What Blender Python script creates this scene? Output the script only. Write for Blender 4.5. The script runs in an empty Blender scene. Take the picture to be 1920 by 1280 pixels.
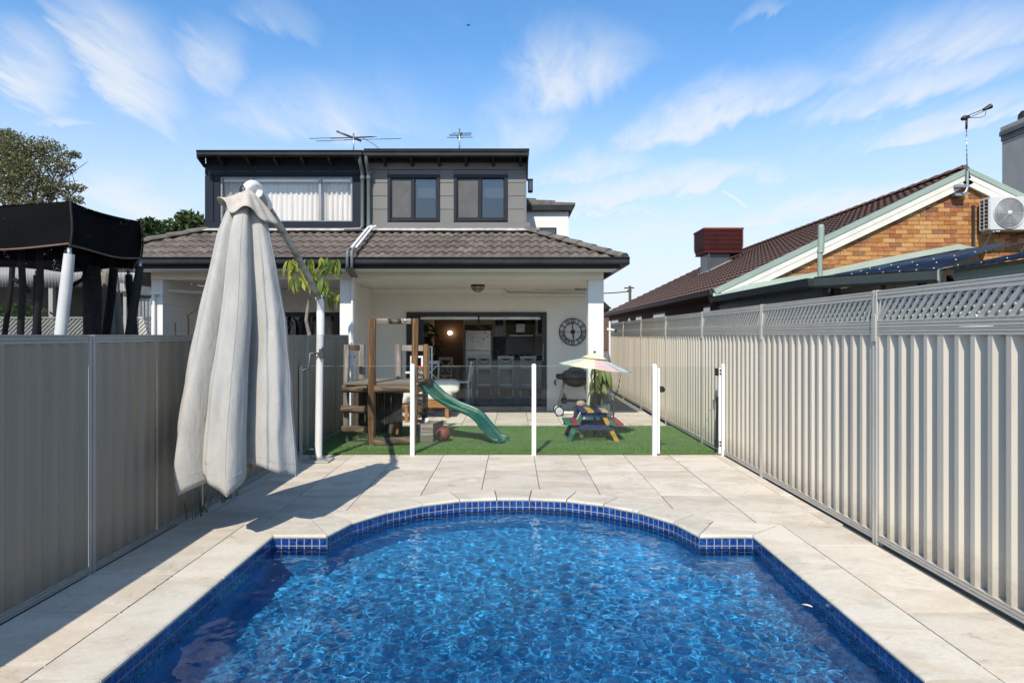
import bpy, bmesh, math, random
import numpy as np
from mathutils import Vector, Matrix, Euler

random.seed(7); rng = np.random.default_rng(11)
SC = bpy.context.scene
COL = SC.collection
F, CX, HY, H = 1218.0, 962.0, 628.0, 1.6          # focal length (px), vanishing point, eye height of the photograph
def X(px, Y): return (px - CX) * Y / F            # measuring helpers: where a thing of known depth stands
def Z(py, Y): return H + (HY - py) * Y / F

# ------------------------------------------------------------------ camera, sky, sun, exposure
cam = bpy.data.objects.new("camera", bpy.data.cameras.new("camera")); COL.objects.link(cam)
cam.location = (0, 0, H); cam.rotation_euler = (math.pi / 2, 0, 0)
cam.data.sensor_width = 36.0; cam.data.lens = F / 1920 * 36.0
cam.data.shift_x = -2 / 1920; cam.data.shift_y = -12 / 1920
cam.data.clip_start = 0.05; cam.data.clip_end = 3000
SC.camera = cam
LDIR = Vector((0.235, 0.94, -1.0)).normalized()    # the way the sunlight travels
sun = bpy.data.objects.new("sun", bpy.data.lights.new("sun", 'SUN')); COL.objects.link(sun)
sun.data.energy = 5.0; sun.data.angle = math.radians(0.5); sun.data.color = (1.0, 0.93, 0.82)
sun.rotation_euler = LDIR.to_track_quat('-Z', 'Y').to_euler()
sun.data.cycles.is_caustics_light = True
SC.view_settings.view_transform = 'Standard'; SC.view_settings.look = 'None'
SC.view_settings.gamma = 1.0; SC.view_settings.use_curve_mapping = False
SC.view_settings.exposure = 0.0
SC.render.engine = 'CYCLES'
SC.cycles.use_denoising = True; SC.cycles.denoiser = 'OPENIMAGEDENOISE'
SC.cycles.max_bounces = 10; SC.cycles.diffuse_bounces = 4; SC.cycles.glossy_bounces = 4
SC.cycles.transmission_bounces = 8; SC.cycles.transparent_max_bounces = 16
SC.cycles.caustics_refractive = True; SC.cycles.caustics_reflective = False
SC.cycles.sample_clamp_indirect = 6.0; SC.cycles.blur_glossy = 0.5

class NT:
    """small helper for node trees: maths written as calls"""
    def __init__(s, tree): s.t = tree; s.n = tree.nodes; s.l = tree.links
    def new(s, kind, **kw):
        n = s.n.new(kind)
        for k, v in kw.items(): setattr(n, k, v)
        return n
    def put(s, sock, v):
        if v is None: return
        if hasattr(v, "is_output"): s.l.new(v, sock)
        elif hasattr(v, "__len__") and len(v) == 3 and sock.type == 'RGBA': sock.default_value = (*v, 1)
        else: sock.default_value = v
    def m(s, op, a, b=None, c=None, clamp=False):
        n = s.new("ShaderNodeMath", operation=op, use_clamp=clamp)
        s.put(n.inputs[0], a); s.put(n.inputs[1], b)
        if c is not None: s.put(n.inputs[2], c)
        return n.outputs[0]
    def mix(s, fac, a, b, blend='MIX'):
        n = s.new("ShaderNodeMix", data_type='RGBA', blend_type=blend)
        s.put(n.inputs[0], fac); s.put(n.inputs[6], a); s.put(n.inputs[7], b)
        return n.outputs[2]
    def noise(s, vec, scale, detail=3.0, rough=0.55, dist=0.0):
        n = s.new("ShaderNodeTexNoise")
        if vec is not None: s.l.new(vec, n.inputs["Vector"])
        n.inputs["Scale"].default_value = scale; n.inputs["Detail"].default_value = detail
        n.inputs["Roughness"].default_value = rough; n.inputs["Distortion"].default_value = dist
        return n.outputs[0]
    def ramp(s, v, lo, hi, a=0.0, b=1.0):
        n = s.new("ShaderNodeMapRange", interpolation_type='SMOOTHSTEP')
        s.put(n.inputs[0], v); s.put(n.inputs[1], lo); s.put(n.inputs[2], hi); s.put(n.inputs[3], a); s.put(n.inputs[4], b)
        return n.outputs[0]
    def scaled(s, vec, sx, sy, sz, rot=(0, 0, 0)):
        n = s.new("ShaderNodeMapping"); s.l.new(vec, n.inputs[0])
        n.inputs["Scale"].default_value = (sx, sy, sz); n.inputs["Rotation"].default_value = rot
        return n.outputs[0]

world = bpy.data.worlds.new("World"); SC.world = world; world.use_nodes = True
def build_sky():
    w = NT(world.node_tree); w.n.clear()
    sky = w.new("ShaderNodeTexSky", sky_type='NISHITA', sun_disc=False)
    sky.sun_elevation = math.asin(-LDIR.z); sky.sun_rotation = math.atan2(-LDIR.x, -LDIR.y)
    sky.altitude = 50; sky.air_density = 1.0; sky.dust_density = 0.6; sky.ozone_density = 2.5
    tc = w.new("ShaderNodeTexCoord"); d = tc.outputs["Generated"]
    sp = w.new("ShaderNodeSeparateXYZ"); w.l.new(d, sp.inputs[0])
    az = w.m('ARCTAN2', sp.outputs[0], sp.outputs[1]); el = w.m('ARCSINE', sp.outputs[2])
    # wisps: a high layer seen in perspective, so the noise lives on a plane far overhead
    dz = w.m('ADD', w.m('MAXIMUM', sp.outputs[2], 0.0), 0.10)
    cu = w.new("ShaderNodeCombineXYZ")
    w.l.new(w.m('DIVIDE', sp.outputs[0], dz), cu.inputs[0]); w.l.new(w.m('DIVIDE', sp.outputs[1], dz), cu.inputs[1])
    warp = w.noise(cu.outputs[0], 0.9, 3)
    st = w.scaled(cu.outputs[0], 2.3, 0.8, 1, (0, 0, math.radians(-24)))
    streak = w.noise(st, 1.7, 7, 0.60, 1.1)
    fine = w.noise(w.scaled(cu.outputs[0], 5.5, 2.0, 1, (0, 0, math.radians(-30))), 1.8, 7, 0.62, 0.9)
    azw = w.m('ADD', az, w.m('MULTIPLY_ADD', w.m('SUBTRACT', warp, 0.5), 0.14, w.m('MULTIPLY', w.m('SUBTRACT', fine, 0.5), 0.07)))
    elw = w.m('ADD', el, w.m('MULTIPLY_ADD', w.m('SUBTRACT', streak, 0.5), 0.065, w.m('MULTIPLY', w.m('SUBTRACT', warp, 0.5), 0.07)))
    def ang(px, py):
        return math.atan((px - CX) / F), math.atan((HY - py) / math.hypot(F, px - CX))
    blobs = [((70, 5), (325, 215), 62, .95), ((-60, 70), (115, 195), 46, .85), ((300, 70), (435, 158), 52, .7),
             ((60, 226), (175, 234), 10, .7), ((400, 205), (760, 225), 55, .6), ((960, 185), (1195, 85), 75, .8),
             ((900, 270), (1060, 190), 70, .5), ((1165, 268), (1510, 155), 40, .95), ((1500, 222), (1940, 105), 30, .7),
             ((1540, 145), (1960, 25), 48, .65), ((1630, 266), (1960, 180), 20, .75), ((1020, 378), (1450, 322), 26, 1.0),
             ((1030, 402), (1230, 398), 8, .8), ((1420, 398), (1770, 345), 16, 1.0), ((1000, 345), (1195, 305), 30, .8),
             ((150, 345), (345, 400), 38, .85), ((430, 10), (580, 60), 34, .45), ((1365, 68), (1470, 8), 12, .5),
             ((1100, 440), (1500, 430), 26, .6), ((600, 160), (860, 240), 60, .35)]
    tot = None
    for (a, b, wd, k) in blobs:
        (a0, e0), (a1, e1) = ang(*a), ang(*b)
        ca, ce = (a0 + a1) / 2, (e0 + e1) / 2
        L = math.hypot(a1 - a0, e1 - e0); c, s_ = (a1 - a0) / L, (e1 - e0) / L
        dx = w.m('SUBTRACT', azw, ca); dy = w.m('SUBTRACT', elw, ce)
        lx = w.m('MULTIPLY_ADD', dx, c, w.m('MULTIPLY', dy, s_)); ly = w.m('MULTIPLY_ADD', dy, c, w.m('MULTIPLY', dx, -s_))
        qx = w.m('POWER', w.m('ABSOLUTE', w.m('MULTIPLY', lx, 1 / (L * .72))), 2.0)
        ly = w.m('ADD', ly, wd / F * .35)
        ly = w.m('MAXIMUM', w.m('MULTIPLY', ly, .55), w.m('MULTIPLY', ly, -1.9))        # crisp below, feathering away above
        qy = w.m('POWER', w.m('ABSOLUTE', w.m('MULTIPLY', ly, 1 / (wd / F * 1.15))), 1.6)
        v = w.m('MULTIPLY', w.m('SUBTRACT', 1.0, w.m('ADD', qx, qy), clamp=True), k)
        tot = v if tot is None else w.m('MAXIMUM', tot, v)
    dens = w.m('MULTIPLY', tot, w.m('MULTIPLY_ADD', streak, 1.5, w.m('MULTIPLY_ADD', fine, .9, -.45)))
    # the same thin cirrus goes on all round, faintly
    every = w.m('MULTIPLY', w.ramp(streak, .46, .78), w.ramp(warp, .42, .66, .08, .5))
    dens = w.m('MAXIMUM', w.ramp(dens, 0.0, .90, 0, .80), w.m('MULTIPLY', every, .34))
    # a short vapour trail
    (a0, e0), (a1, e1) = ang(1352, 356), ang(1402, 390)
    L = math.hypot(a1 - a0, e1 - e0); c, s_ = (a1 - a0) / L, (e1 - e0) / L
    dx = w.m('SUBTRACT', az, (a0 + a1) / 2); dy = w.m('SUBTRACT', el, (e0 + e1) / 2)
    lx = w.m('MULTIPLY_ADD', dx, c, w.m('MULTIPLY', dy, s_)); ly = w.m('MULTIPLY_ADD', dy, c, w.m('MULTIPLY', dx, -s_))
    ly = w.m('SUBTRACT', ly, w.m('MULTIPLY_ADD', w.m('MULTIPLY', lx, lx), -5.0, 0.0014))
    trail = w.m('MULTIPLY', w.ramp(w.m('ABSOLUTE', ly), .0006, .0024, 1, 0), w.ramp(w.m('ABSOLUTE', lx), L * .35, L * .55, .8, 0))
    dens = w.m('MAXIMUM', dens, trail)
    low = w.ramp(sp.outputs[2], 0.0, 0.43, 0.96, 0.0)       # thin white veil towards the horizon
    base = w.mix(1.0, sky.outputs[0], SKY_TINT, 'MULTIPLY')
    base = w.mix(w.ramp(sp.outputs[2], .42, 1.0, 0, .62), base, (0.45, 0.95, 2.0))       # the blue goes on deepening to the zenith
    col = w.mix(low, base, VEIL)
    col = w.mix(dens, col, CLOUD)
    bg = w.new("ShaderNodeBackground"); w.l.new(col, bg.inputs[0]); bg.inputs[1].default_value = SKY_STRENGTH
    out = w.new("ShaderNodeOutputWorld"); w.l.new(bg.outputs[0], out.inputs[0])
SKY_STRENGTH = 0.12
SKY_TINT = (1.02, 1.60, 1.92); VEIL = (7.15, 7.35, 7.7); CLOUD = (7.3, 7.6, 7.9)
build_sky()

# ------------------------------------------------------------------ helpers: meshes, things, parts
LOC = {}
def tag(o, label=None, cat=None, group=None, kind=None):
    if label: o["label"] = label
    if cat: o["category"] = cat
    if group: o["group"] = group
    if kind: o["kind"] = kind
    return o
def thing(name, label, cat, loc=(0, 0, 0), group=None):
    o = bpy.data.objects.new(name, None); COL.objects.link(o); o.location = loc; o.empty_display_size = .1
    LOC[o] = Vector(loc)
    return tag(o, label, cat, group)
def place(me, name, parent, loc=(0, 0, 0), rot=None):
    """one more object of a shared mesh; loc in world space"""
    o = bpy.data.objects.new(name, me); COL.objects.link(o)
    base = Vector((0, 0, 0))
    if parent is not None: o.parent = parent; base = LOC[parent]
    o.location = Vector(loc) - base; LOC[o] = Vector(loc)
    if rot is not None: o.rotation_euler = rot
    return o
def copy_tree(o, parent=None):
    c = o.copy(); COL.objects.link(c)
    if parent is not None: c.parent = parent
    LOC[c] = LOC.get(o, Vector())
    for ch in [k for k in o.children]: copy_tree(ch, c)
    return c

class MB:
    def __init__(s): s.v = []; s.f = []; s.sm = []
    def add(s, vs, fs, smooth=False):
        n = len(s.v); s.v += [tuple(p) for p in vs]
        s.f += [tuple(i + n for i in q) for q in fs]; s.sm += [smooth] * len(fs); return s
    def box(s, x0, x1, y0, y1, z0, z1):
        vs = [(x, y, z) for z in (z0, z1) for y in (y0, y1) for x in (x0, x1)]
        return s.add(vs, [(0, 2, 3, 1), (4, 5, 7, 6), (0, 1, 5, 4), (2, 6, 7, 3), (0, 4, 6, 2), (1, 3, 7, 5)])
    def obox(s, c, ax, ay, az):
        """box from centre and three half-axis vectors"""
        c, ax, ay, az = map(Vector, (c, ax, ay, az))
        vs = [c + ax * i + ay * j + az * k for k in (-1, 1) for j in (-1, 1) for i in (-1, 1)]
        return s.add(vs, [(0, 2, 3, 1), (4, 5, 7, 6), (0, 1, 5, 4), (2, 6, 7, 3), (0, 4, 6, 2), (1, 3, 7, 5)])
    def bar(s, p, q, w, h, up=(0, 0, 1)):
        p, q = Vector(p), Vector(q); d = (q - p).normalized(); u = Vector(up)
        if abs(d.dot(u)) > .98: u = Vector((0, 1, 0))
        sx = d.cross(u).normalized(); u = sx.cross(d)
        return s.obox((p + q) / 2, sx * w / 2, (q - p) / 2, u * h / 2)
    def tube(s, pts, r, n=10, caps=True, smooth=True):
        pts = [Vector(p) for p in pts]; m = len(pts)
        rs = r if hasattr(r, "__len__") else [r] * m
        ref = None; vs = []
        for i, p in enumerate(pts):
            d = (pts[min(i + 1, m - 1)] - pts[max(i - 1, 0)]).normalized()
            if ref is None: ref = Vector((1, 0, 0)) if abs(d.x) < .8 else Vector((0, 1, 0))
            a = (ref - d * ref.dot(d)).normalized(); ref = a; b = d.cross(a)
            vs += [p + (a * math.cos(t) + b * math.sin(t)) * rs[i] for t in [2 * math.pi * k / n for k in range(n)]]
        fs = [(i * n + k, i * n + (k + 1) % n, (i + 1) * n + (k + 1) % n, (i + 1) * n + k) for i in range(m - 1) for k in range(n)]
        s.add(vs, fs, smooth)
        if caps:
            s.add(vs[:n], [tuple(reversed(range(n)))]); s.add(vs[-n:], [tuple(range(n))])
        return s
    def prism(s, poly, z0, z1):
        n = len(poly)
        vs = [(p[0], p[1], z0) for p in poly] + [(p[0], p[1], z1) for p in poly]
        return s.add(vs, [tuple(reversed(range(n))), tuple(range(n, 2 * n))] + [(i, (i + 1) % n, n + (i + 1) % n, n + i) for i in range(n)])
    def prism_axis(s, poly, a0, a1, axis):
        """extrude a profile along x ('x': poly in y,z) or y ('y': poly in x,z)"""
        n = len(poly)
        mk = (lambda p, a: (a, p[0], p[1])) if axis == 'x' else (lambda p, a: (p[0], a, p[1]))
        vs = [mk(p, a0) for p in poly] + [mk(p, a1) for p in poly]
        return s.add(vs, [tuple(reversed(range(n))), tuple(range(n, 2 * n))] + [(i, (i + 1) % n, n + (i + 1) % n, n + i) for i in range(n)])
    def lathe(s, prof, c, n=20, smooth=True, axis='z'):
        c = Vector(c); vs = []
        for (r, h) in prof:
            for k in range(n):
                t = 2 * math.pi * k / n
                vs.append(c + (Vector((r * math.cos(t), r * math.sin(t), h)) if axis == 'z' else
                               Vector((r * math.cos(t), h, r * math.sin(t))) if axis == 'y' else Vector((h, r * math.cos(t), r * math.sin(t)))))
        m = len(prof)
        fs = [(i * n + k, i * n + (k + 1) % n, (i + 1) * n + (k + 1) % n, (i + 1) * n + k) for i in range(m - 1) for k in range(n)]
        return s.add(vs, fs, smooth)
    def ball(s, c, r, n=14, sq=(1, 1, 1)):
        c = Vector(c); vs = []; m = n // 2
        for i in range(m + 1):
            p = math.pi * i / m
            for k in range(n):
                t = 2 * math.pi * k / n
                vs.append(c + Vector((r * sq[0] * math.sin(p) * math.cos(t), r * sq[1] * math.sin(p) * math.sin(t), r * sq[2] * math.cos(p))))
        fs = [(i * n + k, (i + 1) * n + k, (i + 1) * n + (k + 1) % n, i * n + (k + 1) % n) for i in range(m) for k in range(n)]
        return s.add(vs, fs, True)
    def grid(s, fn, nu, nv, smooth=True, close_u=False):
        vs = [fn(i / nu, j / nv) for j in range(nv + 1) for i in range(nu + (0 if close_u else 1))]
        w = nu + (0 if close_u else 1)
        fs = [(j * w + i, j * w + (i + 1) % w, (j + 1) * w + (i + 1) % w, (j + 1) * w + i) for j in range(nv) for i in range(nu)]
        return s.add(vs, fs, smooth)
    def mesh(s, name, m, off=(0, 0, 0), fix=True):
        me = bpy.data.meshes.new(name); o = Vector(off)
        me.from_pydata([Vector(p) - o for p in s.v], [], s.f)
        me.polygons.foreach_set("use_smooth", s.sm)
        if fix:
            b = bmesh.new(); b.from_mesh(me); bmesh.ops.remove_doubles(b, verts=b.verts, dist=1e-5)
            bmesh.ops.recalc_face_normals(b, faces=b.faces); b.to_mesh(me); b.free()
        if m is not None: me.materials.append(m)
        me.update(); return me
    def build(s, name, m, parent=None, bevel=0, kind=None, at=None, solid=0, seg=1, fix=True):
        at = Vector(at) if at is not None else (LOC[parent].copy() if parent is not None else Vector())
        o = place(s.mesh(name, m, at, fix), name, parent, at)
        if solid:
            q = o.modifiers.new("thickness", 'SOLIDIFY'); q.thickness = solid; q.offset = 0
        if bevel:
            q = o.modifiers.new("bevel", 'BEVEL'); q.width = bevel; q.segments = seg; q.limit_method = 'ANGLE'; q.angle_limit = .6
        if kind: o["kind"] = kind
        return o

# ------------------------------------------------------------------ materials
def bsdf(name):
    m = bpy.data.materials.new(name); m.use_nodes = True
    t = NT(m.node_tree); p = t.n["Principled BSDF"]
    g = t.new("ShaderNodeNewGeometry")
    return m, t, p, g.outputs["Position"]
def mat(name, base, rough=.6, metal=0.0, var=.12, scale=3.0, tint=None, tint_amt=.5, bump=0.0, bscale=60, objvar=0.0, spec=.5,
        stretch=(1, 1, 1), dirt=0.0, dirt_col=(.12, .10, .08), coat=0.0):
    m, t, p, pos = bsdf(name)
    v = t.scaled(pos, *stretch) if stretch != (1, 1, 1) else pos
    n = t.noise(v, scale, 5, .6)
    c2 = tint if tint else tuple(x * (1 - var) for x in base)
    c1 = tuple(min(1, x * (1 + var * .6)) for x in base)
    col = t.mix(t.ramp(n, .35, .65), c1, c2) if not tint else t.mix(t.m('MULTIPLY', t.ramp(n, .42, .7), tint_amt), base, tint)
    if tint and var:
        n2 = t.noise(v, scale * 3.7, 4, .6)
        col = t.mix(1.0, col, t.mix(t.ramp(n2, .3, .7), (1 - var,) * 3, (1 + var * .4,) * 3), 'MULTIPLY')
    if objvar:
        oi = t.new("ShaderNodeObjectInfo")
        hs = t.new("ShaderNodeHueSaturation"); t.l.new(col, hs.inputs["Color"])
        t.l.new(t.m('MULTIPLY_ADD', oi.outputs["Random"], objvar * 2, 1 - objvar), hs.inputs["Value"]); col = hs.outputs[0]
    if dirt:
        dn = t.noise(pos, 1.7, 6, .7, .4)
        col = t.mix(t.m('MULTIPLY', t.ramp(dn, .5, .78), dirt), col, dirt_col)
    t.l.new(col, p.inputs["Base Color"])
    p.inputs["Roughness"].default_value = rough; p.inputs["Metallic"].default_value = metal
    p.inputs["Specular IOR Level"].default_value = spec; p.inputs["Coat Weight"].default_value = coat
    if bump:
        b = t.new("ShaderNodeBump"); b.inputs["Strength"].default_value = bump; b.inputs["Distance"].default_value = .01
        t.l.new(t.noise(v, bscale, 4, .6), b.inputs["Height"]); t.l.new(b.outputs[0], p.inputs["Normal"])
    return m
def glass(name, tint=(.93, .96, .945), refl=1.0, floor=0.0, rough=0.0):
    """thin clear pane: light passes, the surface mirrors what a pane mirrors"""
    m = bpy.data.materials.new(name); m.use_nodes = True; t = NT(m.node_tree); t.n.clear()
    tr = t.new("ShaderNodeBsdfTransparent"); tr.inputs[0].default_value = (*tint, 1)
    gl = t.new("ShaderNodeBsdfGlossy"); gl.inputs["Roughness"].default_value = rough; gl.inputs[0].default_value = (.95, .97, 1, 1)
    ge = t.new("ShaderNodeNewGeometry"); dt = t.new("ShaderNodeVectorMath", operation='DOT_PRODUCT')
    t.l.new(ge.outputs["Normal"], dt.inputs[0]); t.l.new(ge.outputs["Incoming"], dt.inputs[1])
    fr = t.m('MULTIPLY_ADD', t.m('POWER', t.m('SUBTRACT', 1.0, t.m('ABSOLUTE', dt.outputs["Value"]), clamp=True), 5.0), .96, .04)
    mx = t.new("ShaderNodeMixShader")
    t.l.new(t.m('MULTIPLY_ADD', fr, refl, floor, clamp=True), mx.inputs[0])
    t.l.new(tr.outputs[0], mx.inputs[1]); t.l.new(gl.outputs[0], mx.inputs[2])
    o = t.new("ShaderNodeOutputMaterial"); t.l.new(mx.outputs[0], o.inputs[0]); return m
def emit(name, col, s):
    m = bpy.data.materials.new(name); m.use_nodes = True; t = NT(m.node_tree); t.n.clear()
    e = t.new("ShaderNodeEmission"); e.inputs[0].default_value = (*col, 1); e.inputs[1].default_value = s
    o = t.new("ShaderNodeOutputMaterial"); t.l.new(e.outputs[0], o.inputs[0]); return m
def stone(name, base, warm, grey):
    """pale sawn limestone with drifting bands, brown blotches and grey smudges"""
    m, t, p, pos = bsdf(name)
    oi = t.new("ShaderNodeObjectInfo")
    sh = t.new("ShaderNodeVectorMath", operation='ADD'); t.l.new(pos, sh.inputs[0])
    cm = t.new("ShaderNodeCombineXYZ"); t.l.new(t.m('MULTIPLY', oi.outputs["Random"], 37.0), cm.inputs[2]); t.l.new(cm.outputs[0], sh.inputs[1])
    pos2 = sh.outputs[0]
    band = t.noise(t.scaled(pos2, .9, 2.0, 1), 1.5, 5, .6, .9)
    blot = t.noise(pos2, 2.3, 6, .68, .6)
    fine = t.noise(t.scaled(pos2, 1, 1.5, 1), 30, 5, .7)
    c = t.mix(t.m('MULTIPLY', t.ramp(band, .40, .68), .9), base, warm)
    c = t.mix(t.m('MULTIPLY', t.ramp(blot, .50, .70), .75), c, grey)
    sp = t.noise(pos2, 5.5, 6, .75, 1.0)
    c = t.mix(t.m('MULTIPLY', t.ramp(sp, .57, .72), .7), c, (.36, .28, .19))
    c = t.mix(1.0, c, t.mix(t.ramp(fine, .3, .7), (.93, .93, .93), (1.05, 1.05, 1.05)), 'MULTIPLY')
    hs = t.new("ShaderNodeHueSaturation"); t.l.new(c, hs.inputs["Color"])
    t.l.new(t.m('MULTIPLY_ADD', oi.outputs["Random"], .18, .91), hs.inputs["Value"])
    t.l.new(hs.outputs[0], p.inputs["Base Color"]); p.inputs["Roughness"].default_value = .62; p.inputs["Specular IOR Level"].default_value = .35
    b = t.new("ShaderNodeBump"); b.inputs["Strength"].default_value = .22; b.inputs["Distance"].default_value = .004
    t.l.new(t.noise(pos2, 70, 5, .65), b.inputs["Height"]); t.l.new(b.outputs[0], p.inputs["Normal"]); return m
def timber(name, a, b, along=(1, 1, .12), scale=22, rough=.75, ring=True):
    m, t, p, pos = bsdf(name)
    tc = t.new("ShaderNodeTexCoord")
    v = t.scaled(pos, *along)
    n = t.noise(v, scale, 6, .65, 1.6)
    if ring:
        wv = t.new("ShaderNodeTexWave", wave_type='RINGS', rings_direction='SPHERICAL'); t.l.new(v, wv.inputs[0])
        wv.inputs["Scale"].default_value = scale * .55; wv.inputs["Distortion"].default_value = 7; wv.inputs["Detail"].default_value = 3
        n = t.m('MULTIPLY_ADD', wv.outputs[1], .5, t.m('MULTIPLY', n, .6))
    c = t.mix(t.ramp(n, .3, .72), a, b)
    big = t.noise(pos, 3.2, 4, .6)
    c = t.mix(t.m('MULTIPLY', t.ramp(big, .45, .7), .5), c, tuple(x * .55 + .06 for x in b))
    t.l.new(c, p.inputs["Base Color"]); p.inputs["Roughness"].default_value = rough; p.inputs["Specular IOR Level"].default_value = .3
    bm = t.new("ShaderNodeBump"); bm.inputs["Strength"].default_value = .5; bm.inputs["Distance"].default_value = .006
    t.l.new(n, bm.inputs["Height"]); t.l.new(bm.outputs[0], p.inputs["Normal"]); return m
def leafy(name, a, b, trans=.35):
    m, t, p, pos = bsdf(name)
    gi = t.new("ShaderNodeNewGeometry")
    c = t.mix(gi.outputs["Random Per Island"], a, b)
    t.l.new(c, p.inputs["Base Color"]); p.inputs["Roughness"].default_value = .5; p.inputs["Specular IOR Level"].default_value = .35
    tl = t.new("ShaderNodeBsdfTranslucent"); t.l.new(c, tl.inputs[0])
    mx = t.new("ShaderNodeMixShader"); mx.inputs[0].default_value = trans
    t.l.new(p.outputs[0], mx.inputs[1]); t.l.new(tl.outputs[0], mx.inputs[2])
    t.l.new(mx.outputs[0], t.n["Material Output"].inputs[0]); return m

M = {}
M['paver'] = stone("paver_limestone", (.67, .605, .515), (.565, .475, .37), (.46, .425, .365))
M['coping'] = stone("coping_limestone", (.65, .60, .515), (.57, .49, .385), (.45, .425, .36))
M['grout'] = mat("joint_sand", (.10, .09, .08), .9)
M['soil'] = mat("earth", (.16, .13, .10), .95, bump=.4)
M['concrete'] = mat("concrete", (.36, .35, .33), .85, bump=.3, dirt=.5)
M['concrete_dark'] = mat("weathered_concrete", (.22, .21, .195), .85, bump=.3, dirt=.5)
def steel(name, base, dirt):
    m, t, p, pos = bsdf(name); sp = t.new("ShaderNodeSeparateXYZ"); t.l.new(pos, sp.inputs[0]); oi = t.new("ShaderNodeObjectInfo")
    n1 = t.noise(t.scaled(pos, 3, 3, .25), 1.6, 5, .6); n2 = t.noise(t.scaled(pos, 9, 9, .5), 2.2, 5, .65); n3 = t.noise(pos, 14, 5, .7)
    c = t.mix(t.ramp(n1, .35, .7), base, tuple(x * .88 for x in base))
    c = t.mix(t.m('MULTIPLY', t.ramp(n2, .55, .75), dirt), c, (.22, .20, .16))                      # run-off streaks
    splash = t.m('MULTIPLY', t.ramp(t.m('MULTIPLY_ADD', n3, .28, t.m('MULTIPLY', sp.outputs[2], -1.0)), -.20, .12), .5)
    c = t.mix(splash, c, (.17, .15, .115))                                                             # soil splashed up at the foot
    hs = t.new("ShaderNodeHueSaturation"); t.l.new(c, hs.inputs["Color"]); t.l.new(t.m('MULTIPLY_ADD', oi.outputs["Random"], .10, .95), hs.inputs["Value"])
    t.l.new(hs.outputs[0], p.inputs["Base Color"]); p.inputs["Roughness"].default_value = .5; p.inputs["Specular IOR Level"].default_value = .25
    return m
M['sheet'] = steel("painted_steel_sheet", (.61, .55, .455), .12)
M['sheet_left'] = steel("painted_steel_sheet_shade_toned", (.295, .262, .205), .30)  # base colour darkened to carry the left fence's shade; streaks come on top
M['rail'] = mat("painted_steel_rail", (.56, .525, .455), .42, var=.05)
M['rail_left'] = mat("painted_steel_rail_shade_toned", (.33, .325, .30), .42, var=.06)  # darker copy of the rail paint, with the shade put into its colour
M['pvc'] = mat("cream_plastic", (.52, .51, .46), .5, var=.05)
M['white_metal'] = mat("white_powder_coat", (.80, .80, .78), .35, var=.03, dirt=.12)
M['black'] = mat("black_plastic", (.015, .015, .016), .45)
M['steel'] = mat("galvanised_steel", (.42, .43, .44), .35, metal=.8)
M['pool_glass'] = glass("fence_glass", (.955, .97, .96), .5, 0)
M['glass_edge'] = mat("green_glass_edge", (.38, .45, .41), .2)
M['win_glass'] = glass("window_glass", (.62, .64, .65), 1.2, .05)
M['curtain_glass'] = glass("curtain_window_glass", (.97, .975, .98), .9, 0)
M['plaster'] = mat("white_render", (.78, .76, .72), .8, var=.04, scale=1.5, bump=.05, dirt=.06, dirt_col=(.4, .37, .33))
M['plaster_grey'] = mat("pale_grey_render", (.80, .77, .70), .8, var=.04, scale=1.2, bump=.05)
M['ceiling'] = mat("ceiling_paint", (.80, .78, .74), .8, var=.03)
M['roof_tile'] = mat("brown_concrete_tile", (.125, .098, .082), .8, var=.3, scale=7, tint=(.21, .18, .155), tint_amt=.6, objvar=.22, bump=.35, bscale=90)
M['roof_bed'] = mat("roof_batten_dark", (.05, .04, .036), .9)
M['gutter'] = mat("charcoal_gutter", (.020, .021, .023), .45, spec=.3, var=.3)
M['fascia'] = mat("black_fascia", (.012, .012, .013), .6)
M['navy'] = mat("navy_grey_paint", (.013, .018, .028), .55, spec=.2, var=.08)
M['navy_frame'] = mat("dark_window_frame", (.012, .015, .022), .45, spec=.3)
M['clad'] = mat("grey_weatherboard", (.165, .158, .147), .6, var=.05, scale=2, objvar=.05)
M['pipe'] = mat("grey_green_pipe", (.13, .145, .14), .45)
M['lead'] = mat("lead_flashing", (.46, .44, .41), .6, var=.25, scale=8, bump=.5, bscale=14)
M['mortar_cap'] = mat("ridge_tile", (.14, .12, .105), .85, var=.25, scale=8, objvar=.15, bump=.4)
M['curtain'] = mat("white_curtain", (.80, .735, .66), .85, var=.03)
M['screen'] = mat("fly_screen", (.105, .104, .103), .8, var=.12, scale=5)
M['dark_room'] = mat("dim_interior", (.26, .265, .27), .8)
M['aluminium'] = mat("grey_aluminium", (.30, .30, .31), .4, metal=.3)

# polygons: what is left of a convex polygon once a convex hole is taken out
def clip_half(poly, a, b, keep_left):
    out = []; n = len(poly)
    sgn = 1 if keep_left else -1
    d = [sgn * ((b[0] - a[0]) * (p[1] - a[1]) - (b[1] - a[1]) * (p[0] - a[0])) for p in poly]
    for i in range(n):
        j = (i + 1) % n
        if d[i] >= 0: out.append(poly[i])
        if (d[i] > 1e-9 and d[j] < -1e-9) or (d[i] < -1e-9 and d[j] > 1e-9):
            t = d[i] / (d[i] - d[j]); out.append((poly[i][0] + t * (poly[j][0] - poly[i][0]), poly[i][1] + t * (poly[j][1] - poly[i][1])))
    return out
def area(p): return abs(sum(p[i][0] * p[(i + 1) % len(p)][1] - p[(i + 1) % len(p)][0] * p[i][1] for i in range(len(p)))) / 2
def minus(polys, hole):
    res = []
    for p in polys:
        rest = p
        for i in range(len(hole)):
            a, b = hole[i], hole[(i + 1) % len(hole)]
            o = clip_half(rest, a, b, False)
            if len(o) > 2 and area(o) > 1e-4: res.append(o)
            rest = clip_half(rest, a, b, True)
            if len(rest) < 3 or area(rest) < 1e-6: break
    return res

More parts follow.
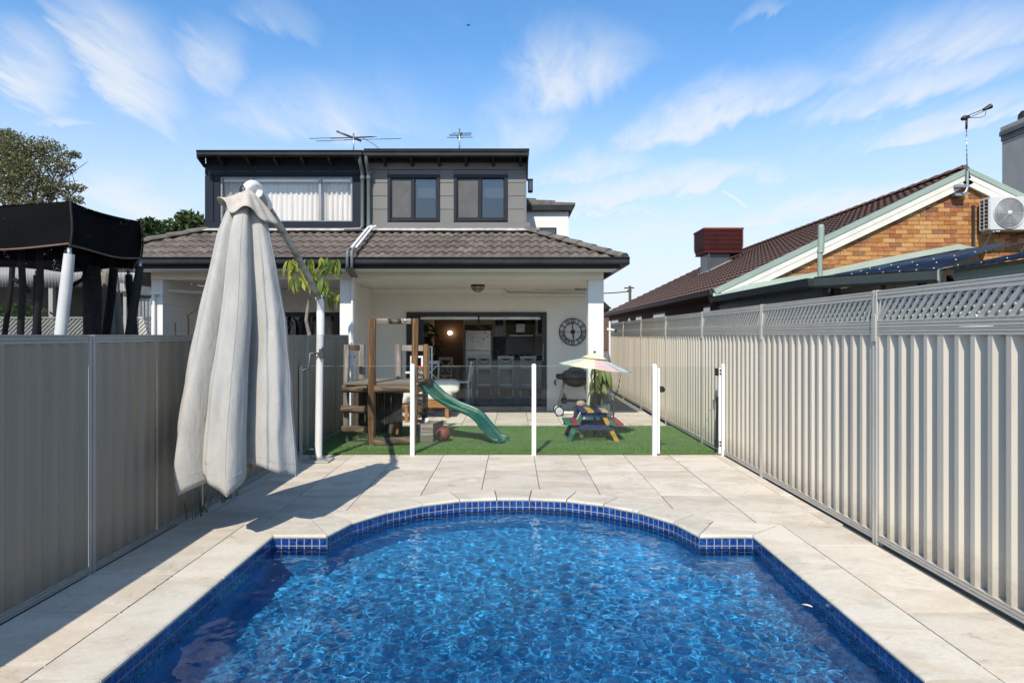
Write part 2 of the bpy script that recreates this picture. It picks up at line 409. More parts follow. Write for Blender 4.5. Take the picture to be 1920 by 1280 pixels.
# ------------------------------------------------------------------ ground, deck, pool
FX_L, FX_R = -2.864, 2.82                      # the two side fences
POOL_X, POOL_Y0, POOL_Y1 = 1.918, 0.9, 5.2     # straight part of the pool's edge
WATER_Z = -0.114
arc_r = [(1.49, 5.2), (1.376, 5.569), (1.14, 5.906), (.855, 6.15), (.52, 6.315), (.16, 6.375)]
INNER = arc_r + [(-x, y) for x, y in reversed(arc_r)]
out_r = [(1.73, 5.6), (1.62, 5.80), (1.395, 6.09), (1.04, 6.40), (.65, 6.655), (.195, 6.745)]
OUTER = out_r + [(-x, y) for x, y in reversed(out_r)]
HOLE_A = OUTER                                                     # counter-clockwise, convex
HOLE_B = [(-2.267, .5), (2.267, .5), (2.267, 5.50), (1.73, 5.6), (-1.73, 5.6), (-2.267, 5.50)]
g = MB()
for (x0, x1, y0, y1) in ((-400, 400, 8.6, 900), (-400, 400, -300, -2), (-400, -2.95, -2, 8.6), (2.95, 400, -2, 8.6)):
    g.add([(x0, y0, -.10), (x1, y0, -.10), (x1, y1, -.10), (x0, y1, -.10)], [(0, 1, 2, 3)])
tag(g.build("ground", M['soil']), kind="structure")

IN_A = [(x * .93, 5.2 + (y - 5.2) * .95 + .06) for x, y in INNER]; IN_B = [(-2.05, .8), (2.05, .8), (2.05, 5.3), (-2.05, 5.3)]
deck = MB()
for p in minus(minus([[(-2.95, -2), (2.82, -2), (2.82, 8.70), (-2.95, 8.70)]], IN_B), [(1.6, 5.2), (1.5, 5.6), (1.25, 5.97), (.93, 6.24), (.57, 6.43), (.17, 6.5), (-.17, 6.5), (-.57, 6.43), (-.93, 6.24), (-1.25, 5.97), (-1.5, 5.6), (-1.6, 5.2)]):
    deck.prism(p, -.12, -.014)
DECK = tag(deck.build("pool_deck", M['grout']), kind="structure"); LOC[DECK] = Vector()
GAP = .0042
def paver(x0, x1, y0, y1, parent, holes=(HOLE_A, HOLE_B), z=0.0, name="paver", m=None):
    polys = [[(x0 + GAP, y0 + GAP), (x1 - GAP, y0 + GAP), (x1 - GAP, y1 - GAP), (x0 + GAP, y1 - GAP)]]
    for h in holes: polys = minus(polys, h)
    polys = [p for p in polys if area(p) > 1e-4]
    if not polys: return
    b = MB(); jz = random.uniform(-.0012, .0012)
    for p in polys: b.prism(p, z - .03, z + jz)
    c = ((x0 + x1) / 2, (y0 + y1) / 2, z)
    b.build(name, m or M['paver'], parent, at=c, bevel=.0025 if len(polys) == 1 and len(polys[0]) == 4 else 0)
cols = [FX_L + .02, -2.725] + [-2.125 + .6 * k for k in range(9)] + [2.80]
rows = [5.5, 5.9, 6.5, 7.1, 7.7, 8.3, 8.685]
for j in range(len(rows) - 1):
    for i in range(len(cols) - 1):
        x1 = cols[i + 1]
        paver(cols[i], x1, rows[j], rows[j + 1], DECK)
ys = [5.55 - .6 * k for k in range(12)]
for k in range(8):
    paver(FX_L + .035, -2.267, ys[k + 1], ys[k] if k else 5.5, DECK)
    paver(2.267, 2.765, ys[k + 1], ys[k] if k else 5.5, DECK)
for x0 in [-2.84 + .56 * k for k in range(10)]:
    for y0 in (-1.9, -1.3, -.7, -.1): paver(x0, min(x0 + .56, 2.76), y0, y0 + .6, DECK, holes=())

POOL = thing("swimming_pool", "blue tiled swimming pool with a rounded far end and pale stone coping", "swimming pool", (0, 3.6, 0))
shell = MB()
poolpoly = [(-POOL_X - .02, POOL_Y0), (POOL_X + .02, POOL_Y0), (POOL_X + .02, 5.22), (1.505, 5.22)] + [(x * 1.012, y + .022) for x, y in INNER[1:-1]] + [(-1.505, 5.22), (-POOL_X - .02, 5.22)]
n = len(poolpoly); DEPTH = -0.72
shell.add([(x, y, -.022) for x, y in poolpoly] + [(x, y, DEPTH) for x, y in poolpoly], [(i, n + i, n + (i + 1) % n, (i + 1) % n) for i in range(n)])
# pool floor: a fine sheet that slopes up to the rounded end
def pool_interior():
    m, t, p, pos = bsdf("pool_interior_blue")
    n1 = t.noise(pos, 60, 4, .7); n2 = t.noise(pos, 1.3, 4, .6)
    c = t.mix(t.ramp(n1, .35, .65), (.014, .22, .47), (.042, .35, .66))
    c = t.mix(t.m('MULTIPLY', n2, .5), c, (.005, .15, .42))
    t.l.new(c, p.inputs["Base Color"]); p.inputs["Roughness"].default_value = .7; return m
M['pool'] = pool_interior()
sh = shell.build("pool_wall", M['pool'], POOL)
fl = MB().add([(x, y, DEPTH) for x, y in poolpoly], [tuple(range(n))]).build("pool_floor", M['pool'], POOL)
for o in (sh, fl): o.cycles.is_caustics_receiver = True

# waterline tiles: square glazed tiles in two courses above the water, one below
def tile_mat():
    m, t, p, pos = bsdf("cobalt_glazed_tile")
    oi = t.new("ShaderNodeObjectInfo"); v = t.new("ShaderNodeVectorMath", operation='ADD'); t.l.new(pos, v.inputs[0]); t.l.new(oi.outputs["Random"], v.inputs[1])
    n1 = t.noise(v.outputs[0], 34, 4, .65, .8)
    c = t.mix(t.ramp(n1, .36, .66), (.006, .018, .10), (.020, .11, .42))
    c = t.mix(oi.outputs["Random"], t.mix(.5, c, (.010, .028, .15)), c)
    t.l.new(c, p.inputs["Base Color"]); p.inputs["Roughness"].default_value = .12; p.inputs["Coat Weight"].default_value = .4; return m
M['tile'] = tile_mat(); M['tile_grout'] = mat("pale_tile_grout", (.36, .345, .315), .9)
T = .0597
tb = MB().box(-T / 2 + .0040, T / 2 - .0040, -.006, .002, -T / 2 + .0040, T / 2 - .0040); TILE = tb.mesh("tile", M['tile'])
walls = [((-POOL_X, POOL_Y0), (-POOL_X, 5.2)), ((POOL_X, 5.2), (POOL_X, POOL_Y0))]
walls += [((INNER[0]), (POOL_X, 5.2)), ((-POOL_X, 5.2), (INNER[-1]))] + [(INNER[i + 1], INNER[i]) for i in range(len(INNER) - 1)]
cand = []; grout = MB()
for (a, b) in walls:
    a, b = Vector((*a, 0)), Vector((*b, 0)); L = (b - a).length; d = (b - a) / L
    nrm = Vector((d.y, -d.x, 0))                                   # into the pool
    k = max(1, round(L / T)); ang = math.atan2(d.y, d.x)
    a2, b2 = a - nrm * .0062, b - nrm * .0062
    grout.add([(a2.x, a2.y, -.024), (b2.x, b2.y, -.024), (b2.x, b2.y, -.27), (a2.x, a2.y, -.27)], [(0, 1, 2, 3)])
    for i in range(k):
        for r in range(4):
            c = a + d * (L * (i + .5) / k) - nrm * .010
            z = -.056 - r * T
            # waterline rows show; rank by how large each shows
            seen = (c.y > 2.9) and r < 2
            cand.append((0 if seen else 1, c.y, r, (c.x, c.y, z), ang, L / k / T))
cand.sort(key=lambda q: (q[0], q[1] if abs(q[3][0]) > 1.85 else 0))
rest = MB()
for i, (s_, y_, r, c, ang, sx) in enumerate(cand):
    if i < 300 and s_ == 0:
        o = place(TILE, "tile", POOL, c, (0, 0, ang)); o.scale = (sx, 1, 1)
    else:
        mm = Matrix.Translation(c) @ Matrix.Rotation(ang, 4, 'Z') @ Matrix.Diagonal((sx, 1, 1, 1))
        rest.add([mm @ Vector(v) for v in tb.v], tb.f)
rest.build("tile", M['tile'], POOL, kind="stuff")
grout.build("tile_bed", M['tile_grout'], POOL)

# coping stones: each with a rounded nose over the water
def coping(inner, outer):
    """inner edge a-b, outer edge a'-b': bullnose along the inner edge"""
    a, b = Vector((*inner[0], 0)), Vector((*inner[1], 0)); a2, b2 = Vector((*outer[0], 0)), Vector((*outer[1], 0))
    d = (b - a).normalized(); d2 = (b2 - a2).normalized(); g_ = .0055
    a, b, a2, b2 = a + d * g_, b - d * g_, a2 + d2 * g_, b2 - d2 * g_
    prof = [(1.0, -.032), (.02, -.032), (.008, -.030), (.001, -.022), (0, -.015), (.002, -.008), (.012, -.001), (.03, .0015), (1.0, .0015)]
    mb = MB(); vs = []
    for (p, q) in ((a, a2), (b, b2)):
        L = (q - p).length; u = (q - p) / L
        for (t, z) in prof: vs.append(p + u * (t if t < 1 else L - .003) + Vector((0, 0, z)))
    k = len(prof)
    fs = [(i, i + 1, k + i + 1, k + i) for i in range(k - 1)] + [(k - 1, 0, k, 2 * k - 1), tuple(range(k)), tuple(range(2 * k - 1, k - 1, -1))]
    mb.add(vs, fs); c = (a + b + a2 + b2) / 4
    mb.build("coping_stone", M['coping'], POOL, at=c)
for i in range(len(INNER) - 1): coping((INNER[i], INNER[i + 1]), (OUTER[i], OUTER[i + 1]))
coping(((POOL_X, 5.2), INNER[0]), ((2.263, 5.495), OUTER[0])); coping((INNER[-1], (-POOL_X, 5.2)), (OUTER[-1], (-2.263, 5.495)))
for s_ in (1, -1):
    yy = [5.2, 4.31, 3.02, 1.73, .9]; oo = [5.495, 4.31, 3.02, 1.73, .555]
    for k in range(4): coping(((s_ * POOL_X, yy[k]), (s_ * POOL_X, yy[k + 1])), ((s_ * 2.263, oo[k]), (s_ * 2.263, oo[k + 1])))
for k in range(4):
    xs = [-1.918 + .959 * q for q in range(5)]; xo = [-2.263, -.959, 0, .959, 2.263]
    coping(((xs[k], .9), (xs[k + 1], .9)), ((xo[k], .555), (xo[k + 1], .555)))

# water: a rippled sheet
def water():
    nx, ny = 330, 470; x0, x1, y0, y1 = -1.93, 1.93, .89, 6.385
    N = 512; Ls = 6.0
    kx = np.fft.fftfreq(N, Ls / N) * 2 * np.pi; KX, KY = np.meshgrid(kx, kx); K = np.hypot(KX, KY); K[0, 0] = 1
    def field(lmin, lmax, p, seed):
        r = np.random.default_rng(seed)
        amp = K ** (-p) * np.exp(-(K * lmin / 6.28) ** 2) * (1 - np.exp(-(K * lmax / 6.28) ** 2))
        f = np.fft.ifft2(np.fft.fft2(r.standard_normal((N, N))) * amp).real
        gy, gx = np.gradient(f, Ls / N); return f / np.sqrt((gx ** 2 + gy ** 2).mean())      # unit rms slope
    fa, fb, fc = field(.075, .34, 1.3, 3), field(.036, .12, 1.0, 4), field(.3, 1.5, 2.0, 5)
    gx = np.linspace(x0, x1, nx + 1); gy = np.linspace(y0, y1, ny + 1)
    GX, GY = np.meshgrid(gx, gy)
    def samp(f):
        u = ((GX + 3) / Ls * N) % N; v = (GY / Ls * N) % N
        i = u.astype(int); j = v.astype(int); a = u - i; b = v - j; i2 = (i + 1) % N; j2 = (j + 1) % N
        return f[j, i] * (1 - a) * (1 - b) + f[j, i2] * a * (1 - b) + f[j2, i] * (1 - a) * b + f[j2, i2] * a * b
    near = np.clip((5.4 - GY) / 2.2, 0, 1)                        # choppier towards the middle of the pool, calm at the rounded end
    hgt = samp(fc) * .016 + samp(fa) * (.026 + .020 * near) + samp(fb) * (.014 + .034 * near)
    V = np.stack([GX, GY, WATER_Z + hgt], -1).reshape(-1, 3)
    idx = np.arange((nx + 1) * (ny + 1)).reshape(ny + 1, nx + 1)
    Q = np.stack([idx[:-1, :-1], idx[:-1, 1:], idx[1:, 1:], idx[1:, :-1]], -1).reshape(-1, 4)
    # keep only what lies inside the pool
    cx = V[Q].mean(1); px = np.array(poolpoly); ins = np.zeros(len(Q), bool); j = len(px) - 1
    for i in range(len(px)):
        c = (px[i, 1] > cx[:, 1]) != (px[j, 1] > cx[:, 1])
        with np.errstate(divide='ignore', invalid='ignore'):
            ins ^= c & (cx[:, 0] < (px[j, 0] - px[i, 0]) * (cx[:, 1] - px[i, 1]) / (px[j, 1] - px[i, 1]) + px[i, 0])
        j = i
    Q = Q[ins]
    me = bpy.data.meshes.new("pool_water"); me.from_pydata(V.tolist(), [], Q.tolist())
    me.polygons.foreach_set("use_smooth", [True] * len(Q))
    m = bpy.data.materials.new("water"); m.use_nodes = True; t = NT(m.node_tree); t.n.clear()
    gl = t.new("ShaderNodeBsdfGlass"); gl.inputs["IOR"].default_value = 1.333; gl.inputs["Roughness"].default_value = 0
    gl.inputs[0].default_value = (.90, .97, 1, 1)
    o = t.new("ShaderNodeOutputMaterial"); t.l.new(gl.outputs[0], o.inputs[0])
    me.materials.append(m); me.update()
    ob = bpy.data.objects.new("pool_water", me); COL.objects.link(ob); LOC[ob] = Vector()
    ob.cycles.is_caustics_caster = True
    return tag(ob, kind="structure")
water()
# ------------------------------------------------------------------ side fences
def sheet_profile(y0, y1, x, s, period=.144, depth=.044):
    """trapezoid ribs along y on the face x; s = which way the ribs stand"""
    pts = []; y = y0
    while y < y1 - 1e-6:
        for dy, dx in ((0, 0), (.037, 0), (.072, depth), (.109, depth)):
            if y + dy < y1: pts.append((x + s * dx, y + dy))
        y += period
    pts.append((x, y1)); return pts
def sheet(parent, name, y0, y1, z0, z1, x, s, m, depth=.044):
    pts = sheet_profile(y0, y1, x, s, depth=depth); b = MB(); n = len(pts)
    vs = [(p[0], p[1], z0) for p in pts] + [(p[0], p[1], z1) for p in pts]
    b.add(vs, [(i, i + 1, n + i + 1, n + i) for i in range(n - 1)])
    return b.build(name, m, parent, at=((x), (y0 + y1) / 2, (z0 + z1) / 2), solid=.0016)
def rail_profile(x, w, z0, z1, s):
    """a rolled channel with two fine grooves on the side facing the pool; s points to the pool"""
    h = z1 - z0
    f = [(x + s * w, z0), (x + s * w, z0 + .25 * h), (x + s * (w - .006), z0 + .28 * h), (x + s * (w - .006), z0 + .42 * h), (x + s * w, z0 + .45 * h),
         (x + s * w, z0 + .68 * h), (x + s * (w - .006), z0 + .71 * h), (x + s * (w - .006), z0 + .80 * h), (x + s * w, z0 + .83 * h), (x + s * w, z1)]
    return [(x - s * w, z0)] + f + [(x - s * w, z1)]
def post_mesh(x, y, z0, z1, s, w=.024):
    b = MB()
    b.box(x - w, x + w, y - .034, y - .004, z0, z1); b.box(x - w, x + w, y + .004, y + .034, z0, z1)
    b.box(x - w + .008, x + w - .008, y - .006, y + .006, z0, z1 - .004)
    return b

RF = thing("lattice_topped_fence", "long pale steel fence with a lattice strip on top, along the right of the pool", "fence", (FX_R, 8, 0))
posts_r = [2.73 + 2.3 * k for k in range(8)] ; lat_n = 0; far_lat = MB()
lat_b = MB(); lat_b.box(-.004, .004, -.016, .016, -.145, .145); 
lat_b.add([(-.004, -.011, -.145), (-.010, -.005, -.145), (-.010, .005, -.145), (-.004, .011, -.145), (-.004, -.011, .145), (-.010, -.005, .145), (-.010, .005, .145), (-.004, .011, .145)],
          [(0, 1, 5, 4), (1, 2, 6, 5), (2, 3, 7, 6)])
LAT = lat_b.mesh("lattice_slat", M['pvc'], fix=False)
for k, py in enumerate([.43] + posts_r):
    post_mesh(FX_R, py, -.05, 1.945, -1).build("post", M['rail'], RF, at=(FX_R, py, 1), bevel=.003)
    b = MB().box(FX_R - .032, FX_R - .025, py - .03, py + .03, 1.55, 1.76)
    b.build("bracket", M['rail'], RF, at=(FX_R - .03, py, 1.65), bevel=.003)
ends = [-1.87, .43] + posts_r
for k in range(len(ends) - 1):
    y0, y1 = ends[k] + .036, ends[k + 1] - .036
    if y1 < -1: continue
    L = (y1 - y0) / 3
    for q in range(3): sheet(RF, "infill_sheet", y0 + q * L, y0 + (q + 1) * L + .002, .04, 1.61, FX_R - .018, 1, M['sheet'])
    for nm, z0, z1 in (("bottom_rail", .02, .075), ("middle_rail", 1.602, 1.652), ("lattice_rail", 1.656, 1.712), ("top_rail", 1.875, 1.94)):
        MB().prism_axis(rail_profile(FX_R, .021, z0, z1, -1), y0, y1, 'y').build(nm, M['rail'], RF, at=(FX_R, (y0 + y1) / 2, z0))
    step = .0815; yy = y0 - .08
    while yy < y1 + .08:
        for s_, dx in ((1, -.009), (-1, .006)):
            c = Vector((FX_R + dx, yy, 1.793)); rot = Euler((s_ * math.radians(45), 0, 0))
            if y0 + .09 < yy < y1 - .09 and k in (2, 3, 4, 5):
                place(LAT, "lattice_slat", RF, c, rot); lat_n += 1
            else:
                mm = Matrix.Translation(c) @ rot.to_matrix().to_4x4()
                lo = (y0 - yy) if s_ else 0
                tt = [mm @ Vector(v) for v in lat_b.v]
                tt = [Vector((v.x, min(max(v.y, y0 - .02), y1 + .02), v.z)) for v in tt]
                far_lat.add(tt, lat_b.f)
        yy += step
scr = MB()
for py in posts_r:
    for zz_ in (1.90, 1.63, 1.69, .30, .9):
        for dy in (-.019, .019): scr.lathe([(0, -.0265), (.005, -.0262), (.006, -.024)], (FX_R, py + dy, zz_ + .01 * (dy > 0)), 6, axis='x')
scr.build("screw", M['steel'], RF, kind="stuff", fix=False)
far_lat.build("lattice_slat", M['pvc'], RF, kind="stuff", fix=False)
pl = MB().box(FX_R - .055, FX_R + .06, -2, 20.5, -.12, -.055); tag(pl.build("fence_plinth", M['concrete_dark']), kind="structure")

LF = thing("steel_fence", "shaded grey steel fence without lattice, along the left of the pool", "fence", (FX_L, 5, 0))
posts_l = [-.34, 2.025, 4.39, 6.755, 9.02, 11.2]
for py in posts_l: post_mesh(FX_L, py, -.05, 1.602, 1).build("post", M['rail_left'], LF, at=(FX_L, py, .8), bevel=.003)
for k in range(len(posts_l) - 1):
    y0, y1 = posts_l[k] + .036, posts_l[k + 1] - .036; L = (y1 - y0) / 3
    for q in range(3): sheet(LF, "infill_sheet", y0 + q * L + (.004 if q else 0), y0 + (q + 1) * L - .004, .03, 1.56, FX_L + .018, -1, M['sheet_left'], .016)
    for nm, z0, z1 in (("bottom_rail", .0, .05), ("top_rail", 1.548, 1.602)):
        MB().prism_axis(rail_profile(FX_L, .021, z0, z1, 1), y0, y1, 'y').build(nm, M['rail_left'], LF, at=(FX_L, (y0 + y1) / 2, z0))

# ------------------------------------------------------------------ lawn, porch paving, side path
def turf():
    m, t, p, pos = bsdf("artificial_turf")
    n1 = t.noise(pos, 3.0, 4, .6); n2 = t.noise(pos, 220, 2, .6)
    c = t.mix(t.ramp(n1, .35, .65), (.105, .205, .055), (.15, .26, .085)); c = t.mix(t.ramp(n2, .35, .7), c, (.035, .09, .02))
    t.l.new(c, p.inputs["Base Color"]); p.inputs["Roughness"].default_value = .8
    b = t.new("ShaderNodeBump"); b.inputs["Strength"].default_value = .8; b.inputs["Distance"].default_value = .01
    t.l.new(n2, b.inputs["Height"]); t.l.new(b.outputs[0], p.inputs["Normal"]); return m
M['turf'] = turf()
TY0, TY1 = 8.70, 11.38
LAWN = tag(MB().box(-2.84, 2.77, TY0, TY1, -.09, .012).build("lawn", M['turf'], bevel=.004), kind="structure")
MB().box(-2.84, 2.77, TY0 - .012, TY0 - .001, -.03, .010).build("turf_edging", mat("turf_backing", (.12, .11, .06), .9), LAWN)
def grass():
    n = 62000
    x = rng.uniform(-2.84, 2.77, n); y = TY0 + (TY1 - TY0) * rng.random(n) ** 1.35
    edge = rng.random(n) < .10; y[edge] = TY0 + rng.uniform(-.006, .03, edge.sum())
    h = rng.uniform(.012, .028, n); a = rng.uniform(0, 6.28, n); w = .0032
    dx, dy = np.cos(a) * w, np.sin(a) * w; lx, ly = rng.normal(0, .009, n), rng.normal(-.002, .009, n)
    z0 = np.full(n, .008)
    V = np.stack([np.stack([x - dx, y - dy, z0], -1), np.stack([x + dx, y + dy, z0], -1), np.stack([x + lx, y + ly, z0 + h], -1)], 1).reshape(-1, 3)
    me = bpy.data.meshes.new("grass"); me.from_pydata(V.tolist(), [], np.arange(3 * n).reshape(-1, 3).tolist())
    me.materials.append(leafy("turf_blades", (.15, .285, .07), (.25, .40, .12), .3))
    o = bpy.data.objects.new("grass", me); COL.objects.link(o); tag(o, kind="stuff")
grass()
PORCH = tag(MB().box(-6.3, 2.78, 11.39, 14.0, -.12, -.014).build("porch_paving", M['grout']), kind="structure"); LOC[PORCH] = Vector()
pys = [11.385, 11.9, 12.5, 13.1, 13.66]
for j in range(4):
    for i in range(len(cols) - 1):
        if i == len(cols) - 2: continue
        paver(cols[i], cols[i + 1] if i < len(cols) - 3 else 2.74, pys[j], pys[j + 1], PORCH, holes=())
tag(MB().box(1.62, 2.76, 13.67, 24, -.12, -.004).build("side_path", M['concrete_dark']), kind="structure")

# ------------------------------------------------------------------ the two-storey house
YP, YB, YE, YW = 11.4, 13.7, 10.9, 12.56
HS = thing("house", "white two-storey house with dark upper storey, brown tiled roof and open back porch", "house", (-2.4, 14, 0))
HX0, HX1 = -6.36, 1.59; DX0, DX1 = X(762, YB), X(1025, YB); DZ1 = Z(585, YB)
# porch walls
b = MB(); b.box(-2.98, DX0, YB, YB + .2, 0, 2.57); b.box(DX1, HX1, YB, YB + .2, 0, 2.57); b.box(DX0, DX1, YB, YB + .2, DZ1, 2.57)
b.box(DX0, DX1, YB + .004, YB + .2, -.1, .095)
b.build("porch_wall", M['plaster_grey'], HS)
MB().box(HX0 + .2, -3.75 - 1.3, YB, YB + .2, 0, 2.57).box(-3.66, -3.1, YB, YB + .2, 0, 2.57).box(-5.05, -3.66, YB, YB + .2, Z(585, YB), 2.57).build("neighbour_porch_wall", M['plaster_grey'], HS)
MB().box(-3.08, -2.98, YP + .25, YB + .2, 0, 2.57).build("dividing_wall", M['plaster'], HS)
MB().box(X(637, YP), X(661, YP), YP, YP + .27, -.1, 2.57).build("pillar", M['plaster'], HS, bevel=.006)
MB().box(X(1103, YP), X(1132, YP), YP, YP + .27, -.1, 2.57).build("pillar", M['plaster'], HS, bevel=.006)
MB().box(HX0, HX0 + .2, YP + .02, YB + .2, -.1, 2.57).build("end_wall", M['plaster'], HS)
MB().box(HX0, HX1, YP + .01, YP + .26, 2.573, 2.83).build("porch_beam", M['plaster_grey'], HS)
MB().box(HX0 + .2, HX1 - .01, YP + .26, YB + .2, 2.575, 2.62).build("porch_ceiling", M['ceiling'], HS)
MB().prism_axis([(YB, 2.574), (YB, 2.49), (YB - .015, 2.49), (YB - .075, 2.55), (YB - .075, 2.574)], -2.975, HX1 - .3, 'x').build("cornice", M['ceiling'], HS)
# side walls and everything behind
b = MB(); b.box(HX1 - .2, HX1, YB + .2, 14.6, -.1, 2.83).box(HX1 - .2, HX1, 17.8, 22, -.1, 2.83).box(HX1 - .2, HX1, 14.6, 17.8, -.1, 1.08).box(HX1 - .2, HX1, 14.6, 17.8, 2.35, 2.83); b.box(HX0, HX0 + .2, YB + .2, 22, -.1, 2.83); b.box(HX0, HX1, 22, 22.2, -.1, 2.83)  # right wall leaves a hole for the added kitchen window
b.build("outer_wall", M['plaster'], HS)
# eave: soffit, fascia, gutter
EX0, EX1 = -7.6, 1.84; ZE = 2.86
MB().box(EX0 + .1, EX1 - .1, YE + .03, YP + .01, 2.70, 2.712).build("soffit", M['ceiling'], HS)
MB().box(EX0 + .04, EX1 - .05, YE + .02, YE + .045, 2.715, 2.84).box(EX1 - .06, EX1 - .035, YE + .045, 20, 2.715, 2.84).build("fascia", M['fascia'], HS)
gp = [(YE + .018, 2.775), (YE - .085, 2.775), (YE - .10, 2.80), (YE - .10, 2.86), (YE - .115, 2.885), (YE - .125, 2.885), (YE - .125, 2.895), (YE - .09, 2.895), (YE - .085, 2.82), (YE + .018, 2.82)]
MB().prism_axis(gp, EX0, EX1 + .10, 'x').build("gutter", M['gutter'], HS)
MB().box(EX1 - .03, EX1 + .10, YE + .02, 20, 2.775, 2.885).build("gutter", M['gutter'], HS)
MB().prism_axis([(YP + .24, 2.70), (YE + .05, 2.70), (YE + .05, 2.83)], EX1 - .07, EX1 - .05, 'x').build("eave_end", M['plaster'], HS)
# lower roof: bed, tiles clipped along the hips, hip caps
ZT = 3.565; SL = (ZT - ZE) / (YW - YE); HXR, HXL = X(990, YW), X(385, YW)
def roof_z(y): return ZE + (y - YE) * SL
b = MB(); b.add([(EX0, YE - .04, roof_z(YE - .04)), (EX1, YE - .04, roof_z(YE - .04)), (HXR, YW + .3, roof_z(YW + .3)), (HXL, YW + .3, roof_z(YW + .3))], [(0, 1, 2, 3)])
b.add([(EX1, YE - .04, roof_z(YE - .04)), (EX1, 20, ZE), (HXR, 20, roof_z(YW + .3)), (HXR, YW + .3, roof_z(YW + .3))], [(0, 1, 2, 3)])
b.add([(EX0, YE - .04, roof_z(YE - .04)), (HXL, YW + .3, roof_z(YW + .3)), (HXL, 20, roof_z(YW + .3)), (EX0, 20, ZE)], [(0, 1, 2, 3)])
b.build("roof_bed", M['roof_bed'], HS)
TWD, TLN, rows_n = .3315, .40, 5
gauge = math.hypot(YW - YE + .04, ZT - ZE) / rows_n; sa = math.atan(SL)
def tile_verts(tw):
    """double-roll tile in its own plane: x across, y up the slope, z off the roof"""
    nu = 16; top = []; 
    def w(u): 
        p = (u * 2) % 1.0; return .030 * (math.sin(math.pi * min(p / .72, 1)) ** .9 if p < .72 else -.18 * math.sin(math.pi * (p - .72) / .28))
    vs = []; 
    for (yy, lift) in ((0, .038), (TLN, .014)):
        vs += [(tw * (i / nu - .5), yy, w(i / nu) + lift) for i in range(nu + 1)]
    vs += [(tw * (i / nu - .5), 0.004, w(i / nu) + .010) for i in range(nu + 1)]
    k = nu + 1
    fs = [(i, i + 1, k + i + 1, k + i) for i in range(nu)] + [(2 * k + i, 2 * k + i + 1, i + 1, i) for i in range(nu)]
    return vs, fs
tv, tf = tile_verts(TWD + .002)
tb_ = MB().add(tv, tf, True); RT = tb_.mesh("roof_tile", M['roof_tile'], fix=False)
es = RT; RT.polygons.foreach_set("use_smooth", [i < 16 for i in range(len(RT.polygons))])
R_t = Matrix.Rotation(sa, 4, 'X'); nt = 0
for r in range(rows_n):
    y = YE - .05 + r * gauge * math.cos(sa); z = roof_z(y)
    off = (r % 2) * TWD / 2
    xx = EX0 - TWD + off
    while xx < EX1 + TWD:
        t0 = (y - YE) / (YW - YE); t1 = min(1.05, (y + gauge - YE) / (YW - YE))
        lim = lambda t: (EX0 + (HXL - EX0) * t, EX1 + (HXR - EX1) * t)
        (la, ra), (lb, rb) = lim(t0), lim(t1)
        if xx - TWD / 2 > lb + .02 and xx + TWD / 2 < rb - .02:
            o = place(RT, "roof_tile", HS, (xx, y, z), (sa + random.uniform(-.006, .006), random.uniform(-.004, .004), random.uniform(-.008, .008))); nt += 1
        elif xx + TWD / 2 > la and xx - TWD / 2 < ra:
            bm = bmesh.new(); me = RT.copy(); bm.from_mesh(me); bm.transform(Matrix.Translation((xx, y, z)) @ R_t)
            for (hx, hz, sg) in ((EX0, HXL, 1), (EX1, HXR, -1)):
                d = Vector((hz - hx, YW - YE, 0)); nn = Vector((d.y, -d.x, 0)).normalized()
                bmesh.ops.bisect_plane(bm, geom=bm.verts[:] + bm.edges[:] + bm.faces[:], plane_co=(hx, YE, 0), plane_no=nn * (sg), clear_inner=True)
            if len(bm.faces):
                bmesh.ops.translate(bm, verts=bm.verts, vec=(-xx, -y, -z)); bm.to_mesh(me); place(me, "roof_tile", HS, (xx, y, z)); nt += 1
            bm.free()
        xx += TWD
def caps(parent, p, q, n, r=.105, name="ridge_tile", m=None):
    p, q = Vector(p), Vector(q); d = (q - p) / n; u = d.normalized(); sx = u.cross(Vector((0, 0, 1))).normalized(); up = sx.cross(u)
    for i in range(n):
        a, e = p + d * i, p + d * (i + 1.12); b = MB(); k = 8
        vs = []
        for (c, rr, lift) in ((a, r * 1.06, .015), (e, r * .94, 0)):
            vs += [c + sx * rr * math.cos(math.pi * j / k) + up * (rr * .72 * math.sin(math.pi * j / k) + lift) for j in range(k + 1)]
        vs += [a, e]
        b.add(vs, [(j, j + 1, k + 2 + j, k + 1 + j) for j in range(k)] + [tuple(range(k + 1))])
        b.build(name, m or M['mortar_cap'], parent, at=a)
caps(HS, (EX1 + .02, YE - .05, roof_z(YE) + .02), (HXR, YW, ZT + .05), 7, name="hip_tile")
for (hx, hz) in ((EX1 + .02, HXR), (EX0, HXL)):
    MB().tube([(hx, YE - .03, roof_z(YE) - .03), (hz, YW, ZT + .0)], .075, 8).build("hip_mortar", M['roof_bed'], HS)
caps(HS, (EX0, YE - .05, roof_z(YE) + .02), (HXL, YW, ZT + .05), 7, name="hip_tile")
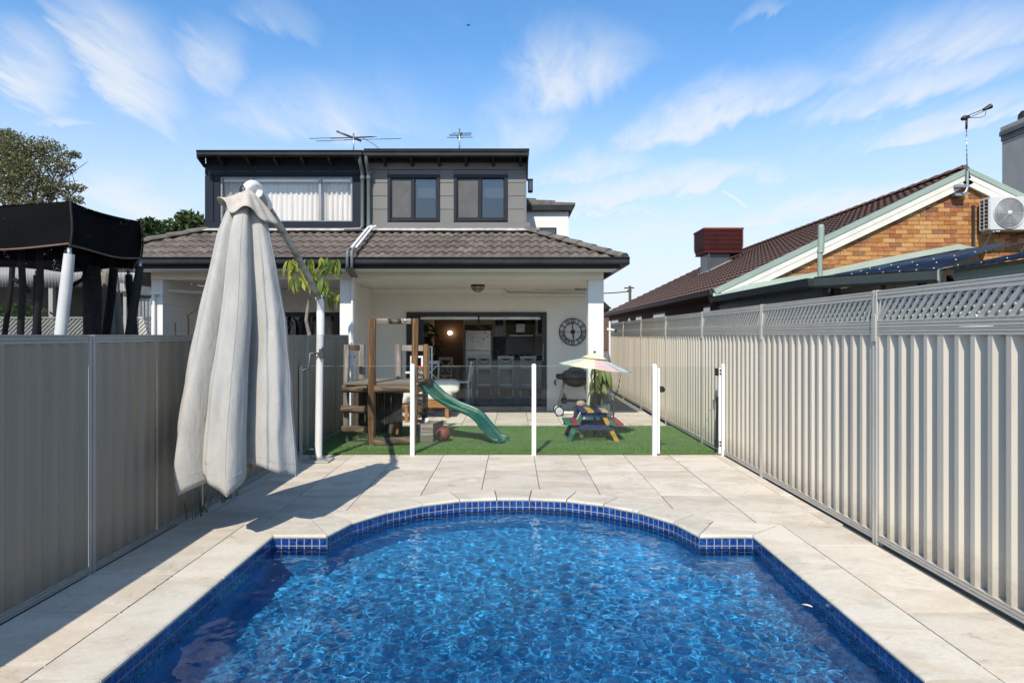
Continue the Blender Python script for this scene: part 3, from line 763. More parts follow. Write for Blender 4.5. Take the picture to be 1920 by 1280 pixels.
# upper storey -------------------------------------------------------
ux0, ux1, um = X(387, YW), X(987, YW), X(688, YW)
def rect_wall(b, x0, x1, z0, z1, y0, y1, holes):
    xs = sorted({x0, x1, *[h[0] for h in holes], *[h[1] for h in holes]}); zs = sorted({z0, z1, *[h[2] for h in holes], *[h[3] for h in holes]})
    for i in range(len(xs) - 1):
        for j in range(len(zs) - 1):
            cx_, cz_ = (xs[i] + xs[i + 1]) / 2, (zs[j] + zs[j + 1]) / 2
            if not any(h[0] < cx_ < h[1] and h[2] < cz_ < h[3] for h in holes): b.box(xs[i], xs[i + 1], y0, y1, zs[j], zs[j + 1])
    return b
zt = 4.95; big = (X(412, YW), X(660.5, YW), Z(415, YW), Z(331, YW))
rect_wall(MB(), ux0, um, Z(428, YW), zt, YW, YW + .12, [big]).build("dark_upper_wall", M['navy'], HS)
MB().box(ux0 - .03, um, YW - .035, YW - .003, Z(428, YW), Z(417, YW)).build("sill_band", M['navy'], HS)
MB().box(ux0 - .02, ux0 + .14, YW - .02, YW - .003, Z(416.5, YW), Z(330, YW)).build("corner_board", M['navy'], HS)
MB().box(ux0 - .02, um, YW - .018, YW - .003, Z(329, YW), Z(307, YW)).build("head_board", M['navy'], HS)
w1 = (X(727, YW), X(825, YW), Z(415, YW), Z(328, YW)); w2 = (X(851, YW), X(952, YW), Z(415, YW), Z(328, YW))
rect_wall(MB(), um, ux1, Z(428, YW), zt, YW + .02, YW + .12, [w1, w2]).build("upper_wall", M['clad'], HS)
bx = [um, w1[0], w1[1], w2[0], w2[1], ux1 - .035]; zz = Z(417, YW); bh = .256; k = 0
while zz < zt:
    z1 = min(zz + bh, zt)
    segs = [(bx[0], bx[5])] if zz > w1[3] - .02 else [(bx[0], bx[1]), (bx[2], bx[3]), (bx[4], bx[5])]
    for (a, c) in segs:
        b = MB(); zt2 = z1 - .006
        b.prism_axis([(YW + .019, zz), (YW - .012, zz), (YW - .004, zt2), (YW + .019, zt2)], a + .001, c - .001, 'x')
        b.build("weatherboard", M['clad'], HS, at=((a + c) / 2, YW, zz))
    zz = z1
MB().box(ux1 - .034, ux1, YW - .016, YW + .02, Z(417, YW), zt).build("corner_board", M['clad'], HS)
MB().box(um, ux1 + .07, YW - .03, YW - .013, Z(428, YW), Z(417.4, YW)).build("sill_band", M['clad'], HS)
MB().box(ux1 - .12, ux1, YW + .12, 19, Z(428, YW), zt).box(ux0, ux0 + .12, YW + .12, 19, Z(428, YW), zt).box(ux0, ux1, 19, 19.1, Z(428, YW), zt).build("upper_side_wall", M['clad'], HS)
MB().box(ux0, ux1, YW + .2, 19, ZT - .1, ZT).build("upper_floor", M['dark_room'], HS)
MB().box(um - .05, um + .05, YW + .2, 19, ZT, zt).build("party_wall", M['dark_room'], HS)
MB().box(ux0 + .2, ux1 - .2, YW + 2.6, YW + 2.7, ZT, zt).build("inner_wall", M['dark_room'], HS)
# two sliding windows on the right
for (a, c, z0, z1) in (w1, w2):
    b = MB(); t_ = .062
    b.box(a, a + t_, YW - .03, YW + .06, z0, z1).box(c - t_, c, YW - .03, YW + .06, z0, z1).box(a + t_, c - t_, YW - .03, YW + .06, z1 - t_, z1).box(a + t_, c - t_, YW - .03, YW + .06, z0, z0 + t_ * .8)
    W = b.build("window", M['navy_frame'], HS, bevel=.004)
    mid = a + (c - a) * .495; s_ = .03
    b = MB(); b.box(mid - s_, mid + s_ * .5, YW - .012, YW + .03, z0 + t_ * .8, z1 - t_)
    for (p, q, yy) in ((a + t_, mid - s_, YW + .005), (mid + s_ * .5, c - t_, YW + .022)):
        b.box(p, p + .022, yy - .008, yy + .02, z0 + .05, z1 - t_).box(q - .022, q, yy - .008, yy + .02, z0 + .05, z1 - t_).box(p + .022, q - .022, yy - .008, yy + .02, z1 - t_ - .02, z1 - t_).box(p + .022, q - .022, yy - .008, yy + .02, z0 + .05, z0 + .075)
    b.build("sash", M['navy_frame'], W)
    MB().box(mid + s_ * .5 + .022, c - t_ - .022, YW + .026, YW + .031, z0 + .07, z1 - t_ - .02).build("pane", M['win_glass'], W)
    MB().box(a + t_ + .022, mid - s_ - .022, YW + .008, YW + .012, z0 + .07, z1 - t_ - .02).build("fly_screen", M['screen'], W)
    MB().box(mid + .04, c - t_ - .01, YW + .12, YW + .135, z1 - .42, z1 - .02).build("roller_blind", M['aluminium'], W)
# big window with curtains on the left
a, c, z0, z1 = big
mull = [a, X(470, YW), X(599, YW), c]
b = MB(); t_ = .022
b.box(a, c, YW + .03, YW + .09, z1 - t_, z1).box(a, c, YW + .03, YW + .09, z0, z0 + t_)
for mx_ in (a + t_ / 2, mull[1], mull[2], c - t_ / 2): b.box(mx_ - .026, mx_ + .026, YW + .028, YW + .092, z0 + t_, z1 - t_)
W = b.build("window", M['aluminium'], HS)
for i in range(3):
    MB().box(mull[i] + .03, mull[i + 1] - .03, YW + .055, YW + .06, z0 + t_, z1 - t_).build("pane", M['curtain_glass'], W)
MB().box(a + .03, c - .03, YW + .075, YW + .10, z1 - .085, z1 - .025).build("curtain_track", M['white_metal'], W)
def curtain(x0, x1, seed, m):
    r = random.Random(seed); ph = r.random() * 6
    def fn(u, v):
        x = x0 + (x1 - x0) * u
        wv = math.sin(x * 2 * math.pi / .098 + ph + .6 * math.sin(x * 5)) * (.022 + .006 * math.sin(x * 3.1)) + .006 * math.sin(x * 31 + v * 2)
        return (x + .004 * math.sin(v * 3 + x * 9), YW + .17 + wv * (.75 + .35 * v), z1 - .05 - (z1 - z0 - .06) * v)
    return MB().grid(fn, int((x1 - x0) / .012), 6).build("curtain", m, W, fix=False)
curtain(mull[1] + .01, mull[2] + .02, 1, M['curtain']); curtain(mull[2] + .10, c, 2, M['curtain']); curtain(mull[2] + .0, mull[2] + .12, 7, M['curtain'])
curtain(a + .02, mull[1] + .02, 3, M['curtain'])
MB().box(a + .02, mull[1] - .03, YW + .064, YW + .067, z0 + t_, z1 - .03).build("fly_screen", glass("screen_mesh", (.88, .865, .84), .1), W)
# flat roof above, gutter with rafters under it
ZG = 4.945
MB().box(ux0 - .02, ux1 + .02, 12.30, 19.2, 5.02, 5.10).box(um, ux1 + .05, 12.28, 19.2, 5.101, 5.125).build("flat_roof", M['gutter'], HS)
MB().box(ux0, ux1, YW - .02, YW + .3, ZG - .02, 5.018).build("roof_beam", M['fascia'], HS)
gq = lambda y: [(y + .10, ZG + .01), (y + .02, ZG + .01), (y, ZG + .03), (y, ZG + .075), (y - .012, ZG + .10), (y - .02, ZG + .10), (y - .02, ZG + .112), (y + .10, ZG + .112)]
MB().prism_axis(gq(12.16), X(370, 12.2), um - .01, 'x').build("upper_gutter", M['gutter'], HS)
MB().prism_axis(gq(12.20), um + .01, X(988, 12.2), 'x').build("upper_gutter", M['gutter'], HS)
MB().prism_axis([(12.27, 5.05), (12.27, ZG + .0), (YW, 4.83), (YW, 5.05)], ux0 - .05, ux0 - .02, 'x').prism_axis([(12.22, 5.06), (12.22, ZG + .02), (YW + .1, 4.6), (YW + .1, 5.06)], ux1 + .004, ux1 + .03, 'x').build("barge_board", M['gutter'], HS)
for xr in [ux0 + .35 + .52 * i for i in range(12)]:
    MB().prism_axis([(12.26, 5.018), (12.26, ZG + .02), (YW - .005, ZG - .10), (YW - .005, 5.018)], xr - .022, xr + .022, 'x').build("rafter", M['fascia'], HS)
# lead flashing over the tiles
def flash(x0, x1, seed):
    r = random.Random(seed)
    def fn(u, v):
        x = x0 + (x1 - x0) * u; y = YW - .02 - .13 * v + .012 * math.sin(x * 7 + seed) * v
        return (x, y, max(ZT + .10 - .055 * v, roof_z(y) + .062 + .012 * math.sin(x * 19)) - .012 * v)
    MB().grid(fn, 60, 4).build("flashing", M['lead'], HS, fix=False)
flash(ux0 - .12, um - .02, 1); flash(um + .0, HXR + .22, 2)
MB().box(ux0 - .05, ux1 + .05, YW - .022, YW - .002, ZT + .02, Z(428, YW)).build("apron", M['aluminium'], HS)
# downpipes between the two halves
for px, yo, zb in ((679, 0, Z(428, 12.45)), (690.5, .0, Z(432, 12.45))):
    x = X(px, 12.42)
    pts = [(x + .0, 12.24, ZG + .03), (x, 12.26, ZG - .07), (x, 12.36, ZG - .16), (x, 12.45, ZG - .26), (x, 12.45, zb + .05)]
    if px < 685: pts += [(x - .03, 12.43, zb - .02), (x - .34, 12.43, zb - .03)]
    else: pts += [(x, 12.44, zb - .05)]
    b = MB().tube(pts, .036, 12)
    b.tube([(x, 12.45, ZG - .30), (x, 12.45, ZG - .36)], .047, 12)
    b.build("downpipe", M['pipe'], HS, fix=False)
pa = [(X(697, 12.42), 12.42, 3.66), (X(690, 12.35), 12.35, 3.62), (X(656, 11.0), 11.02, 3.03)]
MB().tube([Vector(p) + Vector((0, 0, .02)) for p in pa], .024, 8).tube([Vector(p) + Vector((.075, 0, .02)) for p in pa], .022, 8).build("roof_pipe", M['white_metal'], HS, fix=False)
for dx, ztop, zlow, m_ in ((0, 3.02, 2.60, M['pipe']), (.075, 3.02, 2.60, M['pipe'])):
    xb = X(652, 10.78) + dx
    MB().tube([(xb, 10.98, 3.06), (xb, 10.80, 3.02), (xb, 10.755, 2.96), (xb, 10.755, 2.75), (xb - .02, 10.80, 2.70), (xb - .06, 11.3, 2.62)], .026, 10).build("downpipe", m_, HS, fix=False)
MB().tube([(-2.77, 11.30, 2.62), (-2.80, 11.365, 2.58), (-2.815, 11.372, 2.50), (-2.815, 11.372, .0)], .024, 10).build("downpipe", M['plaster'], HS, fix=False)
for zz_ in (2.2, 1.2): MB().box(-2.86, -2.77, 11.385, 11.399, zz_, zz_ + .03).build("pipe_clip", M['steel'], HS)
# the rear white upper volume seen past the dark storey
yv = 15.2
MB().box(X(900, yv), X(1066, yv), yv, 19, 2.9, Z(396, yv)).build("rear_upper_wall", M['plaster'], HS)
W = MB().box(X(1000, yv), X(1043, yv), yv - .03, yv - .004, Z(448, yv), Z(427, yv)).build("window", M['navy_frame'], HS)
MB().box(X(1016, yv), X(1041, yv), yv - .036, yv - .031, Z(447, yv), Z(430, yv)).build("pane", M['win_glass'], W)
ye = 15.08
MB().box(X(900, ye), X(1074, ye), ye, ye + .1, Z(394, ye), Z(384, ye)).box(X(1074, ye) - .05, X(1074, ye), ye + .1, 19, Z(394, ye), Z(384, ye)).build("rear_gutter", M['gutter'], HS)
MB().box(X(900, ye), X(1068, ye), ye + .1, yv + .02, Z(394, ye) + .03, Z(394, ye) + .05).build("rear_soffit", M['ceiling'], HS)
zr0 = Z(384, ye); xe = X(1074, ye)
b = MB(); 
for r in range(5):
    t0, t1 = r / 5, (r + 1) / 5
    p = lambda t, dz: [(-.7, ye + 2.2 * t, zr0 + .72 * t + dz), (xe + .06 - 2.2 * t, ye + 2.2 * t, zr0 + .72 * t + dz)]
    q0, q1 = p(t0, .05), p(t1, .015)
    b.add([q0[0], q0[1], q1[1], q1[0]], [(0, 1, 2, 3)]); s0 = p(t0, .0); b.add([s0[0], s0[1], q0[1], q0[0]], [(0, 1, 2, 3)])
b.add([(xe + .06, ye, zr0), (xe + .06, 19, zr0), (xe - 2.14, 19, zr0 + .72), (xe - 2.14, ye + 2.2, zr0 + .72)], [(0, 1, 2, 3)])
b.build("rear_roof", M['mortar_cap'], HS)
b = MB().box(X(990, 12.9), X(999, 12.9), 12.86, 13.0, Z(360, 12.9), Z(336, 12.9)).box(X(988, 12.9), X(1000, 12.9), 12.9, 12.94, Z(337, 12.9), Z(335, 12.9))
FL = tag(b.build("floodlight", M['black'], bevel=.01), "small black floodlight fixed beside the dark upper storey corner", "floodlight")
MB().box(X(991.5, 12.86), X(997.5, 12.86), 12.85, 12.858, Z(357, 12.86), Z(339, 12.86)).build("lens", M['aluminium'], FL)
# ------------------------------------------------------------------ sliding door and the kitchen behind it
M['door_frame'] = mat("black_door_frame", (.016, .016, .018), .4)
M['floor_tile'] = mat("dark_gloss_floor", (.16, .15, .14), .12, var=.25, scale=2)
M['beige_wall'] = mat("beige_paint", (.78, .70, .57), .8, var=.03)
M['cabinet'] = mat("cream_cabinet", (.80, .75, .65), .5, var=.04)
M['chair_white'] = mat("white_painted_wood", (.86, .85, .82), .5, var=.05)
M['benchtop'] = mat("dark_stone_top", (.035, .034, .036), .2)
M['stainless'] = mat("brushed_steel", (.62, .60, .57), .32, metal=.9, var=.12, scale=3, stretch=(1, 1, 6))
M['splash'] = mat("grey_splashback", (.34, .35, .33), .3)
M['blind'] = mat("pale_blind", (.80, .78, .74), .7)
M['brown'] = mat("dark_timber", (.075, .04, .024), .5)
M['step_tile'] = mat("tan_step_tile", (.30, .215, .145), .6, var=.15, scale=6, objvar=.08, bump=.2)
M['leaf'] = leafy("glossy_leaf", (.02, .06, .018), (.05, .12, .03), .2)
M['flesh_white'] = mat("off_white_cushion", (.70, .69, .64), .9, var=.04, bump=.15)
DR = thing("sliding_door", "wide black framed sliding door, open with its panels stacked at one side", "door", (0, YB, .1))
zf = .10; x0, x1, zt_ = DX0, DX1, DZ1
MB().box(x0 + .002, x0 + .07, YB - .03, YB + .14, zf, zt_ - .002).box(x1 - .10, x1 - .002, YB - .03, YB + .14, zf, zt_ - .002).box(x0 + .07, x1 - .10, YB - .03, YB + .14, zt_ - .075, zt_ - .002).box(x0 + .002, x1 - .002, YB - .035, YB + .14, zf - .004, zf + .03).build("frame", M['door_frame'], DR, bevel=.004)
for i in range(3):                                                    # the stacked leaves
    xa = x0 + .075 + i * .055; yy = YB + .0 + .042 * i
    b = MB(); w_ = .62
    xb = xa + w_ * .26
    b.box(xa, xa + .05, yy, yy + .035, zf + .03, zt_ - .08).box(xb - .05, xb, yy, yy + .035, zf + .03, zt_ - .08).box(xa + .05, xb - .05, yy, yy + .035, zt_ - .14, zt_ - .08).box(xa + .05, xb - .05, yy, yy + .035, zf + .03, zf + .10)
    P_ = b.build("door_leaf", M['door_frame'], DR)
    MB().box(xa + .05, xb - .05, yy + .014, yy + .02, zf + .10, zt_ - .14).build("pane", M['win_glass'], P_)
MB().box(x1 - .085, x1 - .07, YB - .06, YB - .03, 1.05, 1.42).build("handle", M['aluminium'], DR, bevel=.004)
xm = X(897, YB)
for (a, c) in ((X(786, YB), xm - .02), (xm + .02, x1 - .12)):
    MB().lathe([(.0, a), (.034, a), (.034, c), (.0, c)], (0, YB + .09, zt_ - .112), 12, axis='x').box(a, c, YB + .052, YB + .055, zt_ - .155, zt_ - .11).build("blind_roll", M['blind'], DR, fix=False)
MB().box(xm - .012, xm + .012, YB + .05, YB + .13, zt_ - .17, zt_ - .075).build("blind_bracket", M['door_frame'], DR)
MB().box(xm - .006, xm + .006, YB + .08, YB + .09, zt_ - .33, zt_ - .17).build("blind_cord", M['door_frame'], DR)
for i in range(10):
    a = DX0 + .005 + i * .301; c = min(a + .297, DX1 - .005)
    if c > a + .02: MB().box(a, c, YB - .022, YB + .003, .002, .093).build("step_tile", M['step_tile'], HS, at=((a + c) / 2, YB, .05), bevel=.003)
MB().box(x0, x1, YB - .02, YB - .006, -.01, .097).build("step_bed", M['grout'], HS)
# the room
RX0, RX1, RY1 = -3.0, 1.38, 19.3
tag(MB().box(RX0, RX1, YB + .2, RY1 + 2.5, .04, zf).build("kitchen_floor", M['floor_tile']), kind="structure")
b = MB().box(RX0 - .1, RX0, YB + .2, RY1 + 2.5, zf, 2.62).box(RX1, RX1 + .008, YB + .2, 14.6, zf, 2.62).box(RX1, RX1 + .008, 17.8, RY1, zf, 2.62).box(RX1, RX1 + .008, 14.6, 17.8, zf, 1.08).box(RX1, RX1 + .008, 14.6, 17.8, 2.35, 2.62).box(X(788, RY1), RX1, RY1, RY1 + .1, zf, 2.62)
b.box(RX0, RX1, RY1 + 2.4, RY1 + 2.5, zf, 2.62)
rw = b.build("room_wall", M['beige_wall'], HS)
MB().box(RX0, RX1, YB + .2, RY1 + 2.5, 2.621, 2.66).build("room_ceiling", M['ceiling'], HS)
# hallway opening with dark doors, left of the fridge
yh = 18.2
MB().box(X(806, yh), X(812, yh), yh, yh + .1, zf, 2.4).build("doorway_trim", M['beige_wall'], HS)
MB().box(X(813, yh), X(870, yh), yh + .4, yh + .5, zf, 2.4).build("hall_panel", M['brown'], HS)
MB().box(X(760, 17.5), X(806, 17.5), 17.5, 17.6, zf, 2.5).build("side_wall", M['beige_wall'], HS)
LP = thing("pendant_lamp", "small warm pendant lamp glowing in the dim hallway", "lamp", (X(845, 18.4), 18.4, 1.6))
MB().ball((X(845, 18.4), 18.4, Z(624, 18.4)), .038).build("bulb", emit("lamp_glow", (1, .78, .5), 45), LP)
MB().tube([(X(845, 18.4), 18.4, Z(620, 18.4)), (X(845, 18.4), 18.4, 2.6)], .006, 6).build("cord", M['black'], LP)
LP2 = thing("wall_light", "narrow warm wall light shining in the hallway beside the pendant lamp", "lamp", (X(841, 18.5), 18.5, 1.6))
MB().box(X(840.5, 18.5), X(842.2, 18.5), 18.5, 18.52, Z(627, 18.5), Z(621, 18.5)).build("light_strip", emit("strip_glow", (1, .78, .5), 30), LP2)
W = MB().box(HX1 - .12, HX1 - .07, 14.6, 17.8, 1.082, 1.13).box(HX1 - .12, HX1 - .07, 14.6, 17.8, 2.30, 2.348).box(HX1 - .12, HX1 - .07, 14.602, 14.65, 1.13, 2.30).box(HX1 - .12, HX1 - .07, 17.75, 17.798, 1.13, 2.30).box(HX1 - .12, HX1 - .07, 16.17, 16.22, 1.13, 2.30).build("added_side_window", M['navy_frame'], HS)  # added window, out of view, letting daylight in to the stools
MB().box(HX1 - .10, HX1 - .094, 14.65, 17.75, 1.13, 2.30).build("pane", M['curtain_glass'], W)
# island counter
yc = 16.6; xa = X(880, yc)
CT = thing("kitchen_island", "cream kitchen island with dark top behind the three bar stools", "counter", (0, yc, zf))
MB().box(xa, RX1 - .02, yc, yc + .7, zf + .12, .955).build("body", M['cabinet'], CT, bevel=.004)
MB().box(xa + .06, RX1 - .02, yc + .05, yc + .65, zf, zf + .12).build("plinth", M['navy'], CT)
MB().box(xa - .04, RX1 - .02, yc - .05, yc + .75, .957, 1.0).build("top", M['benchtop'], CT, bevel=.004)
# bar stools
def stool(x, y, label):
    S = thing("bar_stool", label, "stool", (x, y, zf), group="bar stools at the kitchen island")
    sh_, th = .74, .985; w = .17
    for sx in (-1, 1):
        MB().tube([(x + sx * (w + .01), y - .16, zf), (x + sx * w, y - .15, zf + sh_), (x + sx * w, y - .19, zf + th - .03)], .019, 8).build("leg", M['chair_white'], S)
        MB().tube([(x + sx * (w + .005), y + .17, zf), (x + sx * (w - .02), y + .14, zf + sh_)], .018, 8).build("leg", M['chair_white'], S)
    MB().box(x - w - .02, x + w + .02, y - .18, y + .17, zf + sh_, zf + sh_ + .035).build("seat", M['chair_white'], S, bevel=.01)
    MB().box(x - w - .02, x + w + .02, y - .158, y - .13, zf + sh_ - .075, zf + sh_ - .004).build("apron", M['chair_white'], S)
    MB().box(x - w - .01, x + w + .01, y - .165, y - .135, zf + .25, zf + .30).build("footrest", M['chair_white'], S)
    MB().box(x - w - .035, x + w + .035, y - .21, y - .18, zf + th - .07, zf + th).build("top_rail", M['chair_white'], S, bevel=.012)
    for sx in (-1, 1):
        MB().bar((x - sx * w, y - .165, zf + sh_ + .04), (x + sx * w, y - .19, zf + th - .075), .022, .018, (0, 1, 0)).build("cross_slat", M['chair_white'], S)
ys_ = 16.2
stool(X(907.5, ys_), ys_, "white cross-back bar stool standing nearest the fridge")
stool(X(948.5, ys_), ys_, "white cross-back bar stool between the two other bar stools")
stool(X(990, ys_), ys_, "white cross-back bar stool standing nearest the door frame and range hood")
# fridge, cupboards, hood
yf = 18.4
FR = thing("fridge", "stainless steel fridge with photos and magnets on its door", "fridge", (X(897, yf), yf, zf))
fx0, fx1, fz1 = X(872, yf), X(921, yf), Z(619, yf)
MB().box(fx0, fx1, yf + .06, yf + .7, zf, fz1).build("body", M['stainless'], FR)
MB().box(fx0 + .004, fx1 - .004, yf, yf + .055, zf + .08, fz1 - .58).build("door", M['stainless'], FR, bevel=.012)
MB().box(fx0 + .004, fx1 - .004, yf, yf + .055, fz1 - .572, fz1).build("door", M['stainless'], FR, bevel=.012)
for i in range(16):
    side = i < 9
    mx_ = fx0 + (.03 + .22 * random.random() if side else .46 + .22 * random.random()); mz_ = fz1 - random.uniform(.02, .30 if side else .24); s_ = random.uniform(.012, .035)
    MB().box(mx_, mx_ + s_, yf - .006, yf - .001, mz_ - s_ * 1.3, mz_).build("magnet", [M['black'], M['blind'], mat("photo_mauve", (.18, .12, .2), .5)][i % 3], FR)
CB = thing("kitchen_cupboards", "cream wall cupboards with glass doors over the fridge and hood", "cupboard", (0, yf, 1.8))
MB().box(fx0 - .03, fx1 + .03, yf + .05, yf + .7, Z(609, yf), 2.5).build("over_fridge_cupboard", M['cabinet'], CB, bevel=.004)
MB().box(fx0 - .04, fx0 - .012, yf - .02, yf + .7, zf, 2.5).build("side_panel", M['cabinet'], CB); MB().box(fx1 + .012, fx1 + .036, yf - .02, yf + .7, zf, 2.5).build("side_panel", M['cabinet'], CB)
for k_ in (.36, .40): MB().box(fx0 + k_, fx0 + k_ + .012, yf + .03, yf + .05, Z(609, yf) + .02, Z(609, yf) + .25).build("handle", M['black'], CB)
def glass_cup(px0, px1):
    yy = 18.7; a, c, z0, z1 = X(px0, yy), X(px1, yy), Z(631, yy), 2.45
    MB().box(a, c, yy + .04, RY1, z0, z1).build("cupboard_box", M['cabinet'], CB)
    b = MB(); w_ = .07; b.box(a, a + w_, yy, yy + .03, z0, z1).box(c - w_, c, yy, yy + .03, z0, z1).box(a + w_, c - w_, yy, yy + .03, z0, z0 + w_).box(a + w_, c - w_, yy, yy + .03, z1 - w_, z1)
    D_ = b.build("cupboard_door", M['cabinet'], CB); MB().box(a + w_, c - w_, yy + .02, yy + .03, z0 + w_, z1 - w_).build("pane", mat("dim_pane_" , (.06, .062, .065), .08), D_)
glass_cup(924, 948); glass_cup(1004, 1030)
MB().box(X(949, 18.9), X(1003, 18.9), 18.95, RY1, Z(607, 18.9), 2.45).build("open_shelf", M['brown'], CB)
MB().box(X(922, 18.9), X(1040, 18.9), 18.7, RY1, zf, .95).build("base_cupboard", M['cabinet'], CB)
MB().box(X(922, 18.9), X(1040, 18.9), 18.68, RY1, .952, .99).build("worktop", M['benchtop'], CB)
MB().box(X(948, 19.2), X(1003, 19.2), 19.26, 19.295, 1.0, Z(627, 19.2)).build("splashback", M['splash'], CB)
MB().box(X(922, 19.2), X(947, 19.2), 19.262, 19.29, 1.0, Z(631, 19.2)).build("tile_splashback", mat("mauve_splash", (.11, .095, .12), .4, var=.5, scale=14), CB)
HD = thing("range_hood", "curved stainless range hood with a square flue over the cooktop", "range hood", (X(977, 18.9), 18.9, 1.6))
MB().box(X(968, 18.9), X(984, 18.9), 18.95, RY1 - .04, Z(623, 18.9), 2.5).build("flue", M['stainless'], HD)
hx0, hx1, hz = X(955, 18.8), X(999, 18.8), Z(628, 18.8)
MB().grid(lambda u, v: (hx0 + (hx1 - hx0) * u, 18.75 + .4 * v, hz + .085 * math.sin(math.pi * u)), 12, 1).box(hx0, hx1, 18.75, 19.15, hz - .025, hz - .002).build("canopy", M['stainless'], HD, fix=False, solid=.006)
CK = MB(); 
for i in range(4): CK.tube([(X(958, 18.8) + .16 * i, 18.85, .992), (X(958, 18.8) + .16 * i, 18.85, 1.03)], .06, 10)
CK.box(X(955, 18.8), X(999, 18.8), 18.72, 19.1, .9915, .998)
tag(CK.build("cooktop", M['black'], kind=None), "black gas cooktop on the worktop under the range hood", "cooktop")
# the steel number and little square above the fridge
yn = 18.3; b = MB(); nx_, nz = X(899, yn), Z(618.5, yn)
b.box(nx_ - .045, nx_ + .05, yn, yn + .02, nz + .115, nz + .135); b.bar((nx_ + .04, yn + .01, nz + .115), (nx_ - .005, yn + .01, nz), .022, .02, (0, 1, 0))
tag(b.build("number_ornament", M['aluminium']), "grey figure 7 standing on top of the fridge", "ornament")
tag(MB().box(X(903, yn), X(907.5, yn), yn, yn + .015, nz + .02, nz + .085).build("square_ornament", M['aluminium']), "small grey square block beside the figure 7 above the fridge", "ornament")
# dining table and chairs inside
def cross_chair(x, y, rot, label, wide=.42):
    S = thing("dining_chair", label, "chair", (0, 0, 0), group="white dining chairs")
    for sx in (-1, 1):
        MB().tube([(sx * .19, -.19, 0), (sx * .18, -.17, .45), (sx * .19, -.24, .92)], .019, 8).build("leg", M['chair_white'], S)
        MB().tube([(sx * .20, .20, 0), (sx * .19, .19, .44)], .019, 8).build("leg", M['chair_white'], S)
    MB().box(-.215, .215, -.20, .215, .44, .475).build("seat", M['chair_white'], S, bevel=.012)
    MB().box(-.20, .20, -.255, -.225, .85, .93).build("top_rail", M['chair_white'], S, bevel=.012)
    for sx in (-1, 1): MB().bar((-sx * .18, -.185, .50), (sx * .18, -.232, .84), .024, .018, (0, 1, 0)).build("cross_slat", M['chair_white'], S)
    S.location = (x, y, zf); S.rotation_euler = (0, 0, rot); LOC[S] = Vector((x, y, zf)); return S
cross_chair(X(806, 14.7), 14.7, .15, "white cross-back dining chair turned away, at the near side of the table")
cross_chair(X(826, 16.4), 16.6, math.pi - .4, "white cross-back dining chair at the far side of the dining table")
cross_chair(X(866, 14.5), 14.55, math.pi / 2 - .1, "white dining chair seen from its side, at the end of the table")
DT = thing("dining_table", "brown timber dining table just inside the open door", "table", (X(836, 15.4), 15.4, zf))
MB().box(X(822, 15.0), X(861, 15.0), 14.9, 16.1, .82, .86).build("top", M['brown'], DT, bevel=.006)
for px_, yy in ((825, 15.0), (858, 15.0), (825, 16.0), (855, 16.0)): MB().box(X(px_, yy) - .03, X(px_, yy) + .03, yy - .03, yy + .03, zf, .82).build("leg", M['brown'], DT)
tag(MB().ball((X(845, 14.95), 15.2, .875), .03, 8).build("white_bowl", M['flesh_white']), "tiny white bowl on the dining table", "bowl")
# indoor plants by the door
def leaf_shape(L, w, bend, n=4, fold=.15):
    vs = []; 
    for i in range(n + 1):
        t = i / n; ww = w * math.sin(math.pi * min(1, .08 + .92 * t)) ** .8 * (1 if t < .98 else .05)
        y = L * t; z = -bend * t * t * L
        vs += [(-ww / 2, y, z + fold * ww), (0, y, z), (ww / 2, y, z + fold * ww)]
    fs = []
    for i in range(n):
        a = i * 3; fs += [(a, a + 1, a + 4, a + 3), (a + 1, a + 2, a + 5, a + 4)]
    return vs, fs
def aim(yaw, pitch): return Matrix.Rotation(yaw, 4, 'Z') @ Matrix.Rotation(pitch, 4, 'X')
def house_plant(x, y, z0, h, label, seed, nl=14, L=.26):
    r = random.Random(seed); P_ = thing("pot_plant", label, "plant", (x, y, z0))
    MB().lathe([(0, 0), (.10, 0), (.13, .2), (.115, .2), (.11, .17), (0, .17)], (x, y, z0), 14).build("pot", M['black'], P_)
    v, f = leaf_shape(L, L * .55, .35); lm = MB().add(v, f, True).mesh("leaf", M['leaf'], fix=False)
    for i in range(nl):
        a = r.random() * 6.28; t = z0 + h * (.45 + .55 * r.random()); q = .05 + .10 * r.random()
        p1 = (x + q * math.cos(a), y + q * math.sin(a), t)
        MB().tube([(x, y, z0 + .17), ((x + p1[0]) / 2 * .98 + x * .02, (y + p1[1]) / 2, (z0 + .17 + t) / 2 + .05), p1], .006, 5).build("stem", M['leaf'], P_)
        place(lm, "leaf", P_, p1, (r.uniform(-.5, .3), 0, a - math.pi / 2))
house_plant(X(789, 15.3), 15.3, .9, 1.05, "dark leafy pot plant beside the stacked door panels", 4, 18, .34)
house_plant(X(808, 15.6), 15.7, .9, .72, "smaller dark pot plant next to the taller plant by the door", 5, 12, .26)
sb = thing("sideboard", "low dark sideboard under the indoor plants", "cabinet", (X(796, 15.5), 15.5, zf))
MB().box(X(782, 15.5), X(815, 15.5), 15.2, 15.9, zf + .08, .895).build("body", M['brown'], sb, bevel=.004)
for sx in (784, 812): MB().box(X(sx, 15.5) - .02, X(sx, 15.5) + .02, 15.25, 15.8, zf, zf + .08).build("foot", M['brown'], sb)
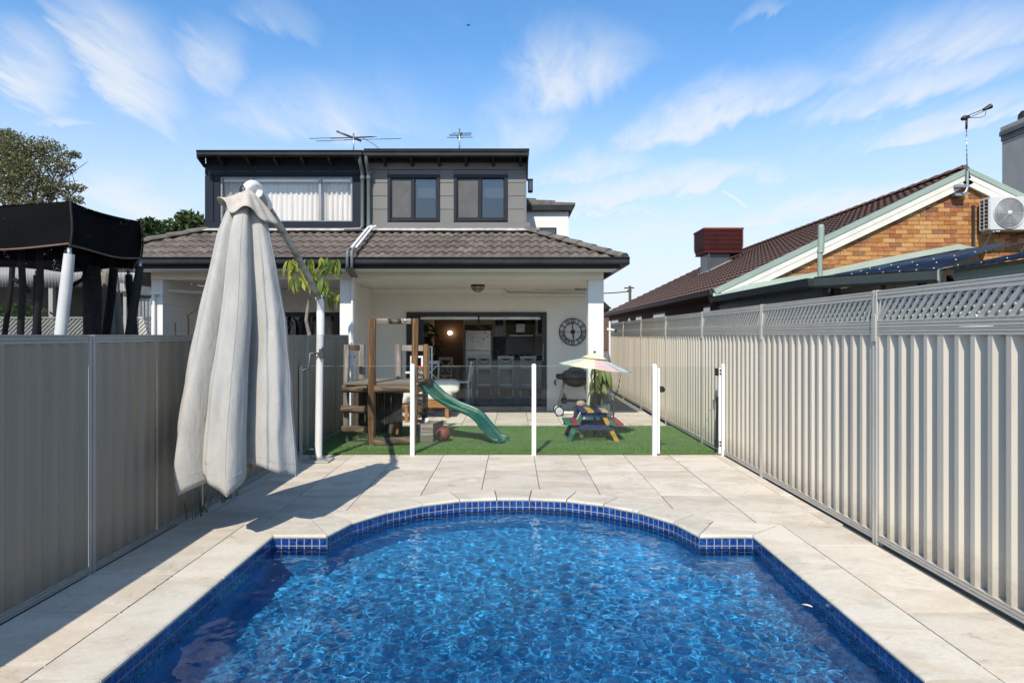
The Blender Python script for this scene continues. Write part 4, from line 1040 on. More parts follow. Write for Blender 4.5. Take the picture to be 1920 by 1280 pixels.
# neighbour's porch door
yy = YB + .05; a, c = X(518, YB), X(634, YB)
ND = thing("porch_door", "dark framed sliding glass door on the neighbour's side of the porch", "door", ((a + c) / 2, YB, 0))
b = MB(); zt2 = Z(585, YB) - .004; b.box(a, a + .08, yy, yy + .1, 0, zt2).box(c - .11, c - .004, yy, yy + .1, 0, zt2).box(a + .08, c - .11, yy, yy + .1, zt2 - .09, zt2).box((a + c) / 2 - .06, (a + c) / 2 + .03, yy, yy + .1, 0, zt2 - .09)
b.build("frame", M['door_frame'], ND)
MB().box(a + .08, (a + c) / 2 - .06, yy + .05, yy + .056, 0.05, zt2 - .09).build("pane", glass("dark_door_glass", (.25, .25, .26), 1.2, .05), ND)
MB().box((a + c) / 2 + .03, c - .11, yy + .03, yy + .036, 0.05, zt2 - .09).build("pane", M['curtain_glass'], ND)
MB().grid(lambda u, v: ((a + c) / 2 + .05 + (c - a) / 2 * .8 * u, yy + .15 + .012 * math.sin(u * 90), .05 + 1.85 * v), 60, 1).build("vertical_blind", mat("tan_blind", (.30, .26, .19), .8), ND, fix=False)
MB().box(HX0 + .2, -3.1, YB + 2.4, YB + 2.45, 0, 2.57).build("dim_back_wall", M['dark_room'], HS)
for dx in (0.10, 0.98): 
    b = MB(); b.tube([(a + dx + .35 * math.cos(t) * .6, yy - .01, 1.80 + .13 * math.sin(t)) for t in [math.pi * k / 8 for k in range(9)]], .008, 5)
    for k in range(5): b.tube([(a + dx + (k - 2) * .07, yy - .01, 1.72), (a + dx + (k - 2) * .085, yy - .01, 1.86)], .006, 5)
    tag(b.build("door_decal", M['aluminium']), "pale fan shaped ornament on the " + ("clear" if dx < .5 else "blind covered") + " pane of the porch door", "ornament")

# ------------------------------------------------------------------ things in the porch
# clock
ck = (X(1074, YB - .04), YB - .04, Z(622, YB - .04)); R_ = 26 * 13.66 / F
CL = thing("wall_clock", "large round black skeleton wall clock with roman numerals", "clock", ck)
M['iron'] = mat("black_iron", (.018, .018, .02), .5, var=.2)
def ring(b, r, t, n=56): b.tube([(ck[0] + r * math.cos(2 * math.pi * k / n), ck[1], ck[2] + r * math.sin(2 * math.pi * k / n)) for k in range(n + 1)], t, 6, caps=False); return b
ring(MB(), R_ - .008, .009).build("outer_ring", M['iron'], CL); ring(MB(), R_ * .62, .007).build("inner_ring", M['iron'], CL)
NUM = ["XII", "I", "II", "III", "IIII", "V", "VI", "VII", "VIII", "IX", "X", "XI"]
for h_, tx in enumerate(NUM):
    a = math.pi / 2 - h_ * math.pi / 6; rad = Vector((math.cos(a), 0, math.sin(a))); tan = Vector((math.sin(a), 0, -math.cos(a)))
    C_ = Vector(ck); r0, r1 = R_ * .65, R_ * .94; b = MB()
    wd = {'I': .030, 'V': .058, 'X': .058}; tot = sum(wd[q] for q in tx); u = -tot / 2
    for q in tx:
        m_ = u + wd[q] / 2; u += wd[q]
        pt = lambda du, rr: C_ + rad * rr + tan * (m_ + du)
        if q == 'I': b.bar(pt(0, r0), pt(0, r1), .014, .006, (0, 1, 0))
        if q == 'V': b.bar(pt(0, r0), pt(-.022, r1), .014, .006, (0, 1, 0)); b.bar(pt(0, r0), pt(.022, r1), .009, .006, (0, 1, 0))
        if q == 'X': b.bar(pt(-.02, r0), pt(.02, r1), .009, .006, (0, 1, 0)); b.bar(pt(.02, r0), pt(-.02, r1), .014, .006, (0, 1, 0))
    for rr in (r0, r1): b.bar(C_ + rad * rr - tan * tot / 2, C_ + rad * rr + tan * tot / 2, .006, .006, (0, 1, 0))
    b.build("numeral", M['iron'], CL)
C_ = Vector(ck)
b = MB()
for k in range(4):
    a = k * math.pi / 2; b.tube([C_, C_ + Vector((math.cos(a), 0, math.sin(a))) * R_ * .62], .004, 5)
b.build("spoke", M['iron'], CL)
MB().lathe([(0, -.02), (.048, -.02), (.048, .01), (0, .01)], C_, 18, axis='y').build("hub", M['iron'], CL)
MB().bar(C_ + Vector((0, -.02, 0)), C_ + Vector((-.012, -.02, R_ * .72)), .022, .004, (0, 1, 0)).build("minute_hand", M['iron'], CL)
MB().bar(C_ + Vector((0, -.024, 0)), C_ + Vector((.012, -.024, -R_ * .50)), .028, .004, (0, 1, 0)).build("hour_hand", M['iron'], CL)
# ceiling light
yl = 12.6; lc = (X(896, yl), yl, 2.573)
CLt = thing("ceiling_light", "dark caged bulkhead light under the porch ceiling", "light", lc)
MB().lathe([(0, 0), (.135, 0), (.14, -.02), (.125, -.035)], lc, 20).build("base", mat("bronze", (.05, .032, .022), .4), CLt)
MB().lathe([(.118, -.03), (.10, -.085), (.06, -.12), (0, -.13)], lc, 18).build("bowl", mat("frosted_bowl", (.42, .37, .30), .3), CLt)
b = MB()
for k in range(6):
    a = k * math.pi / 3; b.tube([(lc[0] + r * math.cos(a), lc[1] + r * math.sin(a), lc[2] + z) for r, z in ((.13, -.03), (.108, -.09), (.065, -.127), (0, -.137))], .006, 5)
b.tube([(lc[0] + .108 * math.cos(t), lc[1] + .108 * math.sin(t), lc[2] - .09) for t in [2 * math.pi * k / 20 for k in range(21)]], .006, 5, caps=False)
b.build("cage", mat("bronze_bar", (.04, .028, .02), .4), CLt)
# pipes under the ceiling
yq = YB - .06
PP = thing("conduit_pipes", "pair of white pipes running under the porch ceiling by the clock", "pipe", (X(1000, yq), yq, 2.5))
MB().tube([(X(943, yq), yq - .30, Z(542, yq) + .0), (X(945, yq), yq - .06, Z(545, yq)), (X(950, yq), yq, Z(551, yq)), (X(1112, yq), yq, Z(553, yq))], .026, 8).build("pipe", M['plaster'], PP, fix=False)
MB().tube([(X(1003, yq), yq, Z(546, yq) + .05), (X(1003, yq), yq, Z(548, yq)), (X(1006, yq), yq, Z(549.5, yq) + .05), (X(1112, yq), yq, Z(548, yq))], .022, 8).build("pipe", M['plaster'], PP, fix=False)
# board leaning on the left wall
b = MB().box(-2.975, -2.945, 11.9, 12.55, Z(640, 12.1), Z(585, 12.1))
tag(b.build("wall_panel", M['plaster'], bevel=.004), "pale rectangular board hung on the side wall of the porch", "board")
# barbecue
yb = 13.05
BQ = thing("barbecue", "black lidded barbecue on a wheeled cart under the clock", "barbecue", (X(1072, yb), yb, 0))
def P3(px, py, y): return Vector((X(px, y), y, Z(py, y)))
xl, xr = X(1052, yb), X(1106, yb); zb_ = Z(712, yb)
b = MB()
b.lathe([(0, -.17), (.17, -.13), (.27, -.05), (.30, .03), (.29, .035), (0, .035)], (X(1080, yb), yb, zb_ + .02), 24); b.build("bowl", M['black'], BQ)
M['lid'] = mat("charcoal_lid", (.075, .072, .07), .35)
MB().lathe([(.305, 0), (.30, .05), (.24, .12), (.14, .155), (0, .165)], (X(1080, yb), yb, zb_ + .062), 24).build("lid", M['lid'], BQ)
MB().tube([P3(1066, 694, yb - .34), P3(1068, 690, yb - .38), P3(1092, 690, yb - .38), P3(1094, 694, yb - .34)], .013, 8).build("lid_handle", M['black'], BQ)
MB().box(X(1043, yb), X(1056, yb), yb - .16, yb + .16, zb_ + .02, zb_ + .12).build("side_table", M['black'], BQ, bevel=.02)
MB().tube([P3(1043, 712, yb), P3(1040, 716, yb), P3(1042, 722, yb)], .018, 8).build("side_handle", M['black'], BQ)
for yo in (-.16, .16):
    MB().bar(P3(1058, 716, yb + yo), P3(1046, 766, yb + yo), .075, .05, (1, 0, 0)).build("leg", M['lid'], BQ, bevel=.01)
    MB().bar(P3(1094, 716, yb + yo), P3(1112, 774, yb + yo), .06, .05, (1, 0, 0)).build("leg", M['lid'], BQ, bevel=.01)
MB().bar(P3(1050, 750, yb), P3(1106, 752, yb), .30, .03, (0, 0, 1)).build("shelf", M['black'], BQ)
MB().tube([P3(1057, 726, yb - .17), P3(1052, 745, yb - .17), P3(1049, 765, yb - .17)], .006, 6).build("gas_hose", M['steel'], BQ)
M['wheel'] = mat("grey_wheel", (.50, .51, .52), .4)
for yo in (-.23, .20):
    wc = P3(1047, 768, yb); wc.y += yo; wc.z = .095
    MB().lathe([(.055, -.02), (.088, -.024), (.095, -.012), (.095, .012), (.088, .024), (.055, .02)], wc, 24, axis='y').build("tyre", M['black'], BQ)
    MB().lathe([(0, -.028), (.06, -.026), (.082, -.020), (.082, .020), (.06, .026), (0, .028)], wc, 24, axis='y').build("wheel", M['wheel'], BQ)
# odds and ends by the wall
for (px, py, r, m_, nm, lab, cat) in ((1058, 746, .05, mat("blue_bottle", (.03, .09, .12), .3), "bottle", "dark blue bottle on the shelf beside the barbecue leg", "bottle"),):
    p = P3(px, 756, 13.2); MB_ = MB().lathe([(0, 0), (r, 0), (r, .12), (r * .4, .17), (r * .4, .21), (0, .21)], p, 12); tag(MB_.build(nm, m_), lab, cat)
SHV = thing("shoes", "pile of pale shoes and slippers on the paving by the barbecue wheel", "shoes", (X(1064, 13.2), 13.2, 0))
for i in range(5):
    p = Vector((X(1060 + 6 * i, 13.15), 13.1 + .07 * (i % 2), .035)); MB().ball(p, .05, 10, (2.4, 1, .7)).build("shoe", [M['flesh_white'], M['aluminium']][i % 2], SHV)
tag(MB().ball(P3(1089, 757, 12.0) + Vector((0, 0, .0)), .085, 10, (1.1, 1, .8)).build("rock", mat("tan_rock", (.35, .29, .22), .9, bump=.8, bscale=20)), "tan rock beside the white plant pot", "rock")
LOC_R = P3(1089, 757, 12.0)
RS = thing("plant_stool", "low timber stool under the tan rock beside the plant pot", "stool", (LOC_R.x, 12.0, 0))
MB().box(LOC_R.x - .14, LOC_R.x + .14, 11.88, 12.12, LOC_R.z - .10, LOC_R.z - .07).build("top", M['brown'], RS)
for sx in (-1, 1): MB().box(LOC_R.x + sx * .11 - .015, LOC_R.x + sx * .11 + .015, 11.9, 12.1, .0, LOC_R.z - .10).build("leg", M['brown'], RS)
# white pot with a drooping plant
yp = 11.05; pc = Vector((X(1121, yp), yp, .012))
PL = thing("potted_plant", "tall drooping leafy plant in a white pot by the porch pillar", "plant", pc)
MB().lathe([(0, 0), (.15, 0), (.19, .12), (.205, .36), (.215, .40), (.20, .41), (.185, .36), (0, .34)], pc, 22).build("pot", M['white_metal'], PL)
tag_l = leafy("drooping_leaf", (.10, .17, .04), (.26, .30, .10), .35)
v, f = leaf_shape(.34, .085, .9, 5); lm = MB().add(v, f, True).mesh("leaf", tag_l, fix=False)
v, f = leaf_shape(.26, .07, .6, 5); lm2 = MB().add(v, f, True).mesh("leaf", tag_l, fix=False)
M['stem'] = mat("green_stem", (.12, .13, .05), .7)
r = random.Random(21)
for i in range(9):
    a = i * 2.4; q = .05 + .15 * r.random(); h = .75 + .40 * r.random()
    top = pc + Vector((q * math.cos(a), q * .7 * math.sin(a), h))
    MB().tube([pc + Vector((.03 * math.cos(a), .03 * math.sin(a), .34)), (pc + top) / 2 + Vector((0, 0, .12)), top], [.011, .009, .006], 6).build("stem", M['stem'], PL)
    for k in range(5):
        p = pc.lerp(top, .62 + .38 * k / 4) + Vector((0, 0, .10 * (1 - k / 4)))
        place(lm if (i + k) % 2 else lm2, "leaf", PL, p, (r.uniform(-1.0, -.3), r.uniform(-.3, .3), r.uniform(0, 6.28)))
b = MB().tube([pc + Vector((.17, -.05, .36)), pc + Vector((.24, -.1, .55)), pc + Vector((.26, -.12, .38)), pc + Vector((.24, -.12, .15))], .014, 7)
b.build("hanging_stem", mat("dry_stem", (.42, .32, .2), .8), PL)
# outdoor chair with cushions, basketball hoop
M['teak'] = timber("orange_teak", (.42, .19, .055), (.30, .12, .035), (.15, 1, 1), 14, .5, False)
yo = 12.55
OC = thing("outdoor_sofa", "low orange timber outdoor seat with thick off white cushions behind the slide", "sofa", (X(812, yo), yo, 0))
sx0, sx1 = X(775, yo), X(848, yo)
for i in range(4): MB().box(sx0, sx1, yo + i * .15, yo + i * .15 + .11, .30, .335).build("slat", M['teak'], OC, bevel=.004)
MB().box(sx0, sx1, yo - .035, yo - .003, .20, .325).build("front_rail", M['teak'], OC, bevel=.004)
for px_ in (sx0 + .03, sx1 - .14):
    for yy in (yo, yo + .52): MB().box(px_, px_ + .07, yy - .01, yy + .06, 0, .30).build("leg", M['teak'], OC, bevel=.004)
def cushion(x0, x1, y0, y1, z0, z1, nm="cushion", pr=OC):
    c = Vector(((x0 + x1) / 2, (y0 + y1) / 2, (z0 + z1) / 2)); hx, hy, hz_ = (x1 - x0) / 2, (y1 - y0) / 2, (z1 - z0) / 2
    sgn = lambda t, e: math.copysign(abs(t) ** e, t)
    def fn(u, v):
        a, p = u * 2 * math.pi, (v - .5) * math.pi
        return (c.x + hx * sgn(math.cos(p), .45) * sgn(math.cos(a), .45) + .006 * math.sin(9 * a), c.y + hy * sgn(math.cos(p), .45) * sgn(math.sin(a), .45), c.z + hz_ * sgn(math.sin(p), .55) + .006 * math.sin(7 * a + 3 * p))
    MB().grid(fn, 36, 16, True, True).build(nm, M['flesh_white'], pr)
cushion(sx0 + .02, sx1 - .03, yo - .02, yo + .55, .33, .47, "seat_cushion")
cushion(X(806, yo), X(858, yo), yo + .30, yo + .52, .45, Z(712, yo + .3), "back_cushion")
MB().box(sx0, sx1 + .02, yo + .54, yo + .58, .30, .72).build("back_rest", M['teak'], OC, bevel=.006)
# second outdoor chair seen under the play tower
yo2 = 11.9
OC2 = thing("outdoor_armchair", "orange timber outdoor armchair with a pale cushion behind the play tower", "armchair", (X(750, yo2), yo2, 0))
ax0, ax1 = X(727, yo2), X(764, yo2)
MB().box(ax0, ax1, yo2, yo2 + .5, .28, .32).build("seat_frame", M['teak'], OC2, bevel=.004)
cushion(ax0 + .02, ax1 - .01, yo2 + .0, yo2 + .5, .32, .47, "cushion", OC2); cushion(ax0 + .16, ax1 + .12, yo2 + .32, yo2 + .5, .42, .72, "cushion", OC2)
for (px_, yy) in ((ax0, yo2), (ax1 - .05, yo2), (ax0, yo2 + .45), (ax1 - .05, yo2 + .45)): MB().box(px_, px_ + .05, yy, yy + .05, 0, .28).build("leg", M['teak'], OC2)
MB().bar((ax0 + .02, yo2 - .02, .05), (ax0 + .22, yo2 - .02, .75), .05, .035, (0, 1, 0)).build("leaning_brace", M['teak'], OC2)
MB().bar((ax0 - .05, yo2 - .02, .30), (ax0 + .20, yo2 - .02, .02), .05, .035, (0, 1, 0)).build("brace", M['teak'], OC2)
yk = 10.95
BH = thing("basketball_hoop", "toy basketball hoop with white board, red ring and net behind the play tower", "basketball hoop", (X(785, yk), yk, 0))
bx0, bx1, bz0, bz1 = X(769, yk), X(793, yk), Z(693, yk), Z(667, yk)
b = MB(); w_ = .03; b.box(bx0, bx0 + w_, yk, yk + .02, bz0, bz1).box(bx1 - w_, bx1, yk, yk + .02, bz0, bz1).box(bx0 + w_, bx1 - w_, yk, yk + .02, bz1 - w_, bz1).box(bx0 + w_, bx1 - w_, yk, yk + .02, bz0, bz0 + w_)
b.build("backboard_frame", M['white_metal'], BH); MB().box(bx0 + w_, bx1 - w_, yk + .008, yk + .012, bz0 + w_, bz1 - w_).build("backboard", glass("acrylic", (.80, .82, .83), .8), BH)
hc = Vector((X(789, yk - .12), yk - .12, Z(690, yk - .12)))
MB().tube([hc + Vector((.075 * math.cos(t), .075 * math.sin(t), 0)) for t in [2 * math.pi * k / 20 for k in range(21)]], .008, 6, caps=False).box(hc.x - .06, hc.x + .06, hc.y + .07, yk - .002, hc.z - .02, hc.z + .03).build("ring", mat("red_orange_plastic", (.62, .10, .04), .4), BH)
b = MB()
for k in range(10):
    for sgn_ in (1, -1):
        pts = [hc + Vector(((.073 - .028 * t) * math.cos(2 * math.pi * k / 10 + sgn_ * t * 1.2), (.073 - .028 * t) * math.sin(2 * math.pi * k / 10 + sgn_ * t * 1.2), -.17 * t)) for t in (0, .25, .5, .75, 1)]
        b.tube(pts, .0035, 4)
b.build("net", M['flesh_white'], BH, fix=False)
MB().tube([(X(780, yk + .1), yk + .12, 0), (X(780, yk + .1), yk + .12, bz0 + .1)], .025, 10).box(X(775, yk + .1), X(786, yk + .1), yk + .02, yk + .12, bz0 + .05, bz0 + .10).build("stand", M['black'], BH)
MB().box(X(760, yk), X(792, yk), yk - .012, yk + .03, bz0 - .062, bz0 - .03).build("cross_bar", M['white_metal'], BH)
# white framed easel edge behind it
b = MB(); ya = 13.4; b.box(X(803, ya), X(811, ya), ya, ya + .03, Z(649, ya) - .02, Z(649, ya)).box(X(808, ya), X(811, ya), ya, ya + .03, Z(700, ya) - .3, Z(649, ya) - .02).box(X(803, ya), X(805, ya), ya, ya + .03, Z(700, ya) - .3, Z(649, ya) - .02)
b.box(X(800, ya), X(814, ya), ya - .05, ya + .08, .0, .03).box(X(806, ya), X(808, ya), ya, ya + .03, .03, Z(700, ya) - .3)
tag(b.build("easel_frame", M['white_metal']), "slim white upright frame standing by the open door", "frame")
# ------------------------------------------------------------------ frameless glass pool fence and gate
GF = thing("glass_pool_fence", "glass pool fence with white posts between the deck and the turf", "fence", (0, 8.66, 0))
YG = 8.66
def white_post(px, parent, w=.029, z1=1.19):
    x = X(px, YG); b = MB().box(x - w, x + w, YG - w, YG + w, -.005, z1)
    o = b.build("post", M['white_metal'], parent, at=(x, YG, .6), bevel=.004)
    MB().lathe([(w * 1.12, 0), (w * 1.05, .014), (w * .6, .026), (0, .03)], (x, YG, z1), 12).build("post_cap", M['white_metal'], o, fix=False)
    return x
px_ = [white_post(p, GF) for p in (773.5, 1001, 1227)]
hinge = white_post(1356.5, GF)
for a, c in ((FX_L + .05, px_[0] - .032), (px_[0] + .032, px_[1] - .032), (px_[1] + .032, px_[2] - .032)):
    o = MB().box(a, c, YG - .004, YG + .004, .085, 1.185).build("glass_panel", M['pool_glass'], GF, at=((a + c) / 2, YG, .6))
    MB().box(a, c, YG - .0042, YG + .0042, 1.1852, 1.1872).build("glass_edge", M['glass_edge'], o)
MB().box(FX_L + .022, FX_L + .05, YG - .025, YG + .025, -.01, 1.19).build("wall_channel", M['rail'], GF)
GT = thing("glass_gate", "glass pool gate with black hinges and latch beside the right fence", "gate", (X(1290, YG), YG, 0))
ga, gb = X(1234.5, YG), X(1349, YG)
MB().box(ga - .016, ga + .016, YG - .02, YG + .02, .02, 1.16).build("gate_stile", M['white_metal'], GT, bevel=.003)
MB().box(gb - .016, gb + .016, YG - .02, YG + .02, .02, 1.16).build("gate_stile", M['white_metal'], GT, bevel=.003)
o = MB().box(ga + .017, gb - .017, YG - .004, YG + .004, .075, 1.185).build("glass_panel", M['pool_glass'], GT)
MB().box(ga + .017, gb - .017, YG - .0042, YG + .0042, 1.1852, 1.1872).build("glass_edge", M['glass_edge'], o)
MB().box(ga + .017, ga + .07, YG - .035, YG + .03, Z(735, YG), Z(724, YG)).box(ga + .07, ga + .085, YG - .02, YG + .02, Z(733, YG), Z(727, YG)).build("latch", M['black'], GT, bevel=.006)
for zz_ in (Z(697, YG), Z(831, YG)):
    h = MB().box(gb - .055, gb - .016, YG - .03, YG + .03, zz_ - .05, zz_ + .05).build("hinge", M['black'], GT, bevel=.006)
    b = MB()
    for dz in (-.022, .022): b.lathe([(.0, -.005), (.012, -.005), (.012, .005), (0, .005)], (gb + .004, YG - .024, zz_ + dz), 10, axis='y')
    b.build("bolt", M['black'], h)
MB().box(gb - .045, gb - .018, YG - .012, YG + .012, .10, zz_ + .62).build("hinge_rod", M['black'], GT)

# ------------------------------------------------------------------ closed cantilever parasol
def fabric():
    m, t, p, pos = bsdf("weathered_canvas")
    n1 = t.noise(t.scaled(pos, 1, 1, .35), 5, 6, .65, .5); n2 = t.noise(pos, 140, 3, .6); n3 = t.noise(pos, 9, 6, .75, .8)
    sp = t.new("ShaderNodeSeparateXYZ"); t.l.new(pos, sp.inputs[0])
    c = t.mix(t.ramp(n1, .3, .7), (.54, .52, .475), (.44, .42, .385))
    c = t.mix(t.m('MULTIPLY', t.ramp(n3, .56, .78), t.ramp(sp.outputs[2], .9, .35, .25, .9)), c, (.27, .25, .21))   # mildew, thickest along the hem
    c = t.mix(t.m('MULTIPLY', t.ramp(n2, .4, .7), .12), c, (.3, .3, .28))
    t.l.new(c, p.inputs["Base Color"]); p.inputs["Roughness"].default_value = .9; p.inputs["Specular IOR Level"].default_value = .15
    b = t.new("ShaderNodeBump"); b.inputs["Strength"].default_value = .5; b.inputs["Distance"].default_value = .02
    n4 = t.noise(t.scaled(pos, 1, 1, .28), 11, 4, .55, .8)
    t.l.new(t.m('ADD', t.m('MULTIPLY', n2, .12), t.m('ADD', t.m('MULTIPLY', n3, .35), n4)), b.inputs["Height"]); t.l.new(b.outputs[0], p.inputs["Normal"])
    tl = t.new("ShaderNodeBsdfTranslucent"); t.l.new(c, tl.inputs[0]); mx = t.new("ShaderNodeMixShader"); mx.inputs[0].default_value = .10
    t.l.new(p.outputs[0], mx.inputs[1]); t.l.new(tl.outputs[0], mx.inputs[2]); t.l.new(mx.outputs[0], t.n["Material Output"].inputs[0]); return m
M['canvas'] = fabric()
M['beige_canvas'] = mat("beige_canvas", (.47, .42, .36), .9, var=.15, scale=6, bump=.3, bscale=120)
M['pole'] = mat("white_pole_grimy", (.76, .75, .72), .4, var=.06, dirt=.22, dirt_col=(.25, .25, .22))
M['arm'] = mat("arm_with_lichen", (.46, .45, .42), .6, tint=(.12, .115, .095), tint_amt=.85, scale=9, var=.1, stretch=(1, .35, 1), bump=.4)
UY = 5.40
UM = thing("cantilever_parasol", "large closed off white cantilever parasol hanging from a bent white pole", "parasol", (X(597, 8.26), 8.26, 0))
sil = [(383, 440, 488), (400, 425, 497), (440, 410, 508), (500, 396, 521), (600, 374, 542), (700, 352, 553), (800, 336, 561), (850, 331, 566), (880, 331, 567), (925, 340, 562)]
pyv = [q[0] for q in sil]
def canopy():
    NU, NV = 360, 64
    R1 = math.radians
    cr = [R1(a) for a in (-110, -47, 18, 74, 130, 192)]                # the deep creases between the ribs
    dep = [.52, .62, .5, .5, .5, .42]; wid = [R1(a) for a in (7.5, 12, 10, 11, 10, 9)]
    tip = [.20, .13, .16, .18, .15, .20]; off = [.10, .25, 0, .1, -.1, .42]   # how far each rib tip hangs, and where along the hem
    def fn(u, v):
        th = R1(-110) + (u % 1.0) * 2 * math.pi; i = 5
        for q in range(6):
            if cr[q] <= th < (cr[q + 1] if q < 5 else cr[0] + 2 * math.pi): i = q
        c0, c1 = cr[i], (cr[i + 1] if i < 5 else cr[0] + 2 * math.pi)
        h = (c1 - c0) / 2; m = (c0 + c1) / 2; ph = (th - m) / h                       # -1 .. 1 across one hanging fold
        k2 = (i + 1) % 6; open_ = .55 + .45 * min(1, v * 1.7)
        d0, d1 = (th - c0) / wid[i], (c1 - th) / wid[k2]
        cre = dep[i] * math.exp(-d0 * d0) + dep[k2] * math.exp(-d1 * d1)
        rad = 1 - cre * open_
        for pa_, dp_, wd_, v0_ in ((-97, .06, 3.2, .0), (-64, .035, 3.5, .45), (-138, .07, 3.2, .1), (-30, .09, 3.0, .0), (40, .12, 4, .1), (100, .12, 4, .1)):
            rad -= dp_ * math.exp(-((math.degrees(th) - (pa_ if pa_ > -110 else pa_ + 360)) / wd_) ** 2) * min(1, max(0, (v - v0_) / .3))     # smaller pleats
        rad *= 1 - .10 * (1 - ph * ph) * (.3 + .7 * v)
        rad *= 1 + .018 * math.sin(5 * ph + 6 * v) * v + .010 * math.sin(13 * v + 4 * th) + .007 * math.sin(29 * v - 11 * th)
        rad += .06 * v * v * math.exp(-((ph - off[i]) / .16) ** 2)                    # the rib end pushes the hem out
        sway = .05 * math.sin(3 * v + 2) * v
        g = max(0, 1 - abs(ph - off[i]) / (1 + abs(off[i])))
        py = 383 + (866 - 383) * v
        py2 = py + (tip[i] * g ** 1.35 - .018) * F / UY * max(0, (v - .80) / .20) ** 1.4 + 2 * math.sin(11 * th) * v
        l = np.interp(py2, pyv, [q[1] for q in sil]); r_ = np.interp(py2, pyv, [q[2] for q in sil])
        cx_, R = X((l + r_) / 2, UY), (r_ - l) / 2 * UY / F
        return (cx_ + R * rad * math.cos(th + sway), UY + R * rad * math.sin(th + sway), Z(py2, UY))
    fn.seams = [(((cr[q] + (cr[q + 1] if q < 5 else cr[0] + 2 * math.pi)) / 2 + off[q] * .5) - R1(-110)) / (2 * math.pi) for q in range(6)]
    b = MB().grid(fn, NU, NV, True, True)
    return b.build("canopy", M['canvas'], UM, solid=.0025, fix=False), fn
can, cfn = canopy()
# hem band, seams along the ribs
def seam_fn(u):
    out = []
    for v in [k / 40 for k in range(41)]:
        p = Vector(cfn(u, v)); out.append(p + (p - Vector((X(455, UY), UY, p.z))).normalized() * .0015)
    return out
for u in cfn.seams: MB().tube(seam_fn(u), .0032, 5).build("seam", M['canvas'], can, fix=False)
MB().tube([Vector(cfn(u, .965)) for u in [k / 160 for k in range(161)]], .0035, 4, caps=False).build("hem", M['canvas'], can, fix=False)
# top flap: a floppy skirt of darker canvas round the hub
hub = Vector((X(466, UY), UY, Z(352, UY)))
def flap(u, v):
    th = u * 2 * math.pi; rr = .03 + .185 * v + .016 * math.sin(4 * th + .6) * v + .012 * math.sin(9 * th) * v
    x, y = rr * math.cos(th), rr * math.sin(th) * .9
    z = -.02 - .19 * v - .36 * x * v - .035 * math.cos(4 * th + 1.2) * v ** 2 - .02 * math.sin(6 * th) * v ** 2
    return (hub.x - .01 + x * (1.05 if x > 0 else 1.0), UY + y, hub.z + z)
MB().grid(flap, 72, 14, True, True).build("top_flap", M['beige_canvas'], UM, solid=.004, fix=False)
MB().lathe([(0, .05), (.03, .045), (.045, .02), (.045, -.12), (.02, -.16), (.02, -.35), (0, -.35)], hub - Vector((.03, 0, .03)), 14).build("hub", M['black'], UM)
pb = Vector((X(597, 8.26), 8.26, 0)); ptop = Vector((X(601, 8.26), 8.26, Z(566, 8.26)))
kn = Vector((X(484, 5.47), 5.47, Z(362, 5.47)))
MB().tube([pb + Vector((0, 0, .02)), pb.lerp(ptop, .5), ptop, ptop + Vector((-.012, -.04, .06))], .045, 16).build("pole", M['pole'], UM, fix=False)
pe = ptop + Vector((-.01, -.03, .05))
arm_pts = [pe] + [pe.lerp(kn, t) + Vector((0, 0, .045 * math.sin(math.pi * t))) for t in [k / 10 for k in range(1, 11)]]
MB().tube(arm_pts, .036, 16).build("arm", M['arm'], UM, fix=False)
e0, e1, e2, e3 = arm_pts[-2].lerp(arm_pts[-1], .0), arm_pts[-1] + Vector((-.01, .02, .06)), hub + Vector((.03, 0, .085)), hub + Vector((-.035, 0, -.05))
MB().tube([e0 * (1 - t) ** 3 + e1 * 3 * t * (1 - t) ** 2 + e2 * 3 * t * t * (1 - t) + e3 * t ** 3 for t in [k / 14 for k in range(15)]], [.050 - .008 * k / 14 for k in range(15)], 18).build("elbow", M['white_metal'], UM, fix=False)
MB().lathe([(0, .012), (.042, .010), (.055, 0), (.055, -.02)], kn + Vector((.008, -.045, .0)), 16, axis='y').build("end_cap", M['white_metal'], UM, fix=False)
MB().lathe([(.048, 0), (.048, .035)], ptop + Vector((0, 0, -.14)), 16).lathe([(.048, 0), (.05, .28), (.046, .30)], ptop + Vector((0, 0, -.42)), 16).build("collar", M['pole'], UM, fix=False)
bp = MB().box(pb.x - .17, pb.x + .17, pb.y - .15, pb.y + .15, .002, .022).build("base_plate", M['concrete'], UM, bevel=.004)
MB().lathe([(.075, .022), (.07, .045), (.048, .055)], pb, 14).build("base_flange", M['concrete_dark'], UM, fix=False)
for sx in (-1, 1):
    for sy in (-1, 1): MB().lathe([(0, .05), (.014, .05), (.014, .022)], (pb.x + sx * .13, pb.y + sy * .11, 0), 6, smooth=False).build("bolt", M['steel'], bp)
M['dark_steel'] = mat("dark_steel", (.11, .11, .115), .4, metal=.6)
cz = Z(662, 8.2)
MB().tube([(pb.x + .03, 8.2, cz), (pb.x - .02, 8.17, cz), (pb.x - .07, 8.15, cz), (pb.x - .08, 8.13, Z(690, 8.2)), (pb.x - .16, 8.12, Z(694, 8.2))], .012, 8).build("crank", M['dark_steel'], UM, fix=False)
MB().box(pb.x + .03, pb.x + .075, 8.18, 8.25, Z(672, 8.2), Z(654, 8.2)).tube([(pb.x + .06, 8.19, Z(656, 8.2)), (pb.x + .075, 8.18, Z(650, 8.2)), (pb.x + .085, 8.18, Z(672, 8.2))], .007, 6).build("winch", M['dark_steel'], UM, fix=False)
MB().tube([(pb.x - .045, 8.22, .16), (pb.x - .13, 8.2, .155)], .010, 8).build("pedal", M['steel'], UM)

